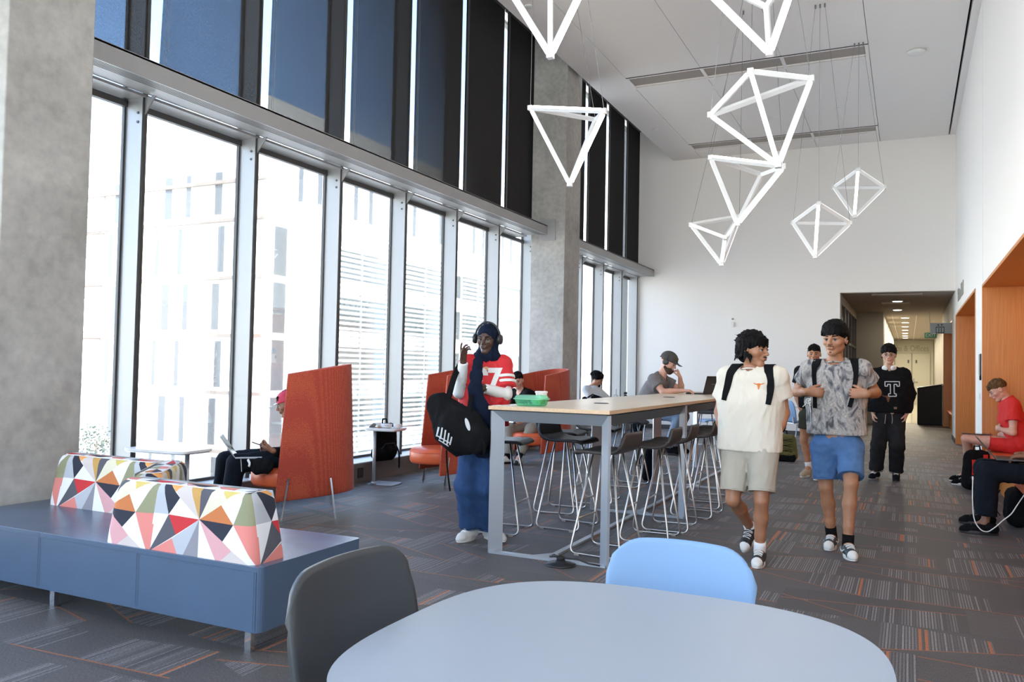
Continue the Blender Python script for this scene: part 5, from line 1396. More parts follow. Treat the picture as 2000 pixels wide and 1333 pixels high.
def body_sdf(J, s=1.0, heavy=1.0):
    S = SDF(); lf, fw, up = torso_axes(J); pel, nk = V(J['pel']), V(J['nk'])
    w1 = pel*.68+nk*.32; w2 = pel*.40+nk*.60; w3 = pel*.16+nk*.84; q_ = heavy*s
    def slab(c1, c2, h1, h2, r1, r2): S.cone(c1-lf*h1, c2-lf*h2, r1, r2, .05); S.cone(c1+lf*h1, c2+lf*h2, r1, r2, .05); S.cone(c1, c2, r1, r2, .05)
    slab(pel, w1, .055*q_, .045*q_, .105*q_, .095*q_); slab(w1, w2, .045*q_, .062*q_, .095*q_, .105*q_); slab(w2, w3, .062*q_, .075*q_, .105*q_, .085*q_)
    S.cone(J['shR'], J['shL'], .055*s, .055*s, .04)
    S.cone(w3+up*.02, nk+up*.01, .085*s, .055*s, .05)
    for c in 'LR':
        sh, el, wr = V(J['sh'+c]), V(J['el'+c]), V(J['wr'+c]); S.ell(sh, V(.060, .060, .060)*s, None, .03)
        m_ = sh*.5+el*.5; S.chain([sh, m_, el], [.052*s, .047*s, .038*s], .02); m2 = el*.65+wr*.35; S.chain([el, m2, wr], [.038*s, .040*s, .025*s], .015)
        hp, kn, an, to = V(J['hip'+c]), V(J['kn'+c]), V(J['an'+c]), V(J['to'+c]); S.cone(pel, hp, .10*s, .095*s, .04)
        S.chain([hp, kn*.5+hp*.5, kn], [.086*s, .072*s, .050*s], .03)
        bk = unit(np.cross(unit(an-kn), np.cross(unit(to-an), unit(an-kn))))*-1
        bk = -unit((to-an)-unit(an-kn)*(to-an).dot(unit(an-kn)))
        cf = kn*.66+an*.34+bk*.016; S.chain([kn, cf, kn*.3+an*.7+bk*.004, an], [.047*s, .051*s, .037*s, .034*s], .02)
        S.cone(an+(to-an)*.05, an+(to-an)*.75-V(0, 0, .0), .036*s, .03*s, .02)
    return S
CUR = {}
def person(label, J, face, up, skin='tan', s=1.0, hs=1.0, hands=None, h=.009, hh=.0042, hhand=.0035, female=False, heavy=1.0, headful=True, name='person'):
    base = (V(J['anL'])+V(J['anR']))/2; base[2] = 0; CUR.update(J)
    root = E(name, base, label, 'person'); S = body_sdf(J, s, heavy); parts = []
    hc = V(J['hc']); nkp = V(J['nk'])
    S.cone(nkp, nkp*.35+(hc-unit(up)*.06)*.65, .056*s*(.86 if female else 1), .050*s*(.88 if female else 1), .03)
    parts.append(S.mesh(h))
    Sh = SDF(); P, R, ax = head_sdf(Sh, hc, face, up, s*hs, nkp, female); lo, hi = Sh.bbox()
    parts.append(Sh.mesh(hh, lo-.02, hi+.02))
    for c in 'LR':
        hd = (hands or {}).get(c)
        if hd is None: continue
        Hs = SDF(); wr, el = V(J['wr'+c]), V(J['el'+c]); Hs.cone(wr*.82+el*.18, wr, .0285*s, .025*s, .015)
        hand_sdf(Hs, wr, s=s*.98, **hd); lo, hi = Hs.bbox(); parts.append(Hs.mesh(hhand, lo-.015, hi+.015))
    body, bv, bf = skin_obj('body', parts, SK[skin], root, 2)
    return root, body, (P, R, ax, s*hs)
def tee_sdf(J, hem, s=1.0, W=.0, sleeve=.62, puff=0., D=0., neckr=.066, noise=(.006, 26), seed=3, rs=.072, re=.082, hemn=None, kk=.05, taper=0):
    """hem = point (centre of the hem); W, D widen the body of the shirt"""
    S = SDF(); lf, fw, up = torso_axes(J); pel, nk = V(J['pel']), V(J['nk']); hem = V(hem); w3 = pel*.16+nk*.84; w2 = pel*.45+nk*.55
    def slab(c1, c2, h1, h2, r1, r2):
        for a in (-1, -.5, 0, .5, 1): S.cone(c1+lf*h1*a, c2+lf*h2*a, r1, r2, kk)
    slab(w3, w2, .085*s+W, .085*s+W, .098*s+D, .118*s+D); low = hem+(hem-w2)*.15
    slab(w2, low, .085*s+W, (.09-taper)*s+W, .118*s+D, .118*s+D)
    for c in 'LR':
        sh, el = V(J['sh'+c]), V(J['el'+c]); S.ell(sh+lf*(.012 if c == 'L' else -.012), V(.070, .070, .066)*s+puff, None, .04)
        e2 = sh+(el-sh)*sleeve
        S.cone(sh, e2, rs*s+puff, re*s+puff, .03, fc='b')
        if sleeve > 1: pass
    S.cone(V(J['shR'])+up*.008, V(J['shL'])+up*.008, .058*s, .058*s, .05)
    S.cone(w3+up*.03, nk+up*.012, .095*s, .078*s, .05)
    S.cone(nk-up*.035+fw*.018, nk+up*.12+fw*.03, neckr*s*.96, neckr*s*1.25, .012, op='s')
    S.noise(noise[0], noise[1], (1, 1, .45), seed)
    return S, low
def cloth(name, S, mt, root, h=.0085, cuts=(), it=1):
    for pt, n in cuts: S.cut(pt, n)
    v, f = S.mesh(h); ob, v, f = skin_obj(name, [(v, f)], mt, root, it); return ob, (v, f)
def collar(root, J, r, mt, s=1.0, th=.006, tilt=.35, drop=.03, name='collar'):
    lf, fw, up = torso_axes(J); nk = V(J['nk']); c = nk-up*drop*.35+fw*.014; n = unit(up-fw*tilt); a = lf; b = np.cross(n, a)
    return MB().tube([c+r*s*(math.cos(t)*a+math.sin(t)*b) for t in np.linspace(0, 2*PI, 40, endpoint=False)], th, 8, closed=True).build(name, mt, root, True, smooth=True)
def shoe(root, an, to, mt, sole_m, s=1.0, toe_m=None, lace_m=None, sock=None, high=0.0, L=None, roll=None, swoosh=None):
    """an = ankle joint, to = tip of the toes on the sole plane"""
    an, to = V(an), V(to); up = V(0, 0, 1) if roll is None else unit(roll)
    d = to-an; d = unit(d-up*d.dot(up)); side = np.cross(d, up)
    L = L or .275*s; toe = to; heel = toe-d*L
    def P(a, b, c): return heel+d*a*L+side*b*s+up*c*s
    S = SDF(); S.chain([P(.12, 0, .052), P(.45, 0, .048), P(.78, 0, .036), P(.90, 0, .028)], [.040*s, .043*s, .038*s, .030*s], .02)
    S.cone(P(.17, 0, .05), P(.22, 0, .088+high), .040*s, .036*s, .02); S.cone(P(.24, 0, .075), P(.60, 0, .050), .034*s, .034*s, .02); S.cut(P(0, 0, .016), -up)
    S.cone(P(.20, 0, .098+high), P(.20, 0, .20), .030*s, .034*s, .006, op='s')
    up_o, ud = cloth('shoe', S, mt, root, .0055, (), 1)
    G = MB(); n = 36; lv = []
    for zz, g_ in ((0, .0), (.008, .004), (.026, .004), (.030, .0)):
        lv += [P(.5+.5*math.cos(a)*(1+.0), (.0445+g_*.6-.008*math.cos(a)*-1*(1 if math.cos(a) < 0 else 0))*math.sin(a)*(1-.16*(math.cos(a) < 0)*abs(math.cos(a))-.0), zz+.006*max(0, math.cos(a))**3) for a in np.linspace(0, 2*PI, n, endpoint=False)]
    fs = [tuple(range(n-1, -1, -1)), tuple(3*n+j for j in range(n))]
    for i in range(3):
        for j in range(n): fs.append((i*n+j, i*n+(j+1) % n, (i+1)*n+(j+1) % n, (i+1)*n+j))
    G.add(lv, fs); G.build('sole', sole_m, up_o, True, smooth=False)
    tree = BVHTree.FromPolygons([tuple(v) for v in ud[0]], [tuple(int(i) for i in f) for f in ud[1]])
    def onto(p, n_):
        hit, nn, i, dd = tree.ray_cast(Vector(p+n_*.12), Vector(-n_), .3); return V(*hit)+n_*.0015 if hit is not None else p
    if lace_m:
        lc = MB()
        for k in range(5):
            a0 = .46+.055*k; lc.tube([onto(P(a0+.012*(1 if k % 2 else -1)*t_, .022*t_, .06), unit(up+side*t_*.35)) for t_ in (-1, -.6, -.2, .2, .6, 1)], .0034*s, 6)
        lc.build('laces', lace_m, up_o, True, smooth=True)
    if toe_m:
        vs, f = ud; lim = P(.84, 0, 0).dot(d); cen = vs[f].mean(axis=1)@d; ff = f[cen > lim]
        if len(ff):
            tm, _, _ = skin_obj('toe_cap', [(vs+(vs-P(.7, 0, .02))*.012, ff)], toe_m, up_o, 1)
            tm.matrix_parent_inverse = Matrix.Identity(4); tm.location = tuple(V(*world_of(up_o).translation)*0)
    if sock:
        kn = min((V(CUR['knL']), V(CUR['anL'])), (V(CUR['knR']), V(CUR['anR'])), key=lambda q_: np.linalg.norm(q_[1]-an))[0]; sh_ = unit(kn-an)
        MB().tube([an-sh_*.035, an+sh_*.01, an+sh_*.04, an+sh_*.075], [.040*s, .0425*s, .0425*s, .0430*s], 16).build('sock', sock, root, True, smooth=True)
    if swoosh:
        for q_ in (-1, 1):
            w = MB(); w.tube([onto(P(a0, q_*.05, z_), side*q_) for a0, z_ in ((.10, .062), (.20, .040), (.32, .036), (.45, .048), (.56, .064))], [.002, .006, .008, .006, .002], 6); w.build('side_stripe', swoosh, up_o, True, smooth=True)
    return up_o

# ------------------------------------------------------------------ the people of the photograph
CL = {'cream_tee': mat('cream_cotton', (.72, .65, .545), .9, noise=.03, nscale=8, bump=.1, bscale=500), 'khaki': mat('khaki_twill', (.46, .42, .345), .9, noise=.05, nscale=8, bump=.15, bscale=500),
      'denim': mat('blue_denim', (.075, .17, .36), .9, noise=.22, nscale=14, bump=.2, bscale=700), 'dark_denim': mat('dark_denim', (.018, .055, .15), .9, noise=.3, nscale=10, bump=.2, bscale=700),
      'jersey': mat('red_jersey', (.62, .012, .020), .6, bump=.12, bscale=800), 'white_knit': mat('white_knit', (.78, .78, .78), .8, bump=.1, bscale=600), 'navy': mat('navy_scarf', (.006, .011, .028), .9, spec=.15, noise=.3, nscale=20, bump=.2, bscale=300),
      'black': mat('black_cotton', (.008, .008, .009), .95, spec=.12, noise=.2, nscale=20, bump=.15, bscale=500), 'charcoal': mat('charcoal_fleece', (.022, .022, .024), .95, spec=.12, noise=.15, nscale=12, bump=.2, bscale=500),
      'olive': mat('olive_twill', (.035, .038, .025), .9), 'grey_tee': mat('grey_brown_cotton', (.155, .14, .14), .9, bump=.15, bscale=500, noise=.05, nscale=10), 'cap_grey': mat('cap_grey', (.055, .052, .050), .85, bump=.3, bscale=500),
      'pale_grey': mat('pale_grey_cotton', (.56, .57, .58), .9, bump=.1, bscale=400), 'stone': mat('stone_cotton', (.30, .28, .24), .9, bump=.15, bscale=400), 'light_denim': mat('light_denim', (.26, .36, .50), .9, noise=.2, nscale=12),
      'red_tee': mat('red_tee', (.62, .022, .020), .8, bump=.1, bscale=500), 'red_cap': mat('red_cap', (.50, .03, .07), .7), 'white_leather': mat('white_leather', (.76, .76, .74), .5), 'black_navy': mat('black_navy_cotton', (.009, .012, .018), .95, spec=.12, bump=.1, bscale=400),
      'tan_shoe': mat('tan_shoe', (.42, .33, .23), .7), 'dark_green': mat('dark_teal_leather', (.018, .045, .055), .45), 'grey_sole': mat('grey_sole', (.10, .11, .115), .6)}
def camo_mat():
    mt, nt, b = nmat('grey_camo_cotton'); N = nt.nodes; L = nt.links; setp(b, rough=.9)
    t = N.new('ShaderNodeTexCoord'); mp = N.new('ShaderNodeMapping'); mp.inputs['Scale'].default_value = (1.25, 1, .62); L.new(t.outputs['Object'], mp.inputs[0])
    n1 = N.new('ShaderNodeTexNoise'); n1.inputs['Scale'].default_value = 9; n1.inputs['Detail'].default_value = 6; n1.inputs['Distortion'].default_value = 2.6; L.new(mp.outputs[0], n1.inputs['Vector'])
    r = N.new('ShaderNodeValToRGB'); cr = r.color_ramp; cr.elements[0].position = .36; cr.elements[0].color = (.085, .085, .092, 1); cr.elements[1].position = .66; cr.elements[1].color = (.60, .57, .54, 1)
    for p, c in ((.43, (.21, .21, .22)), (.49, (.33, .30, .28)), (.54, (.47, .46, .45)), (.60, (.36, .30, .26))): e_ = cr.elements.new(p); e_.color = (*c, 1)
    L.new(n1.outputs['Fac'], r.inputs[0])
    n2 = N.new('ShaderNodeTexNoise'); n2.inputs['Scale'].default_value = 22; n2.inputs['Detail'].default_value = 3; n2.inputs['Distortion'].default_value = 3.5; L.new(mp.outputs[0], n2.inputs['Vector'])
    ln = math_n(nt, 'LESS_THAN', math_n(nt, 'ABSOLUTE', math_n(nt, 'SUBTRACT', n2.outputs['Fac'], .5)), .022)
    L.new(mixc(nt, math_n(nt, 'MULTIPLY', ln, .35), r.outputs[0], (.09, .085, .085)), b.inputs['Base Color']); return mt
CL['camo'] = camo_mat()
def foot(px, py, d, L=.20, lift=.085):
    to = atz(px, py); d = unit(V(d[0], d[1], 0)); return to-d*L+V(0, 0, lift), to
def trousers(J, r, fr, name, mt, root, hem=.0, knee=None, seed=5, amp=.006, fold=22, drop=0, waist=.0, h=.009, crotch=.05):
    """r = radii at hip, knee, hem; fr: position of the hem, 0..1 thigh, 1..2 shank"""
    S = SDF(); lf, fw, up = torso_axes(J); pel = V(J['pel'])
    for a in (-1, 0, 1): S.cone(pel+up*(.10+waist)+lf*.05*a, pel-up*.0+lf*.06*a, .104, .112, .04)
    cuts = []
    for c in 'LR':
        hp, kn, an = V(J['hip'+c]), V(J['kn'+c]), V(J['an'+c]); S.cone(pel-up*.02, hp, .115, r[0], .04)
        if fr <= 1: S.cone(hp, hp+(kn-hp)*fr, r[0], r[2], .02, fc='b')
        else:
            S.cone(hp, kn, r[0], r[1], .03); e_ = kn+(an-kn)*(fr-1); S.cone(kn, e_, r[1], r[2], .03, fc='b')
    S.noise(amp, fold, (1, 1, .5), seed); S.cut(pel+V(0, 0, .07+waist), (0, 0, 1))
    ob, dt = cloth(name, S, mt, root, h)
    hm = MB()
    for c in 'LR':
        hp, kn, an = V(J['hip'+c]), V(J['kn'+c]), V(J['an'+c])
        e_ = hp+(kn-hp)*fr if fr <= 1 else kn+(an-kn)*(fr-1); d = unit(kn-hp) if fr <= 1 else unit(an-kn)
        a = unit(np.cross(d, fw)); b = np.cross(d, a); hm.tube([e_-d*.004+(r[2]-amp*.7)*(math.cos(t)*a+math.sin(t)*b) for t in np.linspace(0, 2*PI, 28, endpoint=False)], .004, 6, closed=True)
    hm.build('hem', mt, ob, True, smooth=True)
    return ob, dt
def raystrap(pts, targets, dirs, w, name, mt, root, th=.008, lat=None, off=.006):
    """a flat strap laid on garments: pts guide points, dirs ray directions, w widths"""
    vs, fs = [], []; o = 0
    for v, f in targets: vs.append(v); fs.append(f+o); o += len(v)
    vs = np.concatenate(vs); fs = np.concatenate(fs); tree = BVHTree.FromPolygons([tuple(v) for v in vs], [tuple(int(i) for i in f) for f in fs])
    C = []
    for p, d in zip(pts, dirs):
        p, d = V(p), unit(d); hit, n, i, dd = tree.ray_cast(Vector(p-d*.6), Vector(d), 1.4); C.append((V(*hit)-d*off) if hit is not None else p)
    # smooth and densify
    C = fillet(C, .08, 4); G = []
    for i, p in enumerate(C):
        t = unit(C[min(i+1, len(C)-1)]-C[max(i-1, 0)]); l = unit(V(lat)-t*V(lat).dot(t)); f = i/(len(C)-1)*(len(w)-1); k = min(int(f), len(w)-2); ww = w[k]*(1-(f-k))+w[k+1]*(f-k)
        G.append([p+l*ww*s_ for s_ in (-.5, -.25, 0, .25, .5)])
    return MB().sheet(G, th).build(name, mt, root, True, smooth=True, bevel=.002)
def pack_body(root, c, lf, bk, up, w=.15, h=.22, d=.08, mt=None, name='pack_body'):
    S = SDF(); 
    for a in (-1, 0, 1):
        for b_ in (-1, 0, 1): S.cone(V(c)+lf*a*(w-.07)+up*b_*(h-.09)-bk*.02, V(c)+lf*a*(w-.07)+up*b_*(h-.09)+bk*d, .075, .07, .03)
    S.noise(.004, 20, (1, 1, 1), 9); return cloth(name, S, mt or CL['black'], root, .012)[0]
def headphones(c, ax, s, lab, on_neck=False, m1=None, m2=None, tilt=0):
    x, y, z = ax; c = V(c); m1 = m1 or M['black_plastic']; m2 = m2 or m1
    t = E('headphones', c, lab, 'headphones')
    if not on_neck:
        MB().tube([c+x*math.cos(a)*.094*s+z*(math.sin(a)*.112*s+.004)-y*.006 for a in np.linspace(.10, PI-.10, 22)], .0075*s, 8).build('headband', m1, t, True, smooth=True)
        for q_ in (-1, 1): MB().tube([c+x*q_*.080*s-z*.006-y*.006, c+x*q_*.090*s-z*.006-y*.006, c+x*q_*.104*s-z*.006-y*.006, c+x*q_*.108*s-z*.006-y*.006], [.030*s, .036*s, .034*s, .024*s], 20).build('ear_cup', m2, t, True, smooth=True)
    else:
        MB().tube([c+x*math.cos(a)*.078*s+y*(math.sin(a)*-.07+.01) +z*(-.01+.03*math.sin(a)) for a in np.linspace(.0, PI, 20)], .010*s, 8).build('headband', m1, t, True, smooth=True)
        for q_ in (-1, 1):
            b = c+x*q_*.050*s+y*.066-z*.022; n = unit(y*.65+x*q_*.45-z*.35)
            MB().tube([b-n*.018, b-n*.006, b+n*.016, b+n*.020], [.030*s, .038*s, .036*s, .022*s], 20).build('ear_cup', m2, t, True, smooth=True)
    return t

# ---- 1. man in the camouflage shirt
y = 6.85; kR = foot(1617, 1078, (-.05, -1)); kL = foot(1668, 1099, (.28, -1))
J = dict(hc=at(1631, 664, y), nk=at(1631, 709, y+.05), shR=at(1584, 722, y+.05), shL=at(1681, 722, y+.01), elR=at(1556, 766, y+.20), elL=at(1711, 768, y+.16), wrR=at(1577, 766, y-.14), wrL=at(1692, 770, y-.16),
         pel=at(1634, 864, y+.05), hipR=at(1610, 876, y+.05), hipL=at(1660, 876, y+.03), knR=at(1613, 952, y+.02), knL=at(1662, 946, y-.14), anR=kR[0], anL=kL[0], toR=kR[1], toL=kL[1])
hands = {'R': dict(d=(.97, .12, -.03), n=(0, 1, 0), side=(0, 0, 1), curl=(.30, 1.0, .9), thumb=.5, spread=.04), 'L': dict(d=(-.97, .02, .02), n=(0, 1, 0), side=(0, 0, 1), curl=(.30, 1.0, .9), thumb=.5, spread=.04)}
fc = (-.30, -.95, -.05)
root, body, hd = person('man in a grey camouflage T-shirt and denim shorts, both hands on his backpack straps', J, fc, (.02, 0, 1), 'camo', 1.0, 1.10, hands)
P, R, ax, hs = hd; face_parts(P, *ax, hs, body, LIP['tan'], HR['black'], moustache=True, goatee=True, gaze=-.25); hair_obj(root, P, R, ax, hs, HR['black'], 'fringe', 1)
S, low = tee_sdf(J, at(1634, 849, y+.05), 1.0, .010, .52, .004, .012, seed=4, noise=(.007, 24)); S.cut(at(1634, 849, y+.05), (0, 0, -1)); shirt, sd_ = cloth('t_shirt', S, CL['camo'], root)
collar(root, J, .074, CL['camo'], tilt=.25, name='collar')
trousers(J, (.108, 0, .097), .80, 'denim_shorts', CL['denim'], root, seed=8)
shoe(root, J['anR'], J['toR'], CL['dark_green'], M['rubber_white'], 1.0, M['rubber_white'], M['rubber_white'], CL['black'], swoosh=M['rubber_white'])
shoe(root, J['anL'], J['toL'], CL['dark_green'], M['rubber_white'], 1.0, M['rubber_white'], M['rubber_white'], CL['black'], swoosh=M['rubber_white'])
lf, fw, up = torso_axes(J)
bp = E('backpack', V(J['nk'])-fw*.22-up*.25, 'black backpack worn by the man in the camouflage shirt, keys clipped to it', 'backpack')
pack_body(bp, V(J['nk'])-fw*.20-up*.25, lf, -fw, up)
def front_strap(bp, J, sd_, pxs, y, w, lat, topx, mt=None, name='shoulder_strap'):
    lf, fw, up = torso_axes(J); pts, dirs = [], []
    tp = at(*pxs[0], y)
    for b_, dz in ((-.16, -.02), (-.08, .0), (0, 0)): pts.append(V(tp)-fw*.0+(-fw)*(-b_-.0)*-1*-1+V(0, 0, .0)); dirs.append(V(0, 0, -1))
    pts = [V(tp)-fw*.15, V(tp)-fw*.10, V(tp)-fw*.04, V(tp)+fw*.02]; dirs = [V(0, 0, -1)]*4
    for p in pxs[1:]: pts.append(at(*p, y)); dirs.append(-fw)
    return raystrap(pts, [sd_], dirs, w, name, mt or CL['black'], bp, .012, lat, .008)
front_strap(bp, J, sd_, [(1596, 705), (1593, 716), (1592, 735), (1595, 756), (1596, 778), (1596, 797)], y, [.065, .065, .06, .035, .03, .03], lf, 0)
front_strap(bp, J, sd_, [(1669, 705), (1674, 716), (1675, 735), (1672, 756), (1669, 778), (1664, 795)], y, [.065, .065, .06, .035, .03, .03], lf, 0)
kx = MB(); k0 = at(1581, 782, y-.05)
kx.tube([k0+V(0, 0, .06), k0+V(.01, 0, .02), k0], .003, 5)
for a, r_ in ((0, .022), (.9, .018), (2.1, .02)): kx.tube([k0+V(.015*math.cos(a)+r_*math.cos(t_), .0, -.02+.015*math.sin(a)+r_*math.sin(t_)) for t_ in np.linspace(0, 6, 12)], .003, 5)
kx.bar(k0+V(0, 0, -.03), k0+V(.012, 0, -.095), .012, .003).bar(k0+V(-.02, 0, -.02), k0+V(-.05, 0, -.055), .022, .004)
kx.build('key_ring', M['nickel'], bp, True)

# ---- 2. man in the cream shirt
y = 6.08; kL = foot(1477, 1113, (.05, -1)); toR = atz(1452, 1084)+V(0, 0, .01); anR = toR+V(.03, .16, .155)
J = dict(hc=at(1472, 684, y), nk=at(1469, 722, y+.04), shR=at(1423, 737, y+.06), shL=at(1517, 737, y), elR=at(1405, 806, y+.12), elL=at(1532, 808, y+.06), wrR=at(1417, 862, y+.0), wrL=at(1510, 866, y-.02),
         pel=at(1463, 868, y+.04), hipR=at(1439, 884, y+.04), hipL=at(1490, 884, y), knR=at(1431, 977, y-.04), knL=at(1487, 979, y-.08), anR=anR, anL=kL[0], toR=toR, toL=kL[1])
root, body, hd = person('man in a cream T-shirt and khaki shorts walking with hands in his pockets', J, (.93, -.40, -.06), (0, 0, 1), 'tan', 1.0, 1.08,
                        {'R': dict(d=(.45, .12, -1), n=(.8, 0, 0), side=(0, -1, 0), curl=(.2, .3, .2)), 'L': dict(d=(-.5, .15, -1), n=(-.8, 0, 0), side=(0, -1, 0), curl=(.2, .3, .2))})
P, R, ax, hs = hd; face_parts(P, *ax, hs, body, LIP['tan'], HR['black'], moustache=True); hair_obj(root, P, R, ax, hs, HR['black'], 'wavy', 2)
hem = at(1463, 880, y+.04); S, low = tee_sdf(J, hem, 1.0, .020, .60, .006, .014, seed=14, noise=(.007, 22)); S.cut(hem, (0, 0, -1)); shirt, sd_ = cloth('t_shirt', S, CL['cream_tee'], root)
collar(root, J, .073, CL['cream_tee'], tilt=.25)
trousers(J, (.112, 0, .098), .82, 'khaki_shorts', CL['khaki'], root, seed=18, waist=-.06)
SN = mat('black_canvas', (.03, .028, .03), .8, noise=.8, nscale=40)
shoe(root, J['anR'], J['toR'], SN, M['rubber_white'], 1.0, M['rubber_white'], M['rubber_white'], CL['white_knit'], roll=(0.05, -.55, .83))
shoe(root, J['anL'], J['toL'], SN, M['rubber_white'], 1.0, M['rubber_white'], M['rubber_white'], CL['white_knit'])
lf, fw, up = torso_axes(J)
steer = [(-.115, .055), (-.09, .040), (-.05, .034), (-.028, .040), (0, .042), (.028, .040), (.05, .034), (.09, .040), (.115, .055), (.088, .030), (.05, .018), (.030, .014), (.024, -.01), (.016, -.035), (.012, -.055), (0, -.062), (-.012, -.055), (-.016, -.035), (-.024, -.01), (-.030, .014), (-.05, .018), (-.088, .030)]
mb = MB(); n_ = len(steer); mb.add([(a*.36, b*.42, 0) for a, b in steer]+[(0, .02*.4, 0)], [(i, (i+1) % n_, n_) for i in range(n_)][::-1])
decal(mb, 'steer_emblem', mat('burnt_orange', (.66, .17, .03), .8), shirt, sd_, at(1491, 754, y), lf, up, fw)
bp = E('backpack', V(J['nk'])-fw*.22-up*.25, 'black backpack worn by the man in the cream T-shirt', 'backpack')
pack_body(bp, V(J['nk'])-fw*.20-up*.27, lf, -fw, up, w=.155, h=.24)
front_strap(bp, J, sd_, [(1436, 712), (1431, 728), (1427, 752), (1423, 772), (1421, 782)], y, [.07, .075, .065, .05, .035], lf, 0)
front_strap(bp, J, sd_, [(1503, 712), (1509, 728), (1513, 755), (1513, 775), (1511, 790)], y, [.07, .075, .065, .05, .035], lf, 0)

# ---- 3. man behind them, mostly hidden
y = 11.5; kR = foot(1565, 934, (-.35, -1)); kL = foot(1594, 940, (0, -1))
J = dict(hc=at(1590, 693, y), nk=at(1589, 717, y+.05), shR=at(1563, 726, y+.05), shL=at(1616, 726, y+.05), elR=at(1555, 768, y+.10), elL=at(1624, 768, y+.10), wrR=at(1564, 800, y), wrL=at(1616, 800, y),
         pel=at(1590, 803, y+.05), hipR=at(1577, 812, y+.05), hipL=at(1602, 812, y+.05), knR=at(1570, 860, y+.05), knL=at(1602, 860, y-.15), anR=kR[0]+V(0, .06, .03), anL=kL[0], toR=kR[1], toL=kL[1])
root, body, hd = person('man in a black T-shirt and olive shorts walking hidden behind the camouflage shirt', J, (.05, -1, -.03), (0, 0, 1), 'camo', 1.0, 1.06, h=.012, hh=.007)
P, R, ax, hs = hd; face_parts(P, *ax, hs, body, LIP['tan'], HR['black']); hair_obj(root, P, R, ax, hs, HR['black'], 'short', 3, .007)
hem = at(1590, 798, y+.05); S, low = tee_sdf(J, hem, 1.0, .0, .55, seed=24); S.cut(hem, (0, 0, -1)); cloth('t_shirt', S, CL['black'], root, .012)
trousers(J, (.110, 0, .10), .55, 'olive_shorts', CL['olive'], root, h=.012)
for c in 'LR': shoe(root, J['an'+c], J['to'+c], CL['tan_shoe'], M['rubber_white'], 1.0, None, None, CL['white_knit'])

# ---- 4. man in the black hoodie
y = 11.75; kR = foot(1700, 938, (-.3, -1)); kL = foot(1750, 941, (0, -1))
J = dict(hc=at(1736, 694, y), nk=at(1737, 723, y+.05), shR=at(1709, 733, y+.05), shL=at(1764, 733, y+.05), elR=at(1699, 772, y+.10), elL=at(1777, 774, y+.10), wrR=at(1705, 806, y-.0), wrL=at(1771, 808, y-.0),
         pel=at(1737, 806, y+.05), hipR=at(1723, 817, y+.05), hipL=at(1751, 817, y+.05), knR=at(1716, 868, y), knL=at(1752, 870, y-.05), anR=kR[0], anL=kL[0], toR=kR[1], toL=kL[1])
root, body, hd = person('man in glasses and a black hoodie with a large letter T', J, (.0, -1, -.06), (0, 0, 1), 'fair', 1.0, 1.06,
                        {'R': dict(d=(.1, -.1, -1), n=(.8, 0, 0), side=(0, -1, 0)), 'L': dict(d=(-.25, -.1, -1), n=(-.8, 0, 0), side=(0, -1, 0))}, h=.011, hh=.006, hhand=.006)
P, R, ax, hs = hd; face_parts(P, *ax, hs, body, LIP['light'], HR['black']); hair_obj(root, P, R, ax, hs, HR['black'], 'fringe', 5, .006)
x_, y_, z_ = ax; g = MB()
for q_ in (-1, 1):
    g.tube([P(q_*.032+.024*math.cos(a), .100, .0+.019*math.sin(a)) for a in np.linspace(0, 2*PI, 18, endpoint=False)], .0018, 6, closed=True); g.tube([P(q_*.056, .098, .004), P(q_*.078, .04, .006), P(q_*.080, -.01, .004)], .0018, 6)
g.tube([P(-.009, .101, .004), P(.009, .101, .004)], .0018, 6); g.build('glasses', mat('glasses_frame', (.10, .02, .02), .3), root, True)
hem = at(1737, 803, y+.05); S, low = tee_sdf(J, hem+V(0, 0, .0), 1.0, .035, .98, .018, .02, seed=34, neckr=.060, noise=(.010, 18), rs=.078, re=.070)
for c in 'LR': S.cone(J['el'+c], V(J['wr'+c])*1.0, .078, .052, .04, fc='b')
S.cut(hem-V(0, 0, .02), (0, 0, -1)); lf, fw, up = torso_axes(J); S.chain([V(J['nk'])-fw*.05+lf*.075-up*.01, V(J['nk'])-fw*.105+up*.035, V(J['nk'])-fw*.05-lf*.075-up*.01], [.035, .05, .035], .03); S.chain([V(J['nk'])-fw*.03+lf*.085-up*.0, V(J['nk'])+fw*.06+lf*.055-up*.03], [.03, .026], .03); S.chain([V(J['nk'])-fw*.03-lf*.085-up*.0, V(J['nk'])+fw*.06-lf*.055-up*.03], [.03, .026], .03)
hood, sd_ = cloth('hoodie', S, CL['black'], root, .010)
trousers(J, (.112, .100, .092), 1.92, 'wide_trousers', CL['charcoal'], root, h=.010, seed=38, amp=.010, fold=14)
for c in 'LR': shoe(root, J['an'+c], J['to'+c], CL['black_navy'], M['grey_paint'] if c == 'R' else M['black_plastic'], 1.0, None, M['rubber_white'], None)
def Tpoly(s, t): return [(-.085+t, .095-t), (.085-t, .095-t), (.085-t, .035+t), (.055+t*.0, .035+t), (.055, .060-t*-0), (.022-t, .060+t*0), (.022-t, -.062-t*0+0), (.045-t, -.062), (.045-t, -.095+t), (-.045+t, -.095+t), (-.045+t, -.062), (-.022+t, -.062), (-.022+t, .060), (-.055, .060), (-.055, .035+t), (-.085+t, .035+t)]
To = MB(); Tq = Tpoly(1, 0)
for i in range(16):
    a, b = V(*Tq[i], 0), V(*Tq[(i+1) % 16], 0); To.bar(a, b, .011, .001, up=(0, 0, 1))
decal(To, 'letter_outline', M['pale'] if 'pale' in M else CL['pale_grey'], hood, sd_, at(1743, 760, y), lf, up, fw, .006)
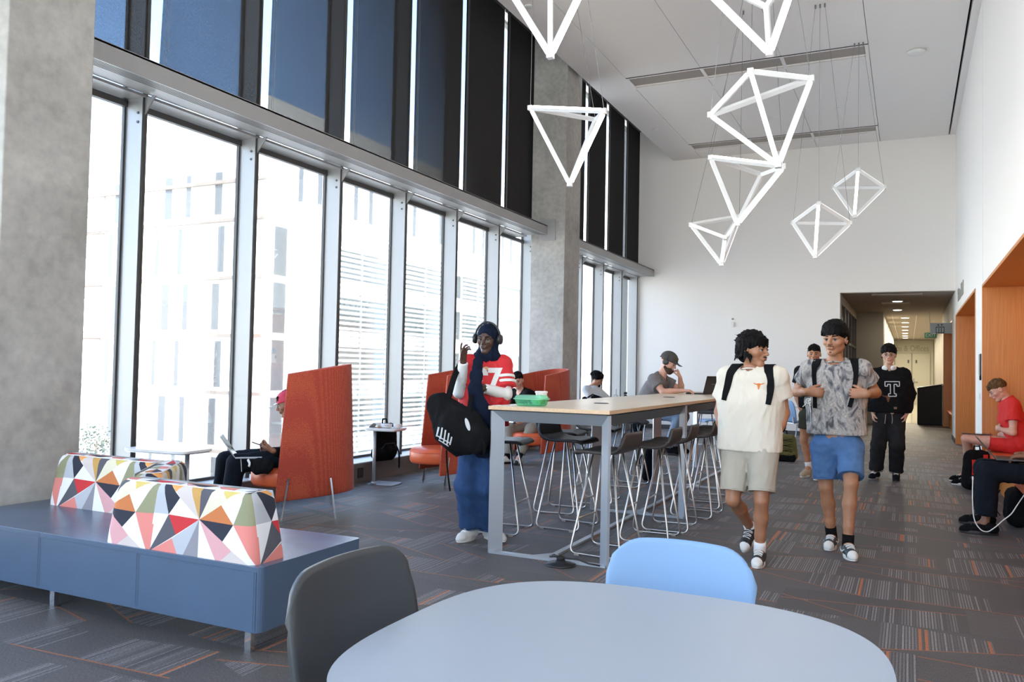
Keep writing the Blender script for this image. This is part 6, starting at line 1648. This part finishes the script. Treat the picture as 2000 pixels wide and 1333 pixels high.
mb = MB(); mb.add([(a*.75, b*.85, 0) for a, b in steer]+[(0, .015, 0)], [(i, (i+1) % n_, n_) for i in range(n_)][::-1]); decal(mb, 'brown_emblem', mat('brown_print', (.12, .045, .02), .9), hood, sd_, at(1735, 778, y), lf, up, fw, .004)
mb = MB(); mb.add([(-.018, -.014, 0), (.018, -.014, 0), (.018, .014, 0), (-.018, .014, 0)], [(0, 1, 2, 3)]); decal(mb, 'small_patch', mat('patch', (.20, .10, .05), .8), hood, sd_, at(1749, 797, y), lf, up, fw, .004)
ds = MB()
for q_ in (-1, 1): ds.tube([at(1736+q_*6, 810, y-.10), at(1736+q_*7, 820, y-.12), at(1735+q_*7, 828, y-.12)], .004, 6)
ds.build('drawstring', CL['stone'], root, True)
headphones(V(J['nk'])+fw*.012+up*.045, (-lf, fw, up), 1.0, 'white headphones around the neck of the man in the black hoodie', True, M['white_gloss'], M['white_gloss'])

# ---- 5. woman in the red jersey
y = 5.70; kR = foot(893, 1062, (-.10, -1)); toL = atz(987, 1061); dL = unit(V(.93, -.36, 0)); anL = toL-dL*.20+V(0, 0, .085)
J = dict(hc=at(952, 663, y), nk=at(950, 700, y+.04), shR=at(916, 712, y-.06), shL=at(981, 712, y+.10), elR=at(898, 766, y-.14), elL=at(987, 770, y+.06), wrR=at(905, 706, y-.26), wrL=at(943, 759, y-.17),
         pel=at(941, 848, y), hipR=at(927, 862, y-.02), hipL=at(955, 862, y+.03), knR=at(914, 948, y-.06), knL=at(955, 950, y-.02), anR=kR[0], anL=anL, toR=kR[1], toL=toL)
fH = (.12, -.98, -.12)
root, body, hd = person('woman in a navy headscarf and red jersey standing at the high table, hand raised', J, fH, (.03, 0, 1), 'dark', .95, 1.04,
                        {'R': dict(d=(.02, .0, 1), n=(.75, -.2, .1), side=(.3, -.8, .2), curls=[(.1, .25, .25), (.35, .6, .5), (.5, .7, .6), (.6, .9, .7)], spread=.3, thumb=.5), 'L': dict(d=(-.9, -.35, .28), n=(.1, .6, -.5), side=(0, -.2, 1), curl=(1.0, 1.2, .8), thumb=.4)}, female=True)
P, R, ax, hs = hd; face_parts(P, *ax, hs, body, LIP['dark'], HR['black'], gaze=-.35)
lf, fw, up = torso_axes(J)
S = SDF(); S.ell(P(0, -.016, .034), V(.087, .106, .094)*hs, R, .02); S.ell(P(0, -.03, -.045), V(.084, .086, .075)*hs, R, .03); S.cone(P(0, -.02, -.10), V(J['nk'])-up*.01, .074, .085, .03); S.cone(V(J['nk'])-lf*.045+fw*.03, V(J['nk'])+lf*.045+fw*.03, .070, .070, .03)
S.ell(P(0, .105, -.024), V(.060, .085, .076)*hs, R, .012, 's')
S.cone(V(J['nk'])+up*.025+fw*.055-lf*.05, V(J['nk'])+up*.02+fw*.06+lf*.055, .036, .036, .02); S.noise(.004, 40, (1, 1, .6), 3)
scarf, _ = cloth('headscarf', S, CL['navy'], root, .006)
hem = at(944, 832, y); S, low = tee_sdf(J, hem, .95, .006, .80, .004, .006, seed=44, noise=(.008, 20), neckr=.07, rs=.074, re=.098); S.cut(hem, (0, 0, -1)); jer, sd_ = cloth('jersey', S, CL['jersey'], root)
S = SDF()
for c in 'LR': S.chain([J['sh'+c], J['el'+c]], [.060, .052], .02); S.cone(J['el'+c], V(J['wr'+c])*.97+V(J['el'+c])*.03, .055, .038, .02, fc='b')
S.noise(.003, 34, (1, 1, 1), 5); cloth('undershirt', S, CL['white_knit'], root, .0075)
# white bands of the left sleeve, drawn by slicing the sleeve
sh, el = V(J['shL']), V(J['elL'])
for a, b in ((.40, .50), (.57, .67)):
    S = SDF(); q1, q2 = a/.80, b/.80; r1, r2 = [.074*.95+.004+(.098*.95-.074*.95)*q_+.003 for q_ in (q1, q2)]
    S.cone(sh+(el-sh)*a, sh+(el-sh)*b, r1, r2, .005, fc='ab'); cloth('sleeve_band', S, CL['white_knit'], jer, .0055)
tx = text_mesh('97', .21, .001, .010); decal(tx, 'jersey_number', CL['white_knit'], jer, sd_, at(950, 742, y), lf, up, fw, .003)
mb = MB(); mb.add([(.022*math.cos(a)*(1+.2*math.cos(2*a)), .015*math.sin(a), 0) for a in np.linspace(0, 2*PI, 14, endpoint=False)], [tuple(range(14))]); decal(mb, 'chest_crest', mat('crest', (.70, .42, .22), .7), jer, sd_, at(946, 721, y), lf, up, fw, .003)
trousers(J, (.115, .108, .105), 1.93, 'wide_jeans', CL['dark_denim'], root, seed=48, amp=.009, fold=16)
shoe(root, J['anR'], J['toR'], CL['white_leather'], M['rubber_white'], .95, None, M['rubber_white'], None, L=.25); shoe(root, J['anL'], J['toL'], CL['white_leather'], M['rubber_white'], .95, None, M['rubber_white'], None, L=.25)
S = SDF(); pa = [at(934, 706, y-.20), at(930, 735, y-.27), at(929, 760, y-.30), at(938, 810, y-.27), at(945, 872, y-.25)]; S.chain(pa, [.045, .045, .050, .092, .100], .03, (fw, .25)); S.noise(.005, 26, (1, 1, .15), 7); cloth('scarf_end', S, CL['navy'], root, .007)
headphones(hd[0](0, 0, .006), ax, 1.12*hs, 'black over-ear headphones worn over the navy headscarf', False, M['black_plastic'])
MB().tube([V(J['wrL'])*.96+V(J['elL'])*.04+.034*(math.cos(a)*unit(np.cross(V(J['wrL'])-V(J['elL']), up))+math.sin(a)*unit(up)) for a in np.linspace(0, 2*PI, 20, endpoint=False)], .003, 6, closed=True).build('bracelet', M['chrome'], root, True)
# tote bag
yb2 = 5.30; bg_ = E('tote_bag', at(895, 840, yb2), 'big black cloth tote bag held in front of the woman in the red jersey', 'bag')
S = SDF(); fl = (fw, .38)
A_ = lambda px, py, dy=0: at(px, py, yb2+dy)
S.cone(A_(853, 796), A_(872, 842), .090, .10, .04, fl); S.cone(A_(870, 800), A_(905, 842), .105, .17, .05, fl); S.cone(A_(905, 842), A_(928, 856), .17, .125, .05, fl); S.cone(A_(873, 842), A_(893, 868), .09, .095, .05, fl); S.cone(A_(846, 782), A_(862, 776), .05, .05, .04, fl)
S.noise(.012, 12, (1, 1, .4), 21); bag, bd = cloth('bag_body', S, CL['black'], bg_, .008)
ml = MB()
for k, (a, b, hgt) in enumerate(((-.05, .03, .07), (-.028, .02, .085), (-.005, .0, .09), (.018, -.02, .085), (.038, -.035, .06))): ml.bar((a, b-hgt/2, 0), (a+.012, b+hgt/2, 0), .010, .001)
ml.bar((-.045, .0, 0), (.035, -.05, 0), .008, .001).bar((-.035, -.03, 0), (.03, -.075, 0), .007, .001)
decal(ml, 'printed_mark', CL['pale_grey'], bag, bd, A_(864, 851), lf, up, fw, .003)
mb = MB(); mb.add([(.015*math.cos(a), .048*math.sin(a), 0) for a in np.linspace(0, 2*PI, 16, endpoint=False)], [tuple(range(16))]); mb.xf(frame_m((0, 0, 0), (math.cos(.25), math.sin(.25), 0), (-math.sin(.25), math.cos(.25), 0), (0, 0, 1)))
decal(mb, 'white_tag', CL['pale_grey'], bag, bd, A_(911, 829), lf, up, fw, .003)
def ribbon(pts, w, name, mt, root, lat, th=.006):
    C = fillet(pts, .1, 5); G = []
    for i, p in enumerate(C):
        t_ = unit(C[min(i+1, len(C)-1)]-C[max(i-1, 0)]); l = unit(V(lat)-t_*V(lat).dot(t_)); G.append([p+l*w*s_ for s_ in (-.5, 0, .5)])
    return MB().sheet(G, th).build(name, mt, root, True, smooth=True)
ribbon([A_(872, 795), A_(879, 765), A_(887, 735, .1), at(902, 706, 5.5), at(912, 700, 5.70)], .045, 'bag_strap', CL['black'], bg_, lf)
ribbon([A_(915, 812), A_(918, 790), at(921, 765, 5.40), at(922, 752, 5.44)], .035, 'bag_strap', CL['black'], bg_, lf)
ribbon([A_(940, 850), A_(947, 870), A_(946, 890)], .022, 'hanging_strap', CL['black'], bg_, lf)
ribbon([A_(872, 880), A_(873, 910), A_(877, 945), A_(879, 960)], .012, 'hanging_strap', CL['black'], bg_, lf)

# ---- 6. man in the cap at the high table (profile, facing +x)
y = 10.32; nk = at(1290, 737, y); X_ = V(1, 0, 0)
def seat(nk, lf, wsh=.18, dz=.035): return dict(shL=nk+lf*wsh-V(0, 0, dz), shR=nk-lf*wsh-V(0, 0, dz))
J = dict(hc=at(1306, 709, y), nk=nk, **seat(nk-V(.03, 0, .0), V(0, 1, 0))); pel = V(-3.06, y+.03, .88)
J.update(elR=at(1294, 766, 10.08), wrR=at(1334, 763.5, 10.16), elL=at(1331, 762, 10.56), wrL=at(1328, 737, 10.42), pel=pel, hipR=pel+V(.05, -.10, -.03), hipL=pel+V(.05, .10, -.03),
         knR=pel+V(.46, -.13, -.10), knL=pel+V(.44, .14, -.10), anR=pel+V(.30, -.13, -.52), anL=pel+V(.32, .14, -.52), toR=pel+V(.50, -.15, -.58), toL=pel+V(.52, .16, -.58))
root, body, hd = person('man in a grey cap leaning on the far high table, cheek on his hand', J, (.90, -.10, -.42), (.35, 0, 1), 'light', 1.0, 1.05,
                        {'R': dict(d=(1, .05, .0), n=(0, .1, -1), side=(0, 1, 0), curl=(.35, .5, .4)), 'L': dict(d=(-.35, -.1, 1), n=(-.9, 0, -.2), side=(-.2, -1, .2), curl=(.9, 1.0, .6))}, h=.011, hh=.006, hhand=.0055)
P, R, ax, hs = hd; face_parts(P, *ax, hs, body, LIP['light'], HR['brown']); hair_obj(root, P, R, ax, hs, HR['brown'], 'short', 7, .007)
S = SDF(); S.ell(P(0, .05, -.075), V(.058, .052, .045)*hs, R, .02); S.cone(P(-.06, .0, -.06), P(0, .06, -.10), .020, .022, .03); S.cone(P(.06, .0, -.06), P(0, .06, -.10), .020, .022, .03); S.ell(P(0, .10, -.048), V(.030, .03, .014)*hs, R, .01, 's'); cloth('beard', S, mat('beard_brown', (.055, .028, .016), .8, bump=.5, bscale=300), root, .006)
S = SDF(); S.ell(P(0, -.014, .047), V(.093, .113, .096)*hs, R, .02); S.cut(P(0, 0, .030), -unit(ax[2]+ax[1]*.10)); S.cone(P(-.035, .10, .035), P(.035, .10, .035), .018, .018, .02, (ax[2], .4)); S.cone(P(-.03, .15, .028), P(.03, .15, .028), .022, .022, .03, (ax[2], .25)); cp, _ = cloth('cap', S, CL['cap_grey'], root, .006)
MB().tube([P(-.06, -.10, .03), P(-.03, -.125, .03), P(.0, -.13, .03), P(.03, -.125, .03), P(.06, -.10, .03)], .005, 6).build('cap_strap', CL['cap_grey'], cp, True)
MB().tube([P(-.074, .02, .08), P(-.070, .035, .09), P(-.064, .052, .085)], .0025, 5).build('cap_emblem', CL['pale_grey'], cp, True)
headphones(P(0, 0, .01), ax, 1.05*hs, 'black headphones over the grey cap of the man at the laptop', False, M['black_plastic'], M['black_plastic'])
hem = pel+V(-.02, 0, .04); S, low = tee_sdf(J, hem, 1.0, .005, .62, .008, .01, seed=54, noise=(.009, 20)); cloth('t_shirt', S, CL['grey_tee'], root, .010)
trousers(J, (.10, .078, .062), 1.9, 'jeans', CL['light_denim'], root, h=.011)
for c in 'LR': shoe(root, J['an'+c], J['to'+c], CL['black'], M['black_plastic'], 1.0)

# ---- 7. curly-haired man at the low table
y = 14.10; nk = at(1155, 758, y); J = dict(hc=at(1167, 742, y), nk=nk, **seat(nk-V(.02, 0, 0), V(0, 1, 0))); pel = V(-4.80, y, .53)
J.update(elR=nk+V(.12, -.24, -.26), wrR=nk+V(.34, -.12, -.27), elL=nk+V(.12, .24, -.26), wrL=nk+V(.34, .12, -.27), pel=pel, hipR=pel+V(.05, -.10, 0), hipL=pel+V(.05, .10, 0), knR=pel+V(.46, -.12, .0), knL=pel+V(.46, .12, .0), anR=pel+V(.42, -.12, -.44), anL=pel+V(.42, .12, -.44), toR=pel+V(.62, -.12, -.52), toL=pel+V(.62, .12, -.52))
root, body, hd = person('man with curly black hair and pale grey shirt sitting by the far windows', J, (.93, -.12, -.33), (.3, 0, 1), 'tan', 1.0, 1.05, {'R': dict(d=(1, .2, 0), n=(0, 0, -1), side=(0, 1, 0)), 'L': dict(d=(1, -.2, 0), n=(0, 0, -1), side=(0, -1, 0))}, h=.013, hh=.0075, hhand=.007)
P, R, ax, hs = hd; face_parts(P, *ax, hs, body, LIP['tan'], HR['black']); hair_obj(root, P, R, ax, hs, HR['black'], 'afro', 9, .008)
S = SDF(); S.ell(P(0, .065, -.088), V(.03, .03, .028)*hs, R, .02); S.cone(P(-.022, .096, -.043), P(.022, .096, -.043), .006, .006, .01); cloth('goatee', S, HR['black'], root, .006)
MB().tube([P(.082, -.005, -.02), P(.086, .004, -.032)], .006, 8).tube([P(-.082, -.005, -.02), P(-.086, .004, -.032)], .006, 8).build('earbuds', M['white_gloss'], root, True)
S, low = tee_sdf(J, pel+V(-.02, 0, .03), 1.0, .01, .95, .012, .015, seed=64, noise=(.008, 18)); 
for c in 'LR': S.cone(J['el'+c], J['wr'+c], .060, .042, .04, fc='b')
cloth('pullover', S, CL['pale_grey'], root, .013)
trousers(J, (.105, .085, .07), 1.9, 'trousers', CL['navy'], root, h=.014)
for c in 'LR': shoe(root, J['an'+c], J['to'+c], CL['black'], M['black_plastic'], 1.0)
b_ = at(1165, 776, 13.85); bb = E('shoulder_bag', (b_[0], 13.85, .74), 'black bag lying on the low table in front of the curly-haired man', 'bag')
S = SDF(); S.cone((b_[0]-.22, 13.85, .82), (b_[0]+.18, 13.9, .80), .07, .05, .03); S.cone((b_[0]-.05, 13.85, .84), (b_[0]+.08, 13.85, .83), .065, .06, .03); S.noise(.012, 20, (1, 1, 1), 4); S.cut((0, 0, .742), (0, 0, -1)); cloth('bag_body', S, CL['black'], bb, .012)
MB().tube([(b_[0]-.15, 13.8, .86), (b_[0]-.05, 13.78, .92), (b_[0]+.08, 13.8, .88)], .012, 6).build('bag_handle', CL['black'], bb, True, smooth=True)

# ---- 8. man in black T-shirt in the farthest orange chair
y = 10.9; hc = at(1011, 744, y); nk = hc+V(.035, .07, -.165); f3 = V(-.5, -.87, 0); l3 = unit(np.cross(V(0, 0, 1), f3)); pel = V(-4.74, 11.10, .53)
J = dict(hc=hc, nk=nk, **seat(nk, l3)); J.update(elR=J['shR']+V(-.02, .02, -.26)-l3*.06, elL=J['shL']+V(-.02, .0, -.27)+l3*.08, wrR=at(1010, 828, 10.55), wrL=at(1019, 824, 10.62), pel=pel, hipR=pel-l3*.10+f3*.05, hipL=pel+l3*.10+f3*.05,
    knR=at(994, 838, 10.62), knL=at(1037, 838, 10.66), anR=at(992, 894, 10.50), anL=at(1014, 892, 10.48)); J['toR'] = J['anR']*V(1, 1, 0)+f3*.17; J['toL'] = J['anL']*V(1, 1, 0)+unit(V(.1, -1, 0))*.17
root, body, hd = person('man in a black T-shirt and khaki trousers sitting in the farthest orange chair', J, (.20, -.93, -.22), (0, -.2, 1), 'light', .98, 1.06, {'R': dict(d=(.5, -.6, .1), n=(0, .3, 1), side=(-1, 0, 0), curl=(.5, .6, .5)), 'L': dict(d=(-.6, -.5, .1), n=(0, .3, 1), side=(1, 0, 0), curl=(.5, .6, .5))}, h=.012, hh=.0065, hhand=.006)
P, R, ax, hs = hd; face_parts(P, *ax, hs, body, LIP['light'], HR['black']); hair_obj(root, P, R, ax, hs, HR['black'], 'short', 10, .007)
S, low = tee_sdf(J, pel+V(-.02, 0, .05), 1.0, .0, .6, .008, .01, seed=74); cloth('t_shirt', S, CL['black'], root, .012)
trousers(J, (.10, .085, .07), 1.9, 'khaki_trousers', CL['stone'], root, h=.011)
for c in 'LR': shoe(root, J['an'+c], J['to'+c], CL['white_leather'], M['black_plastic'], 1.0, M['black_plastic'], M['rubber_white'], CL['black'])
ph = (V(J['wrR'])+V(J['wrL']))/2+V(-.02, -.08, .02); o_ = MB().box(-.035, .035, -.07, .07, -.004, .004).build('phone', M['hall_glass'], bevel=.003); o_.location = tuple(ph); o_.rotation_euler = (.5, 0, .3); tag(o_, 'dark phone in the hands of the man in the farthest orange chair', 'phone')

# ---- 9. person in the nearest orange chair, hidden but for cap, hands and legs
f1 = unit(V(-.75, -.66, 0)); l1 = unit(np.cross(V(0, 0, 1), f1)); hc = at(562, 790, 5.86); nk = hc-f1*.07-V(0, 0, .15); pel = V(-4.86, 6.03, .53)
J = dict(hc=hc, nk=nk, **seat(nk, l1)); J.update(elR=J['shR']-l1*.07-V(0, 0, .27), elL=J['shL']+l1*.0+f1*.05-V(0, 0, .27), wrR=at(531, 885, 5.66), wrL=at(533, 881, 5.52), pel=pel, hipR=pel-l1*.10+f1*.05, hipL=pel+l1*.09+f1*.05,
    knR=at(441, 900, 5.63), knL=at(462, 906, 5.38)); J['anR'] = J['knR']+V(-.04, -.03, -.42); J['anL'] = J['knL']+V(-.06, -.04, -.42); J['anR'][2] = J['anL'][2] = .09; J['toR'] = J['anR']*V(1, 1, 0)+f1*.18; J['toL'] = J['anL']*V(1, 1, 0)+f1*.18
root, body, hd = person('person in a red and white cap sitting deep in the nearest orange chair', J, unit(f1+V(0, 0, -.30)), V(0, 0, 1)+f1*.25, 'brown', .97, 1.02, {'R': dict(d=f1*.8+V(0, 0, .25), n=V(0, 0, 1)+l1*.3, side=-f1*.2-l1, curl=(.5, .6, .5)), 'L': dict(d=f1*.8+V(0, 0, .3)-l1*.3, n=V(0, 0, 1)-l1*.4, side=f1*.2+l1, curl=(.5, .7, .5))}, h=.011, hh=.006, hhand=.005)
P, R, ax, hs = hd; face_parts(P, *ax, hs, body, LIP['dark'], HR['black']); hair_obj(root, P, R, ax, hs, HR['black'], 'short', 11, .007)
S = SDF(); S.ell(P(0, -.012, .045), V(.086, .106, .090)*hs, R, .02); S.cut(P(0, 0, .028), -ax[2]); cp, _ = cloth('cap', S, CL['red_cap'], root, .006)
S = SDF(); S.cone(P(-.035, .10, .030), P(.035, .10, .030), .022, .022, .02, (ax[2], .3)); S.cone(P(-.03, .16, .015), P(.03, .16, .015), .024, .024, .04, (ax[2], .22)); cloth('cap_brim', S, CL['white_knit'], cp, .006)
S, low = tee_sdf(J, pel+V(-.02, 0, .05), 1.0, .0, .98, .012, .012, seed=84)
for c in 'LR': S.cone(J['el'+c], V(J['wr'+c]), .055, .042, .04, fc='b')
cloth('sweatshirt', S, CL['black'], root, .011)
trousers(J, (.10, .085, .075), 1.9, 'black_jeans', CL['black_navy'], root, h=.011)
for c in 'LR': shoe(root, J['an'+c], J['to'+c], CL['black'], M['rubber_white'], 1.0)
o_ = MB().box(-.036, .036, -.075, .075, -.005, .005).build('phone', M['hall_glass'], bevel=.003); p_ = at(508, 869, 5.55); o_.location = tuple(p_); o_.rotation_euler = (.35, 0, math.atan2(-f1[0], f1[1])); tag(o_, 'black phone held above the laptop in the nearest orange chair', 'phone')
p_ = at(487, 893, 5.50); lp = laptop(tuple(p_), math.atan2(-f1[0], f1[1]), 'thin silver laptop open on the lap of the person in the nearest orange chair', 125, 'laptop_silver', .31, .22)
pb = at(505, 908, 5.42); bb = E('sling_bag', (pb[0], 5.42, pb[2]), 'black bag with a white tag lying in the lap in the nearest orange chair', 'bag')
S = SDF(); S.cone(at(490, 905, 5.42), at(522, 908, 5.48), .055, .06, .03); S.cone(at(500, 918, 5.42), at(520, 915, 5.48), .05, .05, .03); S.noise(.012, 24, (1, 1, 1), 3); cloth('bag_body', S, CL['black'], bb, .009)
ribbon([at(484, 898, 5.36), at(488, 906, 5.35), at(486, 912, 5.35)], .02, 'white_tag', CL['white_knit'], bb, (1, 0, 0))
MB().tube([at(470, 893, 5.36), at(471, 905, 5.34), at(472, 922, 5.34)], .003, 6).build('cord', CL['pale_grey'], bb, True)

# ---- 10. man in red on the recess bench
y = 11.55; nk = at(1969, 784, y); J = dict(hc=at(1950, 763, y), nk=nk, **seat(nk+V(.03, 0, 0), V(0, -1, 0), .18)); pel = at(1986, 866, y); pel[2] = .57
kneeL, kneeR = at(1886, 857, y-.1), at(1890, 856, y+.18)
J.update(elL=at(1979, 846, y-.27), wrL=at(1953, 838, y-.16), elR=at(1976, 844, y+.2), wrR=at(1953, 850, y), pel=pel, hipL=pel+V(-.05, -.10, -.01), hipR=pel+V(-.05, .10, -.01), knL=kneeL, knR=kneeR,
         anL=at(1878, 922, y-.1), anR=at(1875, 918, y+.2)); J['toL'] = atz(1858, 947); J['toR'] = atz(1854, 940)
for c in 'LR': J['an'+c] = J['to'+c]+V(.19, .03, .10)
root, body, hd = person('man in a red T-shirt and red shorts sitting on the recess bench, looking down', J, (-.84, -.10, -.50), (-.45, 0, 1), 'light', 1.0, 1.08,
                        {'L': dict(d=(-.3, .9, .0), n=(.9, .2, 0), side=(0, 0, 1), curl=(.5, .6, .4)), 'R': dict(d=(.5, -.85, .1), n=(.9, .1, 0), side=(0, 0, 1), curl=(.5, .6, .4))}, h=.010, hh=.0055, hhand=.005)
P, R, ax, hs = hd; face_parts(P, *ax, hs, body, LIP['light'], HR['brown']); hair_obj(root, P, R, ax, hs, HR['brown'], 'short', 12, .006)
S, low = tee_sdf(J, pel+V(.02, 0, .05), 1.0, .005, .60, .006, .01, seed=94, noise=(.007, 22)); cloth('t_shirt', S, CL['red_tee'], root, .009)
collar(root, J, .07, CL['red_tee'], tilt=.25)
trousers(J, (.112, 0, .10), .50, 'red_shorts', CL['red_tee'], root, h=.010)
for c in 'LR': shoe(root, J['an'+c], J['to'+c], CL['black'], M['rubber_white'], 1.0, None, M['rubber_white'], CL['black'])
lp = E('tablet', tuple(at(1907, 847, y)), 'dark tablet lying flat on the knees of the man in red', 'tablet'); MB().box(-.16, .16, -.12, .12, -.008, .002).build('case', M['black_plastic'], lp, bevel=.003); MB().box(-.15, .15, -.11, .11, .002, .003).build('screen', M['hall_glass'], lp)

# ---- 11. seated person at the right edge: legs, hand and laptop
y = 8.35; tL = atz(1873, 1040); tR = atz(1872, 1022)
pel = V(1.18, y, .56); nk = V(1.30, y, 1.10); J = dict(hc=V(1.24, y, 1.29), nk=nk, **seat(nk, V(0, -1, 0), .19)); J.update(pel=pel, hipL=pel+V(-.05, -.10, 0), hipR=pel+V(-.05, .10, 0), knL=at(1930, 920, y-.12), knR=at(1926, 915, y+.15),
    anL=tL+V(.20, .0, .10), anR=tR+V(.20, .0, .10), toL=tL, toR=tR, elL=nk+V(-.05, -.25, -.28), elR=nk+V(-.05, .25, -.28), wrL=at(2003, 892, y-.14), wrR=at(2008, 886, y+.12))
root, body, hd = person('person in black trousers seated at the right edge of the picture typing on a laptop', J, (-.9, 0, -.3), (-.2, 0, 1), 'brown', 1.0, 1.03, {'L': dict(d=(-1, .1, -.1), n=(0, 0, -1), side=(0, 1, 0), curl=(.5, .6, .5)), 'R': dict(d=(-1, -.1, -.1), n=(0, 0, -1), side=(0, -1, 0), curl=(.5, .6, .5))}, h=.011, hh=.008, hhand=.0045)
P, R, ax, hs = hd; face_parts(P, *ax, hs, body, LIP['dark'], HR['black']); hair_obj(root, P, R, ax, hs, HR['black'], 'short', 13, .008)
S, low = tee_sdf(J, pel+V(.02, 0, .05), 1.0, .01, .98, .012, .012, seed=97)
for c in 'LR': S.cone(J['el'+c], V(J['wr'+c]), .055, .042, .04, fc='b')
cloth('sweatshirt', S, CL['black'], root, .012)
trousers(J, (.115, .098, .090), 1.86, 'black_trousers', CL['black_navy'], root, h=.010, seed=99, amp=.009, fold=14)
for c in 'LR': shoe(root, J['an'+c], J['to'+c], CL['black'], M['black_plastic'], 1.05, None, M['black_plastic'], None, L=.30)
p_ = at(1972, 896, y-.02); lp = laptop((p_[0], y-.02, p_[2]-.008), PI/2, 'grey laptop on the lap of the seated person at the right edge', 128, 'frame_dark', .33, .23)
t = E('charging_cable', tuple(atz(1930, 1030)), 'long white charging cable hanging from the lap at the right edge down to the floor', 'cable')
pts = [at(1900, 938, y-.24), at(1899, 970, y-.26), at(1901, 1008, y-.28), at(1906, 1025, y-.30), at(1918, 1038, y-.32), at(1930, 1040, y-.32), at(1945, 1030, y-.32), at(1960, 1016, y-.3), at(1975, 1006, y-.3), at(1985, 990, y-.28), at(2000, 968, y-.2), at(2012, 950, y-.1)]
MB().tube(fillet(pts, .1, 4), .0045, 6).build('cord', M['white_gloss'], t, True, smooth=True)
MB().tube([pts[0]+V(0, 0, .03), pts[0]], .007, 8).build('plug', M['white_gloss'], t, True)

# ------------------------------------------------------------------ bags standing about
def floor_bag(name, lab, c, w, h, d, mt, rz=0, extra=None, cat='backpack', seed=3, lean=0):
    t = E(name, (c[0], c[1], c[2] if len(c) > 2 else 0), lab, cat, None, rz); z0 = c[2] if len(c) > 2 else 0
    S = SDF(); cc = V(c[0], c[1], z0); ca, sa = math.cos(rz), math.sin(rz); ux, uy = V(ca, sa, 0), V(-sa, ca, 0)
    for a in (-1, 0, 1): S.cone(cc+ux*a*(w/2-.08)+V(0, 0, .09), cc+ux*a*(w/2-.10)+V(0, 0, h-.10)+uy*lean, .095, .085, .04, (uy, d/.19))
    S.cone(cc-ux*(w/2-.09)-uy*d*.45+V(0, 0, .12), cc+ux*(w/2-.09)-uy*d*.45+V(0, 0, .12), .06, .06, .03); S.noise(.007, 22, (1, 1, 1), seed); S.cut((0, 0, z0+.002), (0, 0, -1))
    v, f = S.mesh(.010); me_v = v
    ob, v2, f2 = skin_obj('pack_body', [(v, f)], mt, None, 1)
    ob.parent = t; ob.matrix_parent_inverse = world_of(t).inverted()
    MB().tube([(-.04, 0, h-.03), (-.03, .0, h+.03), (.03, 0, h+.03), (.04, 0, h-.03)], .010, 8).build('top_handle', CL['black'], t, smooth=True)
    MB().sheet([[(sx_*.5*w*.5, d*.6+.05*math.sin(q_*PI), .06+(h-.12)*q_) for sx_ in (.8, 1.1)] for q_ in np.linspace(0, 1, 9)], .008).build('shoulder_strap', CL['black'], t, smooth=True)
    MB().tube([(-w*.36, -d*.62-.0, h*.30), (-w*.2, -d*.75, h*.46), (w*.2, -d*.75, h*.46), (w*.36, -d*.62, h*.30)], .004, 6).build('zip', M['black_plastic'], t)
    return t
floor_bag('backpack', 'black backpack propped on the window sill behind the metal side table', (-5.64, 8.15, .222), .36, .47, .13, CL['black'], PI/2-.2, seed=5, lean=-.03)
ribbon([V(-5.72, 8.40, .5), V(-5.66, 8.52, .30), V(-5.69, 8.56, .05), V(-5.66, 8.50, .28)], .02, 'loose_strap', CL['black'], bpy.data.objects[[o.name for o in COL.objects if o.get('label', '').startswith('black backpack propped')][0]], (0, 1, 0))
tb = floor_bag('backpack', 'olive and black backpack with bungee cords on the carpet behind the walkers', (-1.74, 13.35), .38, .44, .16, mat('olive_nylon', (.13, .115, .03), .8, noise=.3, nscale=10), .1, seed=6)
bz = MB()
for k in range(3): bz.tube([(-.12, -.115, .15+.08*k), (.12, -.12, .19+.08*k)], .004, 5).tube([(.12, -.12, .15+.08*k), (-.12, -.115, .19+.08*k)], .004, 5)
bz.build('bungee_cord', CL['black'], tb); MB().box(-.17, .17, -.13, .10, .0, .12).build('base_panel', CL['black'], tb, bevel=.04, seg=3)
floor_bag('backpack', 'black bag with a light pattern under the blue shell chair', (-1.42, 15.6), .34, .24, .14, CL['black'], 0, seed=8)
p_ = atz(1908, 958); tb = floor_bag('backpack', 'black backpack with red panels standing before the bench by the man in red', (p_[0], p_[1]), .34, .50, .16, CL['black'], .35, seed=9)
MB().sheet([[(x, -.165-.015*math.sin(q_*3), .20+q_*.18) for x in (-.13, -.05)] for q_ in (0, .3, .6, 1)], .008).build('red_panel', CL['red_tee'], tb); MB().sheet([[(x, -.125, .32+q_*.12) for x in (.02, .07)] for q_ in (0, .5, 1)], .008).build('red_panel', CL['red_tee'], tb)
floor_bag('backpack', 'black bag on the carpet under the bench at the right edge', (.90, 8.9), .44, .36, .2, CL['black'], PI/2, seed=10)
floor_bag('backpack', 'dark backpack on the carpet under the far high table by the man in the cap', (-2.92, 9.95), .30, .40, .14, CL['black_navy'], PI/2, seed=11)
